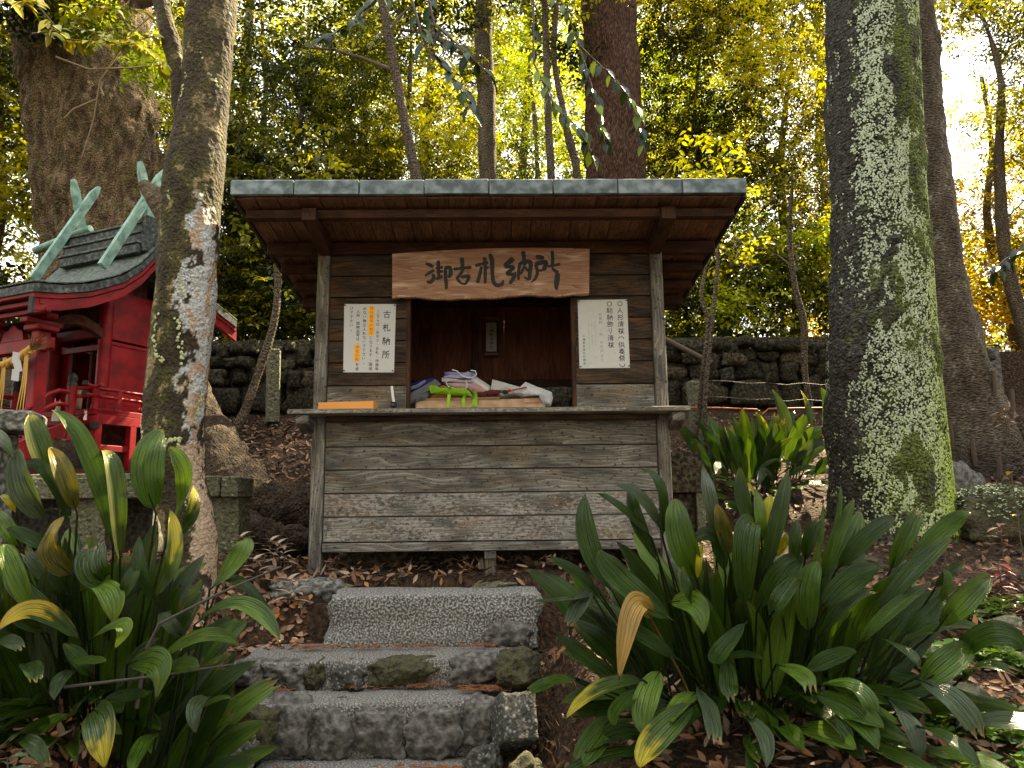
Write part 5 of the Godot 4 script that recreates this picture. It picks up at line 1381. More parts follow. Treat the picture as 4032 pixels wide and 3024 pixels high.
# ---------- trees ----------
# trunk skin: mode 1 spotted, 2 mossy, 3 old camphor, 4 cedar, 5 wrinkled grey, 0 plain
func skin(mode: int, p: Vector3, ang: float, fy: float) -> Color:
	var a := fn.get_noise_3d(p.x * 6.0, p.y * 4.0, p.z * 6.0)
	var d := fn.get_noise_3d(p.x * 22.0, p.y * 16.0, p.z * 22.0)
	match mode:
		1:
			var c := Color(0.06, 0.045, 0.03).lerp(Color(0.115, 0.105, 0.035), clampf(0.5 + a * 1.5, 0, 1))
			if a * 0.9 + d * 0.45 > lerpf(0.2, 0.30, sst(0.9, 1.7, p.y)):
				c = c.lerp(Color(0.42, 0.32, 0.18), 0.75)
			# bare tan bark and pale lichen down the right-hand side
			var side := cos(ang - 0.45)
			var low := sst(2.25, 1.9, p.y)
			var k := side + 0.42 * a + 0.25 * d - lerpf(1.25, 0.8 - 0.16 * sst(0.25, 0.1, absf(p.y - 1.5)), low)
			if k > 0.0:
				c = Color(0.56, 0.40, 0.28).lerp(Color(0.66, 0.49, 0.36), d + 0.5)
				var l := fn.get_noise_3d(p.x * 9.0 + 7.0, p.y * 5.0, p.z * 9.0) + 0.45 * d
				if l > lerpf(-0.14, 0.3, sst(1.25, 0.75, p.y)) and p.y > 0.75 and p.y < 2.2:
					c = Color(0.74, 0.74, 0.73).lerp(Color(0.58, 0.59, 0.60), d + 0.5)
			if p.y > 2.4:
				c = c.lerp(Color(0.10, 0.07, 0.045), 0.35)
			return c
		2:
			var g := sst(-0.2, 0.5, sin(ang + 0.2) * 0.2 + cos(ang - 0.3) * 0.5 + a * 0.7 - p.y * 0.06)
			var c := Color(0.045, 0.038, 0.028).lerp(Color(0.13, 0.125, 0.10), clampf(0.4 + d, 0, 1))
			return c.lerp(Color(0.20, 0.25, 0.045), g * 0.85)
		3:
			var c := Color(0.12, 0.07, 0.035).lerp(Color(0.34, 0.225, 0.115), clampf(0.5 + 1.6 * fn.get_noise_3d(p.x * 12.0, p.y * 2.2, p.z * 12.0) + d * 0.5, 0, 1))
			if fn.get_noise_3d(p.x * 9.0, p.y * 2.0, p.z * 9.0 + 5.0) > 0.34:
				c = c.lerp(Color(0.42, 0.30, 0.21), 0.7)
			return c.lerp(Color(0.15, 0.15, 0.04), clampf(a * 1.2, 0, 0.6))
		6:  # roots: dark bark, darkened further to make up for missing shade
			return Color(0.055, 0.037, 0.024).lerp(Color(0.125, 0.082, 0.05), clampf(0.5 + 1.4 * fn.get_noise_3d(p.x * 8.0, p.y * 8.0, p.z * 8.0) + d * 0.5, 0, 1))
		4:
			return Color(0.12, 0.055, 0.032).lerp(Color(0.22, 0.105, 0.06), clampf(0.5 + d * 1.6, 0, 1))
		5:
			var c := Color(0.12, 0.088, 0.06).lerp(Color(0.24, 0.185, 0.13), clampf(0.5 + a + d * 0.8, 0, 1))
			if d + a * 0.5 > 0.55:
				c = Color(0.42, 0.40, 0.36)
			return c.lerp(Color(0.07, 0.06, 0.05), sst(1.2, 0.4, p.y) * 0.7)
	return Color(0.13, 0.095, 0.06).lerp(Color(0.24, 0.18, 0.12), clampf(0.5 + a + d, 0, 1))


func trunk(b: MB, pts: Array, rad: Array, sides: int, rings: int, mode: int, amp: float, sd: int) -> void:
	fn.seed = sd
	fn.frequency = 1.0
	fn.fractal_octaves = 3
	var cu := Curve3D.new()
	for i in pts.size():
		var d: Vector3 = (pts[mini(i + 1, pts.size() - 1)] - pts[maxi(i - 1, 0)]) * 0.17
		cu.add_point(pts[i], -d, d)
	var p := PackedVector3Array()
	var cols := PackedColorArray()
	var up := Vector3(0, 0, 1)
	for j in rings + 1:
		var f := float(j) / rings * (pts.size() - 1)
		var i := mini(int(f), pts.size() - 2)
		var g := f - i
		var c := cu.sample(i, g)
		var t := (cu.sample(i, minf(g + 0.02, 1.0)) - cu.sample(i, maxf(g - 0.02, 0.0))).normalized()
		var s := up.cross(t).normalized()
		up = t.cross(s).normalized()
		var r0 := lerpf(rad[i], rad[i + 1], smoothstep(0.0, 1.0, g) * 0.5 + g * 0.5)
		for k in sides + 1:
			var a := TAU * (k % sides) / sides
			var o := s * cos(a) + up * sin(a)
			var q := c + o * r0
			var dd := fn.get_noise_3d(q.x * 2.2, q.y * 1.3, q.z * 2.2) * amp * 1.6
			match mode:
				3, 6:
					dd += amp * 0.9 * (absf(fn.get_noise_3d(q.x * 7.0, q.y * 1.6, q.z * 7.0)) - 0.2) + amp * 0.35 * fn.get_noise_3d(q.x * 18.0, q.y * 9.0, q.z * 18.0)
				4:
					dd += amp * 1.1 * (absf(fn.get_noise_3d(q.x * 17.0, q.y * 1.5, q.z * 17.0)) * 2.0 - 0.4)
				5:
					dd += amp * 0.35 * fn.get_noise_3d(q.x * 5.0, q.y * 22.0, q.z * 5.0)
				_:
					dd += amp * 0.45 * fn.get_noise_3d(q.x * 16.0, q.y * 10.0, q.z * 16.0)
			q += o * dd
			p.append(q)
			cols.append(skin(mode, q, PI - a, f))
	# angle runs right to left seen from outside: sheet wants counter-clockwise
	var at := b.ix.size()
	b.sheet(p, sides + 1, rings + 1, TAU * float(rad[0]), 1.0, cols, true)
	var out := 0.0
	var nn := b.n[b.n.size() - 1 - sides / 2]
	var vv := b.v[b.v.size() - 1 - sides / 2] - cu.sample(pts.size() - 2, 1.0)
	if nn.dot(vv) < 0.0:
		for i in range(at, b.ix.size(), 3):
			var s := b.ix[i + 1]
			b.ix[i + 1] = b.ix[i + 2]
			b.ix[i + 2] = s
		for i in range(b.n.size() - p.size(), b.n.size()):
			b.n[i] = -b.n[i]


var sprigs := []


# a short twig with pointed leaves on it
func sprig(sd: int, n: int, size: float, wide: float, droop: float) -> ArrayMesh:
	var r := RandomNumberGenerator.new()
	r.seed = sd
	var b := MB.new()
	for i in n:
		var f := float(i) / n
		var base := Vector3(0.0, 0.0, 0.0) + Vector3(f - 0.5, 0.15 * sin(f * 3.0), 0.0) * size * n * 0.42
		var side := (1.0 if i % 2 == 0 else -1.0)
		var d := Vector3(r.randf_range(0.2, 0.8), r.randf_range(-droop, 0.35), side * r.randf_range(0.5, 1.0)).normalized()
		leaf(b, base, d, Vector3(r.randf_range(-0.5, 0.5), 1, r.randf_range(-0.5, 0.5)), size * r.randf_range(0.75, 1.15), wide, r.randf_range(0.75, 1.2), droop * 0.4)
	return b.mesh()


# one leaf of eight faces, folded along its rib
func leaf(b: MB, at: Vector3, d: Vector3, up: Vector3, l: float, wide: float, shade: float, bend: float) -> void:
	var s := d.cross(up).normalized()
	var u := s.cross(d).normalized()
	b.col = Color(shade, shade, shade)
	var rib := []
	var li := []
	var ri := []
	for k in 5:
		var f := k / 4.0
		var w: float = [0.06, 0.8, 1.0, 0.62, 0.0][k] * wide * l * 0.5
		var c := at + d * l * f - u * bend * l * f * f
		rib.append(b.vert(c, u, Vector2(0.5, f)))
		li.append(b.vert(c - s * w + u * w * 0.35, (u + s * 0.5).normalized(), Vector2(0, f)))
		ri.append(b.vert(c + s * w + u * w * 0.35, (u - s * 0.5).normalized(), Vector2(1, f)))
	for k in 4:
		b.tri(rib[k], rib[k + 1], li[k + 1])
		b.tri(ri[k], ri[k + 1], rib[k + 1])
		if k > 0:
			b.tri(rib[k], li[k + 1], li[k])
			b.tri(ri[k], rib[k + 1], rib[k])


var palettes := {  # near-black and bright tones put shade and backlight into the leaf colour
	"dark": [Color(0.035, 0.05, 0.012), Color(0.06, 0.065, 0.012), Color(0.17, 0.17, 0.014), Color(0.025, 0.032, 0.009), Color(0.36, 0.34, 0.016)],
	"olive": [Color(0.045, 0.045, 0.009), Color(0.38, 0.37, 0.015), Color(0.10, 0.10, 0.01), Color(0.50, 0.46, 0.018), Color(0.03, 0.033, 0.008)],
	"lime": [Color(0.34, 0.43, 0.018), Color(0.46, 0.52, 0.022), Color(0.10, 0.13, 0.014), Color(0.58, 0.56, 0.028), Color(0.045, 0.06, 0.01)],
	"gold": [Color(0.52, 0.36, 0.018), Color(0.62, 0.43, 0.022), Color(0.34, 0.26, 0.016), Color(0.66, 0.50, 0.04), Color(0.13, 0.10, 0.012)],
}


# leaves of a crown: clumps given as [centre, radii, sprigs]
func crown(parent: Node, called: String, clumps: Array, pal: String, kind: int, sd: int, scale := 1.0) -> void:
	var r := RandomNumberGenerator.new()
	r.seed = sd
	var xf := []
	var cols := []
	fn.seed = sd
	fn.frequency = 1.0
	fn.fractal_octaves = 2
	var P: Array = palettes[pal]
	for cl in clumps:
		var c: Vector3 = cl[0]
		var rr: Vector3 = cl[1]
		var tone: int = r.randi() % P.size()
		for i in int(cl[2]):
			var q := Vector3(r.randfn(0.0, 0.45), r.randfn(0.0, 0.45), r.randfn(0.0, 0.45))
			if q.length() > 1.15:
				q = q.normalized() * r.randf_range(0.6, 1.1)
			var p := c + q * rr
			if fn.get_noise_3d(p.x * 1.5, p.y * 1.5, p.z * 1.5) < -0.22:
				continue
			if p.y < ground_y(p.x, p.z) + 0.05:
				continue
			# keep leaves out of the kiosk and the view just before it
			if p.z > -1.5 and absf(p.x) < 1.7 and p.y < 2.4:
				continue
			var bs := Basis.from_euler(Vector3(r.randf_range(-0.5, 0.5), r.randf() * TAU, r.randf_range(-0.9, 0.4)))
			var sz := scale * r.randf_range(0.75, 1.25)
			xf.append(Transform3D(bs.scaled(Vector3(sz, sz, sz)), p))
			var col: Color = P[tone] if r.randf() < 0.7 else P[r.randi() % P.size()]
			var v := r.randf_range(0.75, 1.3)
			cols.append(Color(col.r * v, col.g * v, col.b * v))
	many(called, sprigs[kind], M.leaf, xf, cols, parent)


# a tree or shrub: trunk points, radii, clumps; a bough reaches each clump
func tree(called: String, label: String, category: String, pts: Array, rad: Array, clumps: Array, pal: String, kind: int, sd: int, group := "", scale := 1.0, mode := 0) -> Node3D:
	var t := thing(called, label, category, Vector3.ZERO, 0.0, group)
	var r := RandomNumberGenerator.new()
	r.seed = sd
	var b := MB.new()
	trunk(b, pts, rad, 12, 10 * (pts.size() - 1), mode, float(rad[0]) * 0.12, sd)
	put("trunk", b.mesh(), M.bark, t)
	var k := 0
	for cl in clumps:
		k += 1
		if k > 9:
			break
		var c: Vector3 = cl[0]
		var best: Vector3 = pts[pts.size() - 1]
		for j in 12:
			var f := j / 11.0 * (pts.size() - 1)
			var i := mini(int(f), pts.size() - 2)
			var q: Vector3 = (pts[i] as Vector3).lerp(pts[i + 1], f - i)
			if q.y < c.y - 0.25 and (best.y > c.y or q.distance_to(c) < best.distance_to(c)):
				best = q
		b = MB.new()
		var mid := best.lerp(c, 0.5) + Vector3(r.randf_range(-0.12, 0.12), 0.14, r.randf_range(-0.12, 0.12)) * best.distance_to(c)
		var w := float(rad[rad.size() - 1]) * 0.55
		b.tube([best, best.lerp(mid, 0.5) + Vector3(0, 0.02, 0), mid, mid.lerp(c, 0.6), c], [w, w * 0.8, w * 0.6, w * 0.4, w * 0.2], 6, false)
		put("bough", b.mesh(), M.twig, t)
	crown(t, "foliage", clumps, pal, kind, sd, scale)
	return t


func grove() -> void:
	for i in 3:
		sprigs.append(sprig(31 + i, 7, 0.085, 0.45, 0.5))
	sprigs.append(sprig(41, 9, 0.06, 0.5, 0.35))   # 3 small leaves
	sprigs.append(sprig(51, 6, 0.13, 0.42, 0.6))   # 4 large leaves
	# --- old camphor behind the shrine ---
	var t := thing("camphor_tree", "huge old camphor with peeling brown bark and spreading roots behind the red shrine", "tree")
	var b := MB.new()
	trunk(b, [Vector3(-4.2, 0.6, -4.0), Vector3(-4.25, 1.5, -4.05), Vector3(-4.42, 2.6, -4.15), Vector3(-4.6, 3.7, -4.2), Vector3(-4.82, 4.9, -4.25), Vector3(-5.05, 6.0, -4.3), Vector3(-5.2, 7.4, -4.4)], [0.85, 0.76, 0.70, 0.66, 0.7, 0.73, 0.7], 150, 190, 3, 0.075, 7)
	put("trunk", b.mesh(), M.bark, t)
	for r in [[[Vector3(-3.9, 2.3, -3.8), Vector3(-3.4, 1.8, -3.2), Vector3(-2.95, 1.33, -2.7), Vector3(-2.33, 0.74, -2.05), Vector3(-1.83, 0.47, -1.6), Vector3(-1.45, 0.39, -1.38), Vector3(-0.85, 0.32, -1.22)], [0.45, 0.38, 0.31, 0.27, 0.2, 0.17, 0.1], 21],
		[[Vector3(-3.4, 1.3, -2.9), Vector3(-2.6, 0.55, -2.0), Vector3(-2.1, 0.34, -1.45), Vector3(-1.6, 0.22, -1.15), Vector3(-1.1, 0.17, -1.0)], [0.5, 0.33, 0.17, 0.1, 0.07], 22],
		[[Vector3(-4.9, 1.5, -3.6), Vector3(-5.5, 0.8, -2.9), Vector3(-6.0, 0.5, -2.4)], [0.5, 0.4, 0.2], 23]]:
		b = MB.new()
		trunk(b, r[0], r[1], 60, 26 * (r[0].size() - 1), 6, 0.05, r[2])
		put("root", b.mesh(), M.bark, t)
	for k in 5:
		b = MB.new()
		var c := Vector3(-6.2 + 0.7 * k, 6.9 + 0.3 * sin(k * 2.0), -4.0 + 0.4 * cos(k * 3.0))
		b.tube([Vector3(-5.1, 6.2, -4.3), c * 0.5 + Vector3(-5.1, 6.6, -4.3) * 0.5, c], [0.2, 0.12, 0.05], 8, false)
		put("bough", b.mesh(), M.twig, t)
	crown(t, "foliage", [[Vector3(-6.0, 6.9, -3.6), Vector3(1.0, 0.6, 0.7), 260], [Vector3(-4.4, 6.9, -3.4), Vector3(0.9, 0.5, 0.6), 240], [Vector3(-5.2, 7.8, -4.2), Vector3(1.8, 0.8, 1.4), 420]], "olive", 1, 71)
	crown(t, "low_foliage", [[Vector3(-5.0, 5.85, -3.2), Vector3(0.9, 0.34, 0.35), 330], [Vector3(-6.0, 5.6, -3.3), Vector3(0.5, 0.5, 0.35), 200]], "dark", 0, 76)
	crown(t, "yellow_foliage", [[Vector3(-4.25, 5.55, -3.1), Vector3(0.5, 0.24, 0.3), 130], [Vector3(-3.7, 5.1, -3.1), Vector3(0.3, 0.3, 0.3), 70]], "lime", 0, 77)
	# --- spotted tree in front of the shrine ---
	t = thing("spotted_tree", "slender tree with mossy dark bark and white lichen patches between shrine and kiosk", "tree")
	b = MB.new()
	trunk(b, [Vector3(-1.57, -0.1, 0.34), Vector3(-1.60, 0.29, 0.34), Vector3(-1.69, 0.655, 0.36), Vector3(-1.685, 1.28, 0.38), Vector3(-1.672, 1.77, 0.39), Vector3(-1.665, 2.18, 0.4), Vector3(-1.635, 2.62, 0.4), Vector3(-1.612, 3.05, 0.4), Vector3(-1.612, 3.5, 0.4), Vector3(-1.58, 4.3, 0.38)], [0.135, 0.125, 0.16, 0.158, 0.16, 0.16, 0.135, 0.142, 0.145, 0.12], 120, 420, 1, 0.014, 17)
	put("trunk", b.mesh(), M.bark_smooth, t)
	b = MB.new()
	trunk(b, [Vector3(-1.66, 2.45, 0.36), Vector3(-1.765, 2.72, 0.33), Vector3(-1.835, 3.0, 0.3), Vector3(-1.95, 3.36, 0.28), Vector3(-2.1, 3.9, 0.2)], [0.09, 0.07, 0.056, 0.05, 0.04], 40, 90, 1, 0.01, 18)
	put("limb", b.mesh(), M.bark_smooth, t)
	b = MB.new()
	trunk(b, [Vector3(-1.74, 2.0, 0.42), Vector3(-1.83, 2.1, 0.44), Vector3(-1.895, 2.17, 0.45), Vector3(-1.93, 2.185, 0.455)], [0.10, 0.075, 0.05, 0.03], 24, 30, 0, 0.015, 19)
	put("broken_stub", b.mesh(), M.bark_smooth, t)
	# creeping fern: chains of round leaflets on the bark
	var disc := MB.new()
	disc.col = Color.WHITE
	var m0 := disc.vert(Vector3(0, 0, 0.25), Vector3.BACK, Vector2.ZERO)
	var ring := []
	for i in 7:
		var a := TAU * i / 7.0
		ring.append(disc.vert(Vector3(cos(a), sin(a), 0), Vector3(cos(a) * 0.6, sin(a) * 0.6, 1).normalized(), Vector2.ZERO))
	for i in 7:
		disc.tri(m0, ring[i], ring[(i + 1) % 7])
	var dm := disc.mesh()
	var xf := []
	var cols := []
	# chains as [height, angle, height, angle ...] down the trunk; angle 0 looks right, PI/2 to the viewer
	var chains := [[0.93, 2.75, 0.80, 2.3, 0.74, 1.8, 0.76, 1.2, 0.78, 0.9], [0.76, 1.35, 0.77, 1.0, 0.74, 0.9], [0.66, 1.1, 0.6, 0.8, 0.55, 0.7], [2.14, 1.2, 1.98, 0.85, 1.94, 0.95], [1.62, 1.35, 1.5, 1.15], [1.42, 2.0, 1.3, 2.1, 1.2, 1.9, 1.17, 1.6], [1.4, 1.35, 1.25, 1.15, 1.16, 1.1], [2.62, 1.8, 2.5, 1.7, 2.47, 1.1], [3.15, 1.8, 3.02, 1.9, 2.9, 1.5], [2.8, 1.1, 2.75, 0.6], [3.25, 0.9, 3.22, 0.5], [2.24, 1.9, 2.3, 1.5], [0.52, 0.6, 0.4, 0.55], [2.42, 1.9, 2.35, 1.3, 2.2, 0.9], [2.95, 2.2, 2.8, 2.1, 2.62, 2.3], [2.1, 1.95, 2.04, 1.8], [1.05, 0.35, 0.95, 0.4, 0.86, 0.5]]
	for ch in chains:
		for k in range(0, ch.size() - 2, 2):
			var n := int(5 + 42 * absf(ch[k] - ch[k + 2]) + 9 * absf(ch[k + 1] - ch[k + 3]))
			for i in n:
				var f := float(i) / n
				var h: float = lerpf(ch[k], ch[k + 2], f) + rng.randf_range(-0.012, 0.012)
				var a: float = lerpf(ch[k + 1], ch[k + 3], f) + rng.randf_range(-0.07, 0.07)
				var c := Vector3(-1.685 + 0.03 * sst(1.2, 3.0, h) - 0.02 * sst(1.0, 0.6, h) + 0.05 * sst(2.2, 3.1, h), h, 0.385)
				var rr := 0.166 - 0.022 * sst(2.1, 2.7, h)
				var d := Vector3(cos(a), 0, sin(a))
				var bs := Basis.looking_at(-d + Vector3(rng.randf_range(-0.3, 0.3), rng.randf_range(-0.3, 0.5), 0), Vector3.UP)
				var s := rng.randf_range(0.0055, 0.0095)
				xf.append(Transform3D(bs.scaled(Vector3.ONE * s), c + d * rr))
				cols.append(Color(0.42, 0.48, 0.28).lerp(Color(0.5, 0.54, 0.22), rng.randf()))
	many("creeping_fern", dm, M.disc, xf, cols, t)
	crown(t, "foliage", [[Vector3(-2.3, 4.3, 0.0), Vector3(0.9, 0.5, 0.7), 160], [Vector3(-1.3, 4.8, 0.2), Vector3(0.9, 0.5, 0.8), 160]], "olive", 0, 72)
	# --- cedar ---
	t = thing("cedar_tree", "straight cedar trunk with furrowed reddish bark rising behind the kiosk roof", "tree")
	b = MB.new()
	trunk(b, [Vector3(1.56, 1.6, -4.6), Vector3(1.55, 3.0, -4.6), Vector3(1.545, 4.3, -4.6), Vector3(1.525, 6.0, -4.6), Vector3(1.50, 8.0, -4.6), Vector3(1.5, 11.0, -4.6)], [0.5, 0.42, 0.375, 0.345, 0.33, 0.26], 170, 130, 4, 0.024, 27)
	put("trunk", b.mesh(), M.bark_long, t)
	crown(t, "foliage", [[Vector3(1.5, 10.5, -4.6), Vector3(1.6, 1.6, 1.6), 260]], "dark", 3, 73)
	# --- moss-covered trunk ---
	t = thing("mossy_tree", "thick upright trunk coated with pale round fern leaflets and green moss right of the kiosk", "tree")
	b = MB.new()
	var mp := [Vector3(2.60, -0.05, -0.6), Vector3(2.615, 0.37, -0.6), Vector3(2.645, 1.3, -0.6), Vector3(2.70, 2.0, -0.6), Vector3(2.723, 2.63, -0.6), Vector3(2.80, 4.07, -0.6), Vector3(2.9, 5.6, -0.6)]
	var mr := [0.44, 0.385, 0.348, 0.318, 0.306, 0.31, 0.28]
	trunk(b, mp, mr, 150, 340, 2, 0.03, 37)
	put("trunk", b.mesh(), M.bark, t)
	xf = []
	cols = []
	fn.seed = 5
	fn.frequency = 1.0
	var n := 0
	for i in 95000:
		var h := rng.randf_range(0.2, 4.6)
		var a := rng.randf_range(-0.6, PI + 0.5)
		var k := 0
		while k < 5 and h > mp[k + 1].y:
			k += 1
		var f: float = clampf((h - mp[k].y) / (mp[k + 1].y - mp[k].y), 0, 1)
		var c: Vector3 = (mp[k] as Vector3).lerp(mp[k + 1], f)
		c.y = h
		var rr := lerpf(mr[k], mr[k + 1], f) + 0.006
		var d := Vector3(cos(a), 0, sin(a))
		var q := c + d * rr
		var dens := 0.56 + 0.5 * fn.get_noise_3d(q.x * 3.4, q.y * 1.3, q.z * 3.4) + 0.6 * fn.get_noise_3d(q.x * 11.0, q.y * 9.0, q.z * 11.0)
		dens -= 0.6 * sst(0.66, 0.86, a / PI) + 0.2 * sst(2.4, 4.2, h)
		dens += 0.22 * sst(1.2, 0.4, h) * sst(0.75, 0.4, a / PI)
		if rng.randf() > dens:
			continue
		var bs := Basis.looking_at(-d + Vector3(rng.randf_range(-0.45, 0.45), rng.randf_range(-0.2, 0.6), rng.randf_range(-0.2, 0.2)), Vector3.UP)
		var s := rng.randf_range(0.0042, 0.0076)
		xf.append(Transform3D(bs.scaled(Vector3.ONE * s), q))
		var gr := sst(0.48, 0.2, a / PI) * 0.75 + sst(1.3, 0.3, h) * 0.35
		cols.append(Color(0.44, 0.50, 0.37).lerp(Color(0.42, 0.54, 0.06), clampf(gr + rng.randf_range(-0.25, 0.25), 0, 1)) * rng.randf_range(0.75, 1.2))
	many("creeping_fern", dm, M.disc, xf, cols, t)
	crown(t, "foliage", [[Vector3(3.3, 5.6, -0.4), Vector3(1.6, 0.7, 1.3), 300], [Vector3(2.0, 5.9, -1.2), Vector3(1.5, 0.7, 1.2), 260]], "olive", 1, 74)
	# --- second trunk behind it ---
	t = thing("grey_trunk_tree", "leaning grey-brown trunk with ringed bark and knobbly roots behind the mossy trunk", "tree")
	b = MB.new()
	trunk(b, [Vector3(4.05, 0.15, -1.9), Vector3(3.98, 0.7, -1.9), Vector3(3.83, 1.3, -1.9), Vector3(3.76, 2.0, -1.9), Vector3(3.72, 2.8, -1.9), Vector3(3.70, 3.9, -1.9), Vector3(3.70, 4.9, -1.9), Vector3(3.7, 6.6, -1.9)], [0.66, 0.5, 0.40, 0.345, 0.315, 0.33, 0.355, 0.3], 110, 230, 5, 0.03, 47)
	put("trunk", b.mesh(), M.bark_ring, t)
	for k in 9:
		b = MB.new()
		var a := -0.3 + 0.42 * k
		var d := Vector3(cos(a), 0, sin(a))
		var p0 := Vector3(4.0, 1.05 - 0.1 * (k % 3), -1.9) + d * 0.36
		trunk(b, [p0, p0 + d * 0.12 + Vector3(0, -0.25, 0), p0 + d * 0.2 + Vector3(0.05 * sin(k * 2.0), -0.5, 0), p0 + d * 0.34 + Vector3(0, -0.8, 0)], [0.09, 0.075, 0.06, 0.05], 14, 24, 5, 0.02, 48 + k)
		put("root", b.mesh(), M.bark, t)
	for k in 11:
		b = MB.new()
		var a := 0.2 + 0.27 * k
		var d := Vector3(cos(a), 0, sin(a))
		var p0 := Vector3(4.0, 0.55 + 0.13 * ((k * 7) % 6), -1.9) + d * (0.56 - 0.04 * ((k * 7) % 6))
		b.tube([p0, p0 + d * 0.03 + Vector3(0, 0.09, 0), p0 + d * 0.035 + Vector3(0, 0.2 + 0.02 * (k % 3), 0)], [0.02, 0.018, 0.016], 7)
		put("cut_shoot", b.mesh(), M.twig, t)
	crown(t, "foliage", [[Vector3(4.4, 6.6, -1.6), Vector3(1.4, 0.8, 1.2), 300], [Vector3(5.2, 6.1, -2.5), Vector3(1.5, 0.8, 1.2), 420], [Vector3(4.3, 6.3, -3.0), Vector3(1.4, 0.8, 1.0), 300]], "olive", 1, 75)  # outer clumps added out of view to keep sun off the lower right leaves
	# --- thin trunks close behind the kiosk ---
	tree("slim_tree", "slim smooth brown trunk leaning left behind the kiosk roof", "tree", [Vector3(-0.35, 1.0, -2.6), Vector3(-0.55, 2.4, -2.6), Vector3(-0.728, 3.46, -2.6), Vector3(-0.94, 4.55, -2.6), Vector3(-1.11, 5.5, -2.6), Vector3(-1.3, 6.6, -2.6)], [0.06, 0.055, 0.05, 0.047, 0.05, 0.04], [[Vector3(-1.5, 5.9, -2.8), Vector3(1.1, 0.7, 0.7), 260], [Vector3(-2.3, 5.2, -2.9), Vector3(0.9, 0.7, 0.6), 190], [Vector3(-0.6, 5.7, -2.9), Vector3(0.8, 0.55, 0.6), 150], [Vector3(-2.9, 6.3, -3.0), Vector3(0.9, 0.6, 0.6), 160]], "dark", 3, 101)
	tree("dark_tree", "dark shaggy trunk hung with dead fronds behind the middle of the kiosk", "tree", [Vector3(-0.1, 2.0, -5.0), Vector3(-0.1, 3.6, -5.0), Vector3(-0.085, 4.8, -5.0), Vector3(-0.11, 6.0, -5.0), Vector3(-0.13, 7.3, -5.0), Vector3(-0.1, 8.4, -5.0)], [0.14, 0.125, 0.115, 0.12, 0.125, 0.1], [[Vector3(-0.3, 7.6, -4.8), Vector3(1.4, 0.7, 0.8), 240], [Vector3(-0.2, 6.3, -5.0), Vector3(0.5, 0.5, 0.4), 80], [Vector3(-1.4, 6.8, -5.0), Vector3(1.0, 0.7, 0.6), 160]], "dark", 3, 102)
	tree("slim_tree", "straight thin trunk left of the cedar", "tree", [Vector3(0.74, 1.8, -4.2), Vector3(0.71, 3.2, -4.2), Vector3(0.69, 4.2, -4.2), Vector3(0.66, 5.4, -4.2), Vector3(0.65, 6.7, -4.2), Vector3(0.6, 7.8, -4.2)], [0.06, 0.052, 0.047, 0.045, 0.042, 0.03], [[Vector3(0.4, 7.0, -4.2), Vector3(0.9, 0.6, 0.7), 260], [Vector3(0.9, 6.0, -4.4), Vector3(0.5, 0.4, 0.4), 70]], "dark", 0, 103)
	tree("forked_sapling", "crooked reddish sapling between the thin trunk and the cedar", "tree", [Vector3(1.2, 1.9, -4.35), Vector3(1.04, 3.6, -4.3), Vector3(1.0, 4.4, -4.25), Vector3(0.92, 4.75, -4.2), Vector3(0.86, 5.1, -4.2), Vector3(0.75, 5.9, -4.2), Vector3(0.8, 6.6, -4.2)], [0.05, 0.05, 0.048, 0.05, 0.042, 0.036, 0.03], [[Vector3(1.0, 6.8, -4.0), Vector3(0.8, 0.5, 0.6), 100]], "olive", 0, 104)
	# saplings right of the kiosk
	tree("sapling", "pale crooked sapling just right of the kiosk", "sapling", [Vector3(1.45, 0.55, -1.5), Vector3(1.60, 1.0, -1.5), Vector3(1.66, 1.4, -1.5), Vector3(1.735, 1.85, -1.52), Vector3(1.70, 2.1, -1.54), Vector3(1.78, 2.45, -1.58), Vector3(1.84, 3.0, -1.62)], [0.022, 0.022, 0.02, 0.021, 0.018, 0.016, 0.01], [[Vector3(1.95, 3.2, -1.7), Vector3(0.4, 0.35, 0.3), 40], [Vector3(2.1, 2.6, -1.8), Vector3(0.3, 0.25, 0.3), 24]], "olive", 0, 105)
	tree("sapling", "second pale sapling crossing the first one right of the kiosk", "sapling", [Vector3(1.64, 0.55, -1.4), Vector3(1.65, 1.2, -1.42), Vector3(1.73, 1.7, -1.45), Vector3(1.79, 2.1, -1.46), Vector3(1.84, 2.5, -1.48), Vector3(1.82, 2.9, -1.5)], [0.02, 0.018, 0.016, 0.018, 0.014, 0.008], [[Vector3(1.75, 3.1, -1.5), Vector3(0.4, 0.3, 0.3), 36]], "olive", 0, 106)
	tree("sapling", "tan knotty sapling in front of the stone wall left of the mossy trunk", "sapling", [Vector3(2.98, 0.95, -2.6), Vector3(2.955, 1.3, -2.6), Vector3(2.93, 1.66, -2.6), Vector3(2.955, 2.1, -2.6), Vector3(2.90, 2.5, -2.62), Vector3(2.9, 3.0, -2.65), Vector3(2.99, 3.6, -2.7)], [0.035, 0.032, 0.03, 0.033, 0.028, 0.022, 0.012], [[Vector3(3.0, 3.7, -2.8), Vector3(0.6, 0.5, 0.4), 70], [Vector3(2.5, 3.0, -2.9), Vector3(0.5, 0.4, 0.4), 50]], "olive", 0, 107)
	# dark leaning stems left of the kiosk
	tree("sapling", "curved dark stem rising between the big root and the kiosk", "sapling", [Vector3(-2.42, 0.95, -2.3), Vector3(-2.26, 1.2, -2.35), Vector3(-2.15, 1.6, -2.4), Vector3(-2.02, 2.2, -2.45), Vector3(-2.05, 2.9, -2.5), Vector3(-2.15, 3.6, -2.5)], [0.05, 0.045, 0.04, 0.036, 0.03, 0.02], [[Vector3(-2.1, 3.7, -2.5), Vector3(0.8, 0.6, 0.5), 120], [Vector3(-1.9, 2.9, -2.7), Vector3(0.6, 0.5, 0.4), 90]], "dark", 0, 108)
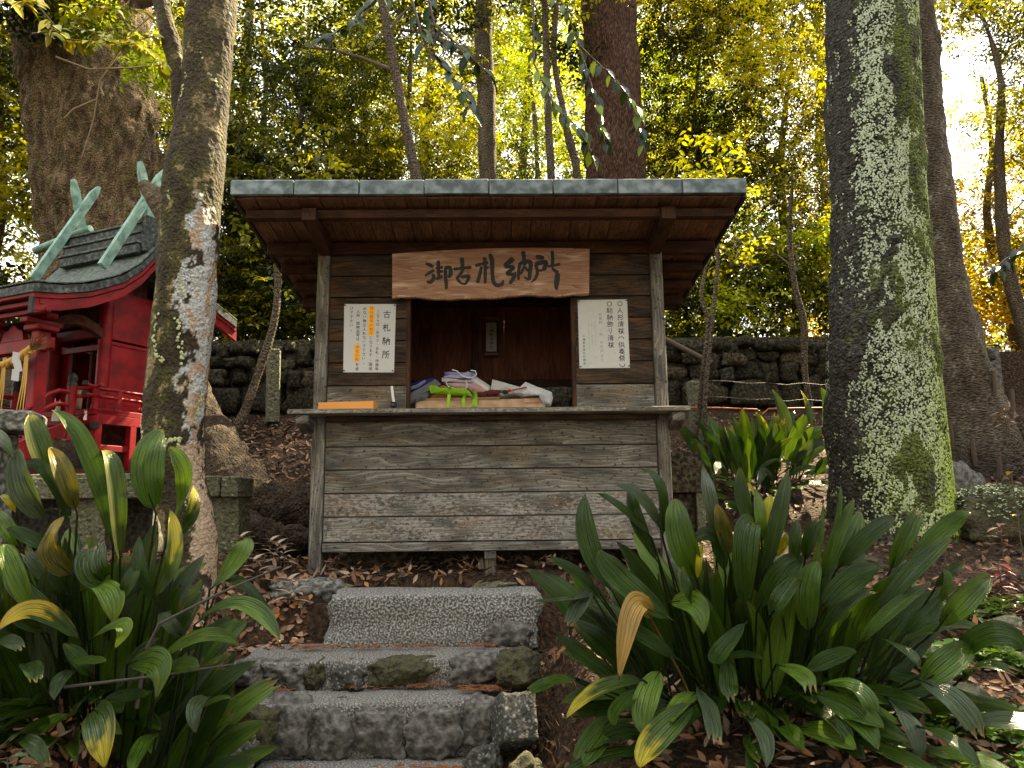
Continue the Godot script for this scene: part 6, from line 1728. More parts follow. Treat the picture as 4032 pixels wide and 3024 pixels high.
	# --- the trees and bushes beyond the wall ---
	var g := "trees beyond the stone wall"
	var spec := [
		["dense dark evergreen with fine leaves left of the kiosk roof", Vector3(-2.6, 0, -5.2), 6.6, "dark", 3, [[-0.2, 3.2, 0.3], [0.6, 4.2, 0.1], [-0.6, 5.0, 0.0], [0.3, 5.9, 0.2], [-1.0, 3.9, -0.3], [1.0, 5.3, -0.4], [0.2, 2.6, 0.4]], 0.85, 230],
		["olive evergreen behind the upper left corner of the roof", Vector3(-1.5, 0, -6.4), 8.5, "olive", 0, [[0.2, 4.2, 0.2], [-0.7, 5.3, 0.2], [0.6, 6.2, 0.0], [-0.3, 7.3, 0.1], [0.9, 5.0, -0.2], [0.1, 3.2, 0.3], [-0.9, 6.6, -0.2]], 0.95, 200],
		["dark leafy tree behind the left part of the roof", Vector3(-3.7, 0, -7.4), 9.5, "dark", 0, [[0.5, 4.5, 0.3], [-0.5, 5.6, 0.1], [0.9, 6.4, 0.1], [0.0, 7.6, 0.0], [-1.0, 6.9, 0.0], [1.2, 8.2, -0.2], [0.2, 3.4, 0.2], [1.4, 5.2, 0.2]], 1.1, 220],
		["bright lime tree between the slim trunk and the cedar", Vector3(0.6, 0, -8.6), 9.0, "lime", 0, [[-0.3, 4.3, 0.2], [0.5, 5.4, 0.2], [-0.7, 6.3, 0.0], [0.6, 7.2, 0.0], [0.0, 8.4, 0.0], [1.2, 4.4, -0.3], [0.2, 3.3, 0.3]], 1.1, 170],
		["lime tree with gaps just right of the cedar", Vector3(2.9, 0, -7.4), 8.0, "lime", 0, [[-0.4, 4.0, 0.2], [0.5, 4.9, 0.1], [-0.5, 5.8, 0.1], [0.5, 6.8, 0.0], [-0.2, 7.7, 0.0], [0.8, 3.6, 0.1], [-0.8, 3.2, 0.2]], 1.0, 190],
		["olive tree with dark twigs above the right end of the roof", Vector3(3.0, 0, -5.2), 6.8, "olive", 3, [[0.2, 3.3, 0.2], [-0.6, 4.1, 0.2], [0.7, 4.7, 0.0], [-0.2, 5.5, 0.1], [0.6, 6.2, 0.0], [-0.9, 5.2, 0.0], [-0.6, 6.6, 0.3], [0.3, 7.3, 0.2], [-1.0, 7.4, 0.1]], 0.95, 230],
		["yellow-green tree left of the mossy trunk", Vector3(4.2, 0, -6.2), 7.5, "olive", 0, [[-0.4, 3.6, 0.2], [0.5, 4.5, 0.1], [-0.3, 5.4, 0.1], [0.6, 6.3, 0.0], [0.0, 7.2, 0.0], [0.9, 3.5, 0.1], [-0.8, 7.6, 0.3], [0.4, 8.2, 0.2]], 1.0, 210],
		["golden tree between the two thick right-hand trunks and the frame edge", Vector3(7.3, 0, -6.0), 7.0, "gold", 0, [[-0.5, 2.9, 0.2], [0.4, 3.6, 0.2], [-0.4, 4.5, 0.1], [0.7, 5.2, 0.0], [1.2, 3.0, 0.1], [-0.9, 3.6, 0.0]], 1.0, 130],
		["tall dark-leaved tree at the upper right edge", Vector3(6.5, 0, -4.6), 7.5, "dark", 0, [[0.5, 5.3, 0.2], [0.9, 6.3, 0.0], [-0.4, 7.0, 0.0], [0.3, 7.6, 0.0], [1.1, 4.6, 0.2]], 0.9, 120],
		["dark thin-stemmed tree behind the tall upper right one", Vector3(7.2, 0, -5.0), 8.0, "olive", 0, [[-0.3, 5.2, 0.2], [0.5, 6.0, 0.1], [-0.4, 7.0, 0.0]], 1.0, 110],
		["shady fern-leaved tree at the left edge behind the camphor", Vector3(-6.7, 0, -5.6), 7.0, "dark", 4, [[0.0, 3.0, 0.3], [-0.6, 3.9, 0.2], [0.5, 4.8, 0.2], [-0.4, 5.7, 0.2], [0.5, 2.4, 0.5], [0.0, 6.6, 0.0]], 0.9, 150],
		["dark shrubby tree between camphor and spotted trunk", Vector3(-3.3, 0, -5.0), 5.4, "dark", 0, [[0.0, 2.7, 0.2], [-0.4, 3.4, 0.2], [0.3, 4.1, 0.1], [-0.3, 4.9, 0.0], [0.4, 3.0, 0.2]], 0.95, 190]]
	var i2 := 0
	for s in spec:
		var p: Vector3 = s[1]
		p.y = ground_y(p.x, p.z)
		var hh: float = s[2]
		var lean := 0.25 * sin(i2 * 2.3)
		var pts := []
		var rad := []
		for k in 5:
			var f := k / 4.0
			pts.append(p + Vector3(lean * f + 0.1 * sin(k * 2.0 + i2), f * (hh - p.y) * 0.95 - 0.1, 0.08 * cos(k * 1.7 + i2)))
			rad.append(lerpf(0.055 + 0.006 * hh, 0.02, f))
		var cl := []
		for c in s[5]:
			cl.append([Vector3(p.x + c[0], c[1], p.z + c[2]), Vector3(1.1, 0.75, 0.75) * s[6], s[7] * 3.2])
		tree("grove_tree", s[0], "tree", pts, rad, cl, s[3], s[4], 200 + i2, g, 0.85)
		i2 += 1
	# far sunlit trees
	var far := [[-12.5, -13.0, "olive"], [-9.0, -15.5, "olive"], [-6.2, -13.0, "olive"], [-3.8, -16.0, "lime"], [-1.6, -12.5, "olive"], [0.8, -15.0, "lime"], [3.0, -12.0, "lime"], [5.4, -15.0, "lime"], [7.6, -12.0, "gold"], [17.0, -16.0, "gold"], [13.5, -11.5, "gold"]]
	var where := ["beyond the left edge", "behind the camphor at the left edge", "behind the shrine roof", "behind the spotted tree", "behind the left half of the kiosk roof", "seen left of the cedar", "seen right of the cedar", "above the right end of the kiosk roof", "behind the mossy trunk", "at the far right beyond the grey trunk", "at the far right edge"]
	for k in far.size():
		var p := Vector3(far[k][0], 0, far[k][1])
		p.y = ground_y(p.x, p.z)
		var cl := []
		for j in 14 if far[k][0] < 5.0 else 8:
			cl.append([p + Vector3(rng.randf_range(-1.6, 1.6), 0.6 + 1.05 * j, rng.randf_range(-0.8, 0.8)), Vector3(1.7, 1.05, 1.1), 230])
		tree("far_tree", "distant sunlit %s tree %s" % [{"olive": "olive", "lime": "bright green", "gold": "golden"}[far[k][2]], where[k]], "tree", [p, p + Vector3(0.1, 2.5, 0), p + Vector3(-0.1, 5.0, 0), p + Vector3(0.1, 8.5, 0), p + Vector3(0, 14.5, 0)], [0.16, 0.14, 0.12, 0.1, 0.05], cl, far[k][2], 1, 300 + k, "far trees in the sun", 1.35)
	# the wood that closes the place in: a far mass, plus an unseen near ring added to block low sky
	var r := RandomNumberGenerator.new()
	r.seed = 77
	xf = []
	cols = []
	for i in 30000:
		var a := r.randf() * TAU
		var back := cos(a) < 0.1
		var q := Vector3(sin(a), 0, -cos(a)) * (r.randf_range(19.0, 30.0) if not back else r.randf_range(10.0, 15.0))
		var top := 15.0 if not back else 12.0
		if not back and a > 0.42 and a < 1.2:   # lower towards the sun
			top = 4.0
		q += Vector3(0, 0, 1.0)
		q.y = ground_y(q.x, q.z) + top * pow(r.randf(), 0.8)
		if fn.get_noise_3d(q.x * 0.5, q.y * 0.5, q.z * 0.5) < -0.2:
			continue
		var sz := r.randf_range(2.0, 3.6)
		xf.append(Transform3D(Basis.from_euler(Vector3(r.randf_range(-0.6, 0.6), r.randf() * TAU, r.randf_range(-0.9, 0.5))).scaled(Vector3(sz, sz, sz)), q))
		cols.append((palettes["olive" if i % 3 else "lime"][r.randi() % 5] as Color) * r.randf_range(0.7, 1.2))
	var wood_mass := many("surrounding_woods", sprigs[1], M.leaf, xf, cols)
	wood_mass.set_meta("label", "far-off wood with an unseen near ring added to block low sky")
	wood_mass.set_meta("category", "woods")
	# bushes along the top of the wall
	var bu := [[-3.0, "dark"], [-1.9, "dark"], [-0.8, "olive"], [0.4, "olive"], [1.5, "lime"], [2.5, "lime"], [3.5, "lime"], [4.6, "olive"], [5.8, "gold"], [7.2, "gold"]]
	var bl := ["dark bush on the wall behind the shrine's rear eave", "dark bush on the wall left of the kiosk", "bush on the wall hidden behind the kiosk's left half", "bush on the wall hidden behind the kiosk's middle", "bright bush on the wall at the right edge of the kiosk roof", "bright ferny bush on the wall behind the two crossed saplings", "bright bush on the wall behind the tan sapling", "yellowish bush on the wall beside the mossy trunk", "golden bush behind the grey trunk's roots", "golden bush at the far right behind the wall"]
	for k in bu.size():
		var p := Vector3(bu[k][0], 0, -4.7 - 0.35 * (k % 3))
		p.y = ground_y(p.x, p.z)
		var cl := []
		for j in 5:
			cl.append([p + Vector3(rng.randf_range(-0.5, 0.5), 0.35 + 0.28 * j, rng.randf_range(-0.3, 0.3)), Vector3(0.66, 0.4, 0.45), 170])
		tree("bush", bl[k], "bush", [p, p + Vector3(0.05, 0.6, 0), p + Vector3(-0.03, 1.4, 0)], [0.03, 0.025, 0.012], cl, bu[k][1], k % 3, 400 + k, "bushes on top of the stone wall", 0.95)


# ---------- broad-leaved clumps in front ----------
func blade_colors(ty: int, f: float, e: float, r: RandomNumberGenerator, sd: float) -> Color:
	var base := Color(0.036, 0.078, 0.008)
	match ty:
		1:
			base = Color(0.065, 0.13, 0.011)
		2:
			base = Color(0.13, 0.22, 0.026)
		3:
			base = Color(0.66, 0.58, 0.02)  # strong yellow painted in for sun shining through the blade
		4, 9:
			base = Color(0.055, 0.10, 0.014)
		5:
			base = Color(0.13, 0.12, 0.018)
		6:
			base = Color(0.075, 0.11, 0.055)
		7:
			base = Color(0.48, 0.29, 0.07)
		8:
			base = Color(0.07, 0.12, 0.018)
	var k := fn.get_noise_2d(f * 3.0 + sd, e * 1.3)
	var st := fn.get_noise_2d(sd * 3.0 + 9.0, e * 9.0)
	base = base * (1.0 + 0.35 * k + 0.25 * st)
	if ty == 4:
		base = base.lerp(Color(0.55, 0.45, 0.03), sst(0.5, 0.72, f + 0.25 * k + 0.1 * st))
	elif ty == 9:
		base = base.lerp(Color(0.62, 0.45, 0.03), sst(0.35, 0.5, f + 0.3 * k + 0.16 * e))
	elif ty == 5:
		base = base.lerp(Color(0.30, 0.22, 0.02), sst(0.55, 0.85, f + 0.3 * k))
	elif ty == 8:
		base = base.lerp(Color(0.60, 0.58, 0.22), sst(0.1, 0.4, -e * 0.9 + 0.5 * st + 0.2 * f - 0.2))
		base = base.lerp(Color(0.62, 0.52, 0.10), sst(0.8, 0.95, f))
	elif ty < 3 and sd > 0.6:
		base = base.lerp(Color(0.20, 0.22, 0.02), 0.55 * sst(0.75, 1.1, f + 0.5 * st))
	base = base.lerp(Color(0.34, 0.25, 0.11), 0.75 * sst(0.93 + 0.04 * st, 1.0, f))
	if sd < 0.16:
		base = base.lerp(Color(0.33, 0.22, 0.09), 0.8 * sst(0.79 + 0.04 * st, 0.86, f))
	return base


# one strap leaf: foot, middle and tip of the blade, carried by a stalk from the ground
func strap_leaf(parent: Node, foot: Vector3, mid: Vector3, tip: Vector3, w: float, ty: int, root: Vector3, r: RandomNumberGenerator) -> void:
	var sd := r.randf()
	var torn := sd < 0.16 and ty != 7 and ty != 3   # the tip broken off raggedly
	var b := MB.new()
	var c1 := mid * 2.0 - (foot + tip) * 0.5
	var p := PackedVector3Array()
	var cols := PackedColorArray()
	var nv := 17
	var nu := 7
	var roll := r.randf_range(-0.55, 0.55)
	var fold := r.randf_range(0.15, 0.6)
	var wave := r.randf_range(0.0, 0.1)
	var out := Vector3(tip.x - root.x, 0, tip.z - root.z)
	for j in nv:
		var f := j / float(nv - 1) * (0.86 if torn else 1.0)
		var q := foot.lerp(c1, f).lerp(c1.lerp(tip, f), f)
		var t := ((c1 - foot) * (1 - f) + (tip - c1) * f).normalized()
		# face the viewer's side and the sky in part, as leaves spread round a clump do
		var want := (Vector3(out.x * 0.3, 0.55, 0.75)).rotated(t, roll + 0.35 * (f - 0.5))
		var s := t.cross(want).normalized()
		var u := s.cross(t).normalized()
		var wid := w * 0.67 * (1.68 * pow(f, 0.6) * pow(1.0 - f, 0.7) * (1.0 - 0.25 * sst(0.82, 1.0, f)) + 0.05 * (1.0 - f))
		for i in nu:
			var e := i / float(nu - 1) * 2.0 - 1.0
			var rag := t * (0.02 * sin(i * 4.1 + sd * 50.0)) if torn and j == nv - 1 else Vector3.ZERO
			p.append(q + rag + s * e * wid * (1.0 - 0.12 * fold * absf(e)) + u * (absf(e) * wid * fold + wave * wid * e * sin(f * 13.0 + sd * 20.0)))
			cols.append(blade_colors(ty, f, e, r, sd))
	b.sheet(p, nu, nv, 1.0, 1.0, cols)
	# stalk
	var k := b.v.size()
	b.col = Color(0.022, 0.034, 0.01) if ty != 7 else Color(0.2, 0.13, 0.05)
	var td := (c1 - foot).normalized()
	b.tube([root, root.lerp(foot, 0.45) + Vector3(0, 0.02, 0), foot - td * 0.02, foot + td * w * 0.5], [0.0045, 0.004, 0.004, 0.002], 5, false)
	put("leaf", b.mesh(), M.blade, parent)


func clump(label: String, blades: Array, heart: Vector3, spread: Vector2, fill: int, sd: int) -> void:
	var t := thing("aspidistra_clump", label, "plant", Vector3.ZERO, 0.0, "broad-leaved clumps")
	var r := RandomNumberGenerator.new()
	r.seed = sd
	fn.seed = sd
	fn.frequency = 1.0
	fn.fractal_octaves = 2
	for q in blades:
		var foot := Vector3(q[0], q[1], q[2])
		var root := Vector3(lerpf(foot.x, heart.x, 0.45), 0, lerpf(foot.z, heart.z, 0.55)) + Vector3(r.randf_range(-0.05, 0.05), 0, r.randf_range(-0.05, 0.05))
		root.y = ground_y(root.x, root.z) - 0.02
		strap_leaf(t, foot, Vector3(q[3], q[4], q[5]), Vector3(q[6], q[7], q[8]), q[9], q[10], root, r)
	for i in fill:
		var a := r.randf() * TAU
		var d := sqrt(r.randf())
		var root := heart + Vector3(cos(a) * d * spread.x * 0.6, 0, sin(a) * d * spread.y * 0.6)
		root.y = ground_y(root.x, root.z) - 0.02
		var o := Vector3(cos(a) + r.randf_range(-0.4, 0.4), 0, sin(a) * 0.8 - 0.25)
		var st := r.randf_range(0.03, 0.2)
		var l := r.randf_range(0.3, 0.48)
		var lean := (0.12 + 0.75 * d) * r.randf_range(0.5, 1.0)
		var foot := root + (Vector3.UP + o * lean * 0.5).normalized() * st
		var mid := foot + (Vector3.UP + o * lean).normalized() * l * 0.5
		if i % 4 == 1:   # an old leaf bent over towards the ground
			o = Vector3(cos(a) * 0.9, 0, absf(sin(a)) + 0.35)
			l = r.randf_range(0.2, 0.32)
			root.z += r.randf_range(0.05, 0.42)
			root.y = ground_y(root.x, root.z) - 0.02
			st *= r.randf_range(0.5, 1.0)
			l *= 1.15
			foot = root + (Vector3.UP + o * 0.7).normalized() * st
			mid = foot + (Vector3.UP * r.randf_range(-0.1, 0.5) + o).normalized() * l * 0.5
			lean = 1.6
		var tip := mid + (Vector3.UP * (1.0 - lean * 0.75) + o * lean * 1.1).normalized() * l * 0.5
		strap_leaf(t, foot, mid, tip, r.randf_range(0.06, 0.095) if i % 4 == 1 else r.randf_range(0.07, 0.12), [0, 0, 0, 1, 1, 6, 2][r.randi() % 7], root, r)


func clumps() -> void:
	clump("big broad-leaved clump right of the steps with a dead golden leaf", BLADES_RIGHT, Vector3(0.98, -0.3, 1.5), Vector2(0.85, 0.3), 160, 1)
	clump("broad-leaved clump left of the steps with yellow-tipped and striped leaves", BLADES_LEFT, Vector3(-1.42, -0.2, 1.55), Vector2(0.6, 0.36), 220, 2)
	# behind the kiosk, in front of the wall
	clump("shaded broad-leaved clump between kiosk, stone wall and mossy trunk", [
		[2.28, 0.95, -1.4, 2.25, 1.1, -1.4, 2.17, 1.3, -1.4, 0.1, 6], [2.42, 1.0, -1.3, 2.4, 1.15, -1.3, 2.36, 1.27, -1.3, 0.1, 4], [2.5, 0.95, -1.25, 2.52, 1.12, -1.2, 2.47, 1.28, -1.2, 0.09, 2], [1.78, 0.72, -1.3, 1.76, 0.85, -1.3, 1.72, 1.0, -1.3, 0.08, 0],
		[1.95, 0.8, -1.4, 1.93, 0.95, -1.4, 1.92, 1.14, -1.42, 0.08, 1], [2.1, 0.85, -1.3, 2.06, 0.98, -1.3, 1.98, 1.1, -1.25, 0.07, 4], [1.62, 0.6, -1.2, 1.56, 0.75, -1.2, 1.5, 0.9, -1.2, 0.08, 0], [2.2, 0.7, -1.1, 2.3, 0.82, -1.0, 2.38, 0.8, -0.9, 0.09, 6],
		[1.9, 0.6, -1.1, 2.02, 0.7, -1.0, 2.1, 0.66, -0.9, 0.08, 6], [1.7, 0.6, -1.1, 1.62, 0.68, -1.0, 1.56, 0.62, -0.9, 0.08, 6], [2.0, 0.55, -1.0, 1.9, 0.62, -0.9, 1.82, 0.52, -0.8, 0.08, 6], [2.3, 0.6, -1.0, 2.36, 0.7, -0.9, 2.42, 0.62, -0.8, 0.08, 1]],
		Vector3(2.0, 0.5, -1.45), Vector2(0.62, 0.45), 62, 3)


# small leafy sprout: stem and opposite leaves
func sprout(called: String, label: String, cat: String, at: Vector3, h: float, n: int, l: float, wide: float, col: Color, sd: int, group := "", lean := Vector3.ZERO) -> void:
	var t := thing(called, label, cat, at, 0.0, group)
	var r := RandomNumberGenerator.new()
	r.seed = sd
	var b := MB.new()
	b.tube([Vector3(0, -0.02, 0), Vector3(0.01, h * 0.5, 0) + lean * 0.4, Vector3(0.0, h, 0) + lean], [0.004, 0.003, 0.002], 5)
	put("stem", b.mesh(), M.twig, t)
	for i in n:
		var f := 0.45 + 0.55 * float(i) / maxi(1, n - 1)
		b = MB.new()
		var a := i * 2.4 + r.randf()
		leaf(b, Vector3(0.005, h * f, 0) + lean * f, Vector3(cos(a), r.randf_range(-0.15, 0.4), sin(a)).normalized(), Vector3.UP, l * r.randf_range(0.7, 1.1), wide, 1.0, 0.25)
		for k in b.c.size():
			b.c[k] = Color(col.r, col.g, col.b) * r.randf_range(0.95, 1.05)
		put("leaf", b.mesh(), M.gloss, t)


# a hanging branch with big glossy leaves
func leafy_branch(label: String, pts: Array, r0: float, per: float, l: float, wide: float, pal: Array, sd: int, hang: float) -> void:
	var t := thing("leafy_branch", label, "branch")
	var r := RandomNumberGenerator.new()
	r.seed = sd
	for path in pts:
		var b := MB.new()
		var rad := []
		for i in path.size():
			rad.append(lerpf(r0, r0 * 0.3, i / float(path.size() - 1)))
		b.tube(path, rad, 6)
		put("twig", b.mesh(), M.twig, t)
		var len := 0.0
		for i in path.size() - 1:
			len += (path[i] as Vector3).distance_to(path[i + 1])
		var n := int(len * per)
		for i in n:
			var f: float = (0.12 + 0.88 * (i + r.randf()) / n) * (path.size() - 1)
			var k := mini(int(f), path.size() - 2)
			var q: Vector3 = (path[k] as Vector3).lerp(path[k + 1], f - k)
			var td: Vector3 = (path[k + 1] - path[k]).normalized()
			var a := r.randf() * TAU
			var d := (td * 0.7 + Vector3(cos(a), -hang * r.randf_range(0.5, 1.2), sin(a) * 0.8)).normalized()
			b = MB.new()
			leaf(b, q, d, Vector3(r.randf_range(-0.4, 0.4), 0.7, r.randf_range(0.2, 0.9)), l * r.randf_range(0.7, 1.15), wide, 1.0, 0.3)
			var col: Color = pal[r.randi() % pal.size()]
			for m in b.c.size():
				b.c[m] = col
			put("leaf", b.mesh(), M.gloss, t)


func plants() -> void:
	var dk := [Color(0.016, 0.03, 0.017), Color(0.022, 0.036, 0.024), Color(0.014, 0.025, 0.011), Color(0.03, 0.055, 0.014)]
	leafy_branch("dark glossy leafy branch hanging at the top above the left half of the roof", [
		[Vector3(-0.45, 3.3, 0.9), Vector3(-0.53, 2.95, 1.0), Vector3(-0.62, 2.75, 1.08), Vector3(-0.79, 2.63, 1.1)],
		[Vector3(-0.35, 3.2, 0.9), Vector3(-0.26, 2.78, 1.0), Vector3(-0.12, 2.65, 1.0), Vector3(0.02, 2.5, 1.0)],
		[Vector3(-0.4, 3.0, 1.0), Vector3(-0.29, 2.59, 1.1), Vector3(-0.15, 2.42, 1.1), Vector3(-0.06, 2.24, 1.12)]], 0.007, 24.0, 0.1, 0.52, dk, 61, 0.45)
	leafy_branch("drooping glossy branch with some yellow-green leaves in front of the cedar", [
		[Vector3(0.3, 3.3, 0.7), Vector3(0.42, 3.0, 0.8), Vector3(0.48, 2.8, 0.8), Vector3(0.67, 2.6, 0.8), Vector3(0.77, 2.45, 0.8), Vector3(0.8, 2.23, 0.8)],
		[Vector3(0.25, 3.2, 0.75), Vector3(0.24, 2.7, 0.8), Vector3(0.35, 2.45, 0.8), Vector3(0.5, 2.3, 0.8), Vector3(0.54, 2.16, 0.8)],
		[Vector3(0.48, 2.8, 0.8), Vector3(0.54, 2.55, 0.82), Vector3(0.58, 2.35, 0.82), Vector3(0.6, 2.2, 0.85)]], 0.006, 26.0, 0.085, 0.5, dk + [Color(0.16, 0.22, 0.02), Color(0.09, 0.13, 0.03)], 62, 0.9)
	leafy_branch("branch with bright yellow leaves at the upper left over the camphor trunk", [
		[Vector3(-2.5, 3.3, 0.2), Vector3(-2.3, 3.2, 0.3), Vector3(-2.15, 3.1, 0.35), Vector3(-1.95, 3.15, 0.35)],
		[Vector3(-2.7, 3.2, 0.3), Vector3(-2.5, 3.15, 0.4), Vector3(-2.3, 3.3, 0.4), Vector3(-2.0, 3.28, 0.4)],
		[Vector3(-2.6, 3.3, 0.5), Vector3(-2.35, 3.0, 0.55), Vector3(-2.15, 2.98, 0.55), Vector3(-1.98, 3.0, 0.5), Vector3(-1.84, 2.9, 0.45)],
		[Vector3(-2.75, 3.2, 0.7), Vector3(-2.45, 3.0, 0.85), Vector3(-2.3, 2.98, 0.9)]], 0.006, 60.0, 0.085, 0.6, [Color(0.42, 0.38, 0.03), Color(0.3, 0.33, 0.03), Color(0.5, 0.40, 0.04)], 63, 0.2)
	leafy_branch("dark rosette branch at the right frame edge in front of the golden leaves", [
		[Vector3(2.6, 1.6, 1.3), Vector3(2.35, 1.5, 1.4), Vector3(2.2, 1.42, 1.4), Vector3(2.13, 1.36, 1.4)]], 0.006, 40.0, 0.075, 0.5, dk, 64, 0.2)
	# bare twig hanging across the camphor
	var bt := thing("bare_twig", "bare thin hanging twig across the camphor trunk at the upper left", "twig")
	for pth in [[Vector3(-1.95, 3.5, 0.2), Vector3(-2.12, 3.2, 0.3), Vector3(-2.28, 2.9, 0.3), Vector3(-2.3, 2.65, 0.3), Vector3(-2.35, 2.42, 0.3)], [Vector3(-2.55, 3.05, 0.3), Vector3(-2.35, 2.97, 0.3), Vector3(-2.1, 2.98, 0.3), Vector3(-1.9, 3.0, 0.3)], [Vector3(-2.29, 2.78, 0.3), Vector3(-2.42, 2.72, 0.3), Vector3(-2.47, 2.66, 0.3)]]:
		var b := MB.new()
		b.tube(pth, [0.007, 0.006, 0.005, 0.004, 0.003].slice(0, pth.size()), 5)
		put("shoot", b.mesh(), paint(lin(0.24, 0.17, 0.10), 0.8), bt)
	var P := [
		[Vector3(-0.95, 0, 1.72), 0.42, 7, 0.085, 0.5, Color(0.10, 0.17, 0.05), "slender green seedling beside the left clump in front of the stone pier"],
		[Vector3(-1.36, 0, 2.15), 0.14, 6, 0.065, 0.75, Color(0.13, 0.24, 0.12), "pale green seedling at the bottom left corner"],
		[Vector3(-0.95, 0, 2.05), 0.14, 7, 0.06, 0.7, Color(0.14, 0.24, 0.09), "bright serrated seedling at the bottom left of the steps"],
		[Vector3(-0.82, 0, 2.0), 0.12, 5, 0.07, 0.5, Color(0.16, 0.28, 0.05), "light green seedling right beside the bottom boulder left of the steps"],
		[Vector3(-0.53, 0, 0.13), 0.075, 4, 0.045, 0.6, Color(0.20, 0.30, 0.05), "tiny bright sprout on the top step under the kiosk"],
		[Vector3(-0.47, 0, 0.15), 0.03, 2, 0.03, 0.6, Color(0.16, 0.24, 0.09), "tinier sprout right of the bright sprout under the kiosk"],
		[Vector3(0.16, 0, 1.62), 0.12, 4, 0.07, 0.55, Color(0.14, 0.26, 0.04), "light green seedling between the steps and the right clump"],
		[Vector3(0.12, 0, 1.9), 0.08, 4, 0.055, 0.7, Color(0.18, 0.30, 0.05), "small bright seedling at the bottom right of the steps"],
		[Vector3(0.22, 0, 2.0), 0.06, 4, 0.05, 0.9, Color(0.09, 0.19, 0.05), "round-leaved seedling below the right clump"],
		[Vector3(-2.15, 0, 0.6), 0.78, 11, 0.085, 0.55, Color(0.06, 0.09, 0.03), "dark shrubby seedling in front of the shrine stairs"],
		[Vector3(2.42, 0, 0.95), 0.72, 3, 0.05, 0.6, Color(0.45, 0.33, 0.03), "thin seedling with yellow leaves at the right edge"]]
	for i in P.size():
		var q: Array = P[i]
		var at: Vector3 = q[0]
		at.y = ground_y(at.x, at.z)
		sprout("seedling", q[6], "seedling", at, q[1], q[2], q[3], q[4], q[5], 500 + i, "seedlings on the ground")
	# red-leaved shrubs on the right slope
	var NL := ["red-leaved seedling just below the moss mound", "red-leaved seedling at the right edge under the moss mound", "dull red seedling between the right clump and the mossy trunk foot", "red-leaved seedling lowest on the right slope", "pinkish seedling half way down the right slope", "red sprig growing from the roots of the grey trunk"]
	var NP := [Vector3(2.55, 0, 0.1), Vector3(2.85, 0, 0.15), Vector3(2.3, 0, 0.25), Vector3(2.5, 0, 0.65), Vector3(2.25, 0, 0.75), Vector3(3.85, 0.85, -1.2)]
	for i in 6:
		var at: Vector3 = NP[i]
		if at.y == 0.0:
			at.y = ground_y(at.x, at.z)
		sprout("red_seedling", NL[i], "seedling", at, 0.2 + 0.03 * (i % 3), 12, 0.085, 0.38, [Color(0.26, 0.09, 0.09), Color(0.30, 0.15, 0.14), Color(0.22, 0.12, 0.11), Color(0.28, 0.06, 0.07)][i % 4], 520 + i, "red-leaved seedlings on the right slope")
	# dry stem with seed heads before the back clump
	var vt := thing("dry_stem", "dry thin stem with pale curled leaves in front of the shaded clump", "dry plant", Vector3(1.46, ground_y(1.46, 0.2), 0.2))
	for k in 3:
		var b := MB.new()
		b.tube([Vector3(0.02 * k, 0, 0), Vector3(0.03 * k, 0.28, 0), Vector3(0.05 * k - 0.03, 0.55 - 0.05 * k, 0)], [0.002, 0.0018, 0.0012], 4)
		put("stalk", b.mesh(), M.twig, vt)
		for i in 6:
			b = MB.new()
			var a := i * 2.4 + k
			leaf(b, Vector3(0.04 * k - 0.01, 0.1 + 0.075 * i, 0), Vector3(cos(a), -0.3, sin(a)).normalized(), Vector3.UP, 0.028, 0.5, 1.0, 0.5)
			for m in b.c.size():
				b.c[m] = Color(0.42, 0.32, 0.28)
			put("dry_leaf", b.mesh(), M.dry, vt)
	# clover and low herbs at the lower right
	var lf := MB.new()
	for k in 3:
		var a := TAU * k / 3.0
		leaf(lf, Vector3(cos(a), 0, sin(a)) * 0.003, Vector3(cos(a), 0.2, sin(a)).normalized(), Vector3.UP, 0.03, 0.95, 1.0, 0.1)
	var xf := []
	var cols := []
	for i in 3200:
		var x := rng.randf_range(1.3, 2.9)
		var z := rng.randf_range(0.7, 2.2)
		if fn.get_noise_2d(x * 2.0, z * 2.0) < -0.05:
			continue
		var s := rng.randf_range(0.8, 1.6)
		xf.append(Transform3D(Basis.from_euler(Vector3(rng.randf_range(-0.4, 0.4), rng.randf() * TAU, rng.randf_range(-0.4, 0.4))).scaled(Vector3.ONE * s), Vector3(x, ground_y(x, z) + rng.randf_range(0.01, 0.06), z)))
		cols.append(Color(0.10, 0.19, 0.04) * rng.randf_range(0.7, 1.5))
	for i in 60:
		var x := rng.randf_range(0.02, 0.4)
		var z := rng.randf_range(1.75, 2.2)
		var s := rng.randf_range(0.7, 1.2)
		xf.append(Transform3D(Basis.from_euler(Vector3(rng.randf_range(-0.4, 0.4), rng.randf() * TAU, 0.2)).scaled(Vector3.ONE * s), Vector3(x, ground_y(x, z) + rng.randf_range(0.02, 0.06), z)))
		cols.append(Color(0.09, 0.19, 0.05))
	var cl := many("clover", lf.mesh(), M.leaf, xf, cols)
	cl.set_meta("label", "low green clover spreading over the ground at the lower right")
	cl.set_meta("category", "clover")
	# moss mound: a boulder under round leaflets
	var md := thing("leafy_boulder", "low rounded boulder covered in small pale green leaves at the right edge", "boulder", Vector3(3.22, 0.28, -0.42))
	stone("rock", md, Vector3.ZERO, Vector3(0.75, 0.42, 0.5), M.stone_moss, 2)
	xf = []
	cols = []
	var dl := MB.new()
	leaf(dl, Vector3.ZERO, Vector3(0, 0.2, 1).normalized(), Vector3.UP, 0.03, 0.75, 1.0, 0.3)
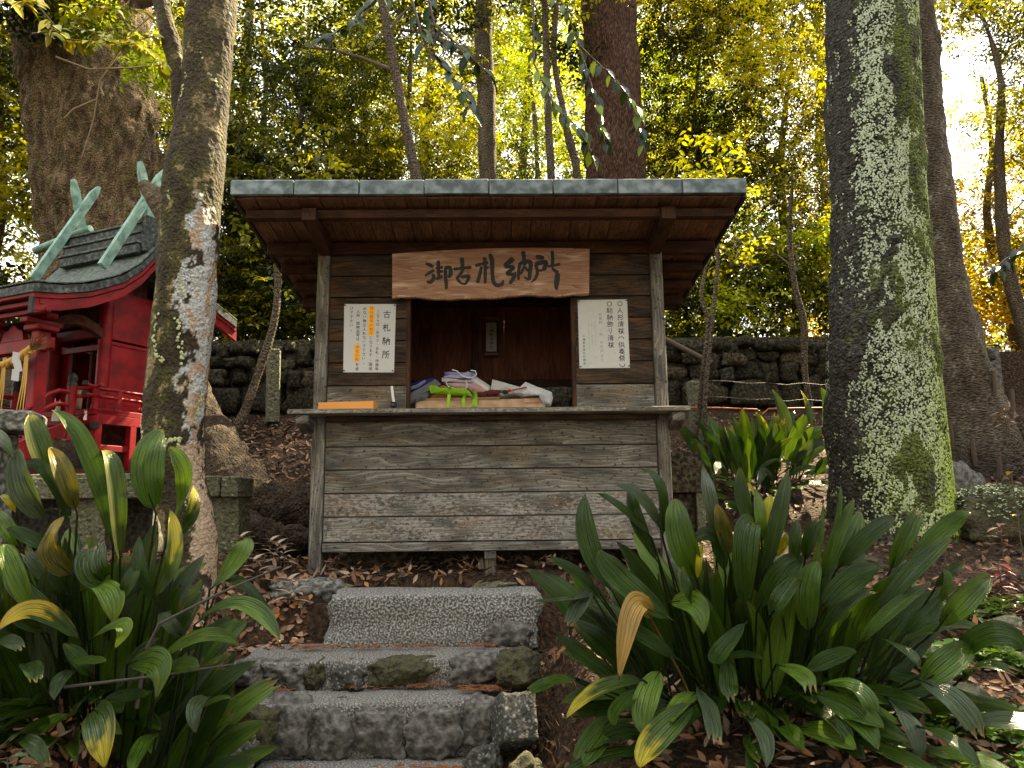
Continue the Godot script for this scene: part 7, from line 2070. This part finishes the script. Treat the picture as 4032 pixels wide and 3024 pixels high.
	for i in 1500:
		var d := Vector3(rng.randfn(), absf(rng.randfn()) + 0.15, rng.randfn()).normalized()
		var p := d * Vector3(0.37, 0.22, 0.26) * rng.randf_range(1.0, 1.08)
		xf.append(Transform3D(Basis.from_euler(Vector3(rng.randf_range(-0.6, 0.4), rng.randf() * TAU, rng.randf_range(-0.4, 0.4))).scaled(Vector3.ONE * rng.randf_range(0.5, 1.0)), p))
		cols.append(Color(0.30, 0.36, 0.22) * rng.randf_range(0.7, 1.25))
	many("creeping_leaves", dl.mesh(), M.disc, xf, cols, md)


func litter() -> void:
	# dead leaves on the slopes
	var shapes := []
	for k in 2:
		var b := MB.new()
		leaf(b, Vector3(0, 0, -0.03), Vector3(0, 0.05, 1).normalized(), Vector3(0.2, 1, 0), 0.075 if k == 0 else 0.06, 0.34 + 0.2 * k, 1.0, -0.25 + 0.5 * k)
		shapes.append(b.mesh())
	var pal := [Color(0.30, 0.17, 0.10), Color(0.22, 0.12, 0.07), Color(0.38, 0.24, 0.16), Color(0.44, 0.30, 0.21), Color(0.15, 0.09, 0.055), Color(0.34, 0.15, 0.06)]
	var regions := [[-3.2, -0.6, -3.4, 0.3, 5200], [0.9, 4.2, -3.4, 0.6, 3000], [-1.0, 1.0, -0.35, 0.3, 500], [-1.7, -0.6, 0.1, 2.2, 4000], [0.1, 2.9, 0.4, 2.3, 3400]]
	var names := ["dead leaves covering the slope left of the kiosk", "dead leaves covering the slope right of the kiosk", "dead leaves under the kiosk", "dead leaves along the left side of the steps", "dead leaves under and beside the right clump"]
	for g in regions.size():
		var q: Array = regions[g]
		var xf := []
		var cols := []
		for i in q[4]:
			var x := rng.randf_range(q[0], q[1])
			var z := rng.randf_range(q[2], q[3])
			if z > 0.12 and z < 0.6 and absf(x + 0.29) < 0.67 or z >= 0.6 and x > -1.24 and x < 0.12:
				continue
			var y := ground_y(x, z)
			var e := Vector3(ground_y(x + 0.05, z) - ground_y(x - 0.05, z), 0, ground_y(x, z + 0.05) - ground_y(x, z - 0.05)) * 10.0
			var bs := Basis.from_euler(Vector3(-e.z * 0.9 + rng.randf_range(-0.5, 0.5), 0, e.x + rng.randf_range(-0.5, 0.5))) * Basis(Vector3.UP, rng.randf() * TAU)
			xf.append(Transform3D(bs.scaled(Vector3.ONE * rng.randf_range(0.5, 1.0)), Vector3(x, y + rng.randf_range(0.004, 0.04), z)))
			cols.append((pal[rng.randi() % 6] as Color) * rng.randf_range(0.4, 1.0) * (0.75 if g < 2 else (1.5 if g == 3 else 1.0)))
		var o := many("leaf_litter", shapes[g % 2], M.dry, xf, cols)
		o.set_meta("label", names[g])
		o.set_meta("category", "dead leaves")
	# rusty needles caught in the corners of the steps, and leaflets creeping along the joints
	var nb := MB.new()
	nb.box(Vector3(0.0022, 0.0016, 0.035), Vector3.ZERO, Basis.IDENTITY, 0.0004)
	nb.box(Vector3(0.002, 0.0016, 0.026), Vector3(0.006, 0.001, 0.004), Basis.from_euler(Vector3(0, 0.7, 0.1)), 0.0004)
	var nx := []
	var nc := []
	for q in [[-0.86, -0.262, 0.63, 0.12, 60], [-0.55, -0.262, 0.63, 0.3, 90], [-0.05, -0.262, 0.64, 0.12, 40], [-0.35, -0.385, 0.89, 0.3, 130], [-0.03, -0.385, 0.98, 0.12, 150], [-0.98, -0.385, 0.95, 0.1, 60], [-0.8, -0.62, 1.28, 0.16, 90], [-0.2, -0.62, 1.26, 0.2, 120], [0.1, -0.43, 1.08, 0.08, 80]]:
		for i in q[4]:
			nx.append(Transform3D(Basis.from_euler(Vector3(rng.randf_range(-0.3, 0.3), rng.randf() * TAU, rng.randf_range(-0.3, 0.3))), Vector3(q[0] + rng.randfn(0, 0.5) * q[3], q[1] + rng.randf_range(0.004, 0.016), q[2] + rng.randfn(0, 0.022))))
			nc.append(Color(0.26, 0.09, 0.045).lerp(Color(0.36, 0.18, 0.09), rng.randf()))
	var nd := many("needle_litter", nb.mesh(), M.dry, nx, nc)
	nd.set_meta("label", "rust-coloured needles caught in the corners of the steps")
	nd.set_meta("category", "needles")
	# withered pale whorls left of the kiosk
	var wl := ["pale withered leaf whorl nearest the left kiosk post", "pale withered leaf whorl lower down by the left footing stone", "pale withered leaf whorl left of the footing stone", "pale withered leaf whorl beside the stone pier", "pale withered leaf whorl above the others near the big root"]
	var wp := [Vector3(-1.22, 0, -0.05), Vector3(-1.3, 0, 0.12), Vector3(-1.05, 0, 0.32), Vector3(-1.42, 0, 0.0), Vector3(-1.32, 0, -0.25)]
	for i in 5:
		var at: Vector3 = wp[i]
		at.y = ground_y(at.x, at.z) + 0.03
		var t := thing("withered_whorl", wl[i], "dead leaves", at, 0.0, "withered leaf whorls left of the kiosk")
		for k in 11:
			var b := MB.new()
			var a := k * 2.4
			var up := 0.25 + 0.6 * (k / 11.0)
			leaf(b, Vector3(0.02 * sin(k * 3.0), 0.01 * k, 0.02 * cos(k * 5.0)), Vector3(cos(a), up, sin(a)).normalized(), Vector3.UP, 0.105, 0.3, 1.0, 0.35)
			var c := Color(0.50, 0.38, 0.30) * rng.randf_range(0.75, 1.15)
			for m in b.c.size():
				b.c[m] = c
			put("leaf", b.mesh(), M.dry, t)
	# single leaves lying on the steps
	var S := [[Vector3(-0.42, -0.262, 0.66), 0.4, "long orange dead leaf on the second step"], [Vector3(-0.31, -0.262, 0.665), 2.0, "short orange dead leaf right of the long one on the second step"], [Vector3(-0.62, -0.392, 0.93), 1.2, "curled orange-red dead leaf on the left of the third step"], [Vector3(-0.30, -0.387, 0.9), 1.6, "tan curled leaf at the right of the third step"],
		[Vector3(-0.37, -0.395, 1.04), 2.2, "brown flat leaf in the middle of the third step"], [Vector3(-0.63, -0.395, 1.03), 1.5, "white leaf scrap on the third step"], [Vector3(-0.87, -0.24, 0.66), 0.6, "white heart-shaped leaf scrap left of the top step"], [Vector3(-0.26, 0.035, 0.36), 1.5, "orange leaf on the back of the top step"],
		[Vector3(-0.06, -0.385, 1.0), 0.9, "bundle-like brown leaf at the right end of the third step"], [Vector3(-0.93, -0.6, 1.38), 0.1, "pale brown leaf standing against the lower left boulder"], [Vector3(-1.0, -0.385, 1.1), 2.5, "orange-brown leaf between the boulders left of the third step"]]
	for i in S.size():
		var b := MB.new()
		leaf(b, Vector3(0, 0, -0.03), Vector3(0, 0.03, 1).normalized(), Vector3(0.5, 1, 0), [0.075, 0.05, 0.07, 0.055, 0.05, 0.05, 0.035, 0.045, 0.07, 0.075, 0.07][i], 0.34 if i not in [5, 6] else 0.7, 1.0, -0.3)
		var c: Color = [Color(0.52, 0.25, 0.08), Color(0.52, 0.22, 0.07), Color(0.42, 0.15, 0.05), Color(0.5, 0.28, 0.13), Color(0.40, 0.22, 0.11), Color(0.7, 0.68, 0.64), Color(0.75, 0.73, 0.7), Color(0.5, 0.24, 0.09), Color(0.30, 0.13, 0.06), Color(0.42, 0.30, 0.24), Color(0.5, 0.25, 0.1)][i]
		for m in b.c.size():
			b.c[m] = c
		var o := put("fallen_leaf", b.mesh(), M.dry, self, (S[i][0] as Vector3) + Vector3(0, 0.012, 0), Vector3(0.1 if i != 9 else -1.1, S[i][1], 0.15))
		tag(o, S[i][2], "fallen leaf", "fallen leaves on the steps")


func stone_things() -> void:
	# podium under the shrine: slabs on piers
	var t := thing("stone_podium", "weathered stone slab podium on piers under the red shrine", "podium")
	for q in [[-1.62, 0.115, 0], [-1.925, 0.49, 1], [-2.5, 0.65, 2], [-3.2, 0.74, 3]]:
		var w: float = q[1]
		bx("slab", Vector3(w - 0.004, 0.132, 0.3), Vector3(q[0], 0.545 + 0.004 * (q[2] % 2), -0.45), M.lichen_stone, t, Basis.from_euler(Vector3(0, 0.004 * q[2], 0.003)), 0.012)
	bx("top", Vector3(2.0, 0.1, 1.9), Vector3(-3.25, 0.6, -1.56), M.lichen_stone, t, Basis.IDENTITY, 0.01)
	for x in [-1.68, -2.5, -3.3]:
		var o := PackedVector2Array([Vector2(-0.12, 0), Vector2(0.125, 0), Vector2(0.1, 0.48), Vector2(-0.1, 0.48)])
		var b := MB.new()
		b.prism(o, -0.11, 0.11)
		put("pier", b.mesh(), M.lichen_stone, t, Vector3(x, 0.0, -0.46))
	bx("foundation", Vector3(1.9, 0.55, 1.5), Vector3(-3.25, 0.28, -1.55), M.stone_dark, t)
	# flat-topped stone at the left edge
	t = thing("stone_post", "flat-capped grey stone post at the left edge before the shrine stairs", "stone post")
	bx("cap", Vector3(0.34, 0.1, 0.3), Vector3(-2.315, 0.825, 0.85), M.stone, t, Basis.from_euler(Vector3(0.02, 0.35, -0.03)), 0.015)
	bx("post", Vector3(0.16, 0.75, 0.16), Vector3(-2.36, 0.4, 0.82), M.stone, t, Basis.IDENTITY, 0.012)
	# concrete fence posts and wire
	tag(bx("concrete_post", Vector3(0.135, 0.75, 0.1), Vector3(-2.24, 1.64, -3.2), M.lichen_stone, self, Basis.from_euler(Vector3(0, 0.2, 0.02)), 0.012), "squat concrete fence post standing in dead leaves left of the kiosk", "fence post")
	tag(bx("concrete_post", Vector3(0.11, 0.7, 0.1), Vector3(1.72, 1.1, -1.95), M.lichen_stone, self, Basis.from_euler(Vector3(0, 0.2, 0.02)), 0.012), "grey concrete fence post behind the crossed saplings", "fence post")
	var w := thing("wire_fence", "thin sagging wires stretched in front of the stone wall right of the kiosk", "wire fence")
	for k in 2:
		var b := MB.new()
		var pts := []
		var rad := []
		for i in 13:
			var f := i / 12.0
			pts.append(Vector3(lerpf(1.7, 3.6, f), 1.33 + 0.14 * k - 0.05 * sin(f * PI) + 0.01 * sin(f * 40.0), -1.95))
			rad.append(0.0014)
		b.tube(pts, rad, 4)
		put("wire", b.mesh(), paint(lin(0.12, 0.115, 0.11), 0.6), w)
	var rb := MB.new()
	rb.tube([Vector3(1.45, 1.215, -1.85), Vector3(1.9, 1.205, -1.85), Vector3(2.2, 1.19, -1.85), Vector3(2.24, 1.15, -1.83), Vector3(2.3, 1.195, -1.85), Vector3(2.9, 1.2, -1.85), Vector3(3.2, 1.19, -1.85)], [0.008, 0.008, 0.008, 0.008, 0.008, 0.008, 0.008], 8)
	tag(put("orange_pipe", rb.mesh(), paint(lin(0.42, 0.09, 0.03), 0.5), self), "thin orange-red hose running along the fence right of the kiosk", "hose")
	# stone lantern head half hidden behind the right post
	t = thing("stone_lantern", "small carved stone lantern with a curved roof behind the right kiosk post", "stone lantern", Vector3(1.25, 0.1, -0.85))
	var o2 := PackedVector2Array([Vector2(-0.26, 0.42), Vector2(-0.24, 0.39), Vector2(0.2, 0.39), Vector2(0.245, 0.4), Vector2(0.26, 0.44), Vector2(0.22, 0.49), Vector2(0.17, 0.58), Vector2(0.14, 0.66), Vector2(-0.14, 0.66), Vector2(-0.18, 0.56)])
	var b2 := MB.new()
	b2.prism(o2, -0.17, 0.17)
	put("roof", b2.mesh(), M.stone_brown, t)
	bx("fire_box", Vector3(0.3, 0.3, 0.24), Vector3(0, 0.24, 0), M.stone_brown, t, Basis.IDENTITY, 0.02)
	bx("leg", Vector3(0.06, 0.32, 0.06), Vector3(0.14, 0.22, 0.14), M.lichen_stone, t)
	# rock between the grey trunk's roots and the mossy trunk
	tag(stone("boulder", self, Vector3(3.3, 0.42, -1.05), Vector3(0.5, 0.55, 0.4), M.stone_dark, 1, Vector3(0, 0.4, 0.1)), "dark boulder between the mossy trunk and the leafy boulder", "boulder")
	tag(stone("boulder", self, Vector3(4.3, 0.5, -1.0), Vector3(0.5, 0.7, 0.5), M.stone_dark, 3, Vector3(0, 0.9, 0.1)), "dark boulder behind the leafy boulder at the right edge", "boulder")
	var sl := ["pale stone on the right slope below the red seedlings", "grey stone at the right edge of the clover", "small stone beside the mossy trunk's foot", "dark stone low on the right slope"]
	var sp := [Vector3(2.35, 0, 0.9), Vector3(2.5, 0, 1.3), Vector3(2.05, 0, 0.15), Vector3(2.75, 0, 0.7)]
	for i in 4:
		var at: Vector3 = sp[i]
		at.y = ground_y(at.x, at.z) + 0.01
		tag(stone("slope_stone", self, at, Vector3(0.22, 0.13, 0.18) * (0.7 + 0.2 * i), [M.lichen_stone, M.stone, M.stone_moss, M.stone_dark][i], i, Vector3(0, i * 1.1, 0.1)), sl[i], "stone", "stones on the right slope")
	# fallen grey twigs in the left clump
	var tl := ["grey dead twig propped across the left clump", "thin dark twig low in front of the left clump"]
	var tp := [[Vector3(-0.66, 0.22, 1.95), Vector3(-0.85, 0.14, 1.96), Vector3(-1.03, 0.05, 1.97), Vector3(-1.06, -0.02, 1.98), Vector3(-1.08, -0.2, 1.98)], [Vector3(-0.80, -0.08, 1.95), Vector3(-1.0, -0.1, 2.0), Vector3(-1.27, -0.12, 2.05)]]
	for i in 2:
		var b := MB.new()
		b.tube(tp[i], [0.003, 0.0045, 0.005, 0.005, 0.006].slice(0, tp[i].size()), 6)
		tag(put("dead_twig", b.mesh(), paint(lin(0.075, 0.065, 0.055), 0.9), self), tl[i], "twig")
	var d := MB.new()
	d.tube([Vector3(2.3, 1.9, -3.5), Vector3(1.9, 2.1, -3.45), Vector3(1.5, 2.35, -3.5), Vector3(1.1, 2.6, -3.6)], [0.03, 0.028, 0.02, 0.01], 7)
	tag(put("fallen_branch", d.mesh(), M.twig, self), "dead branch slanting over the top of the stone wall right of the kiosk", "branch")


func _ready() -> void:
	rng.seed = 12
	# camera
	var cam := Camera3D.new()
	cam.name = "camera"
	cam.fov = 2.0 * rad_to_deg(atan(0.5))
	cam.near = 0.05
	cam.far = 300.0
	cam.position = Vector3(0.05, 0.40, 4.5)
	cam.rotation_order = EULER_ORDER_YXZ
	cam.rotation = Vector3(deg_to_rad(9.15), deg_to_rad(-0.93), deg_to_rad(-0.6))
	add_child(cam)
	cam.current = true
	# sky, sun, exposure
	var sky := ProceduralSkyMaterial.new()
	sky.sky_top_color = Color(0.91, 0.915, 0.92)
	sky.sky_horizon_color = Color(1.0, 0.98, 0.95)
	sky.sky_curve = 0.2
	sky.ground_bottom_color = Color(0.12, 0.10, 0.08)
	sky.ground_horizon_color = Color(0.5, 0.46, 0.4)
	sky.sun_angle_max = 25.0
	var env := Environment.new()
	env.background_mode = Environment.BG_SKY
	env.sky = Sky.new()
	env.sky.sky_material = sky
	env.background_energy_multiplier = 0.6
	env.tonemap_mode = Environment.TONE_MAPPER_LINEAR
	env.tonemap_exposure = 6.0
	env.sdfgi_enabled = true
	env.ssao_enabled = true
	env.ssil_enabled = true
	var we := WorldEnvironment.new()
	we.name = "world"
	we.environment = env
	add_child(we)
	var sun := DirectionalLight3D.new()
	sun.name = "sun"
	sun.light_color = Color(1.0, 0.92, 0.74)
	sun.light_energy = 1.6
	sun.light_angular_distance = 0.5
	sun.shadow_enabled = true
	add_child(sun)
	sun.rotation = Vector3(deg_to_rad(-46.0), deg_to_rad(180.0 - 40.0), 0)
	materials()
	for i in 6:
		rocks.append(rock(600 + i, 4, [0.7, 0.6, 0.8, 0.55, 0.65, 0.85][i], 0.36))
		fine_rocks.append(rock(700 + i, 12, [0.55, 0.4, 0.6, 0.3, 0.5, 0.92][i], [0.34, 0.3, 0.3, 0.3, 0.25, 0.1][i]))
	ground()
	stone_wall()
	grove()
	kiosk()
	name_board()
	papers()
	counter_things()
	shrine()
	steps()
	stone_things()
	clumps()
	plants()
	litter()
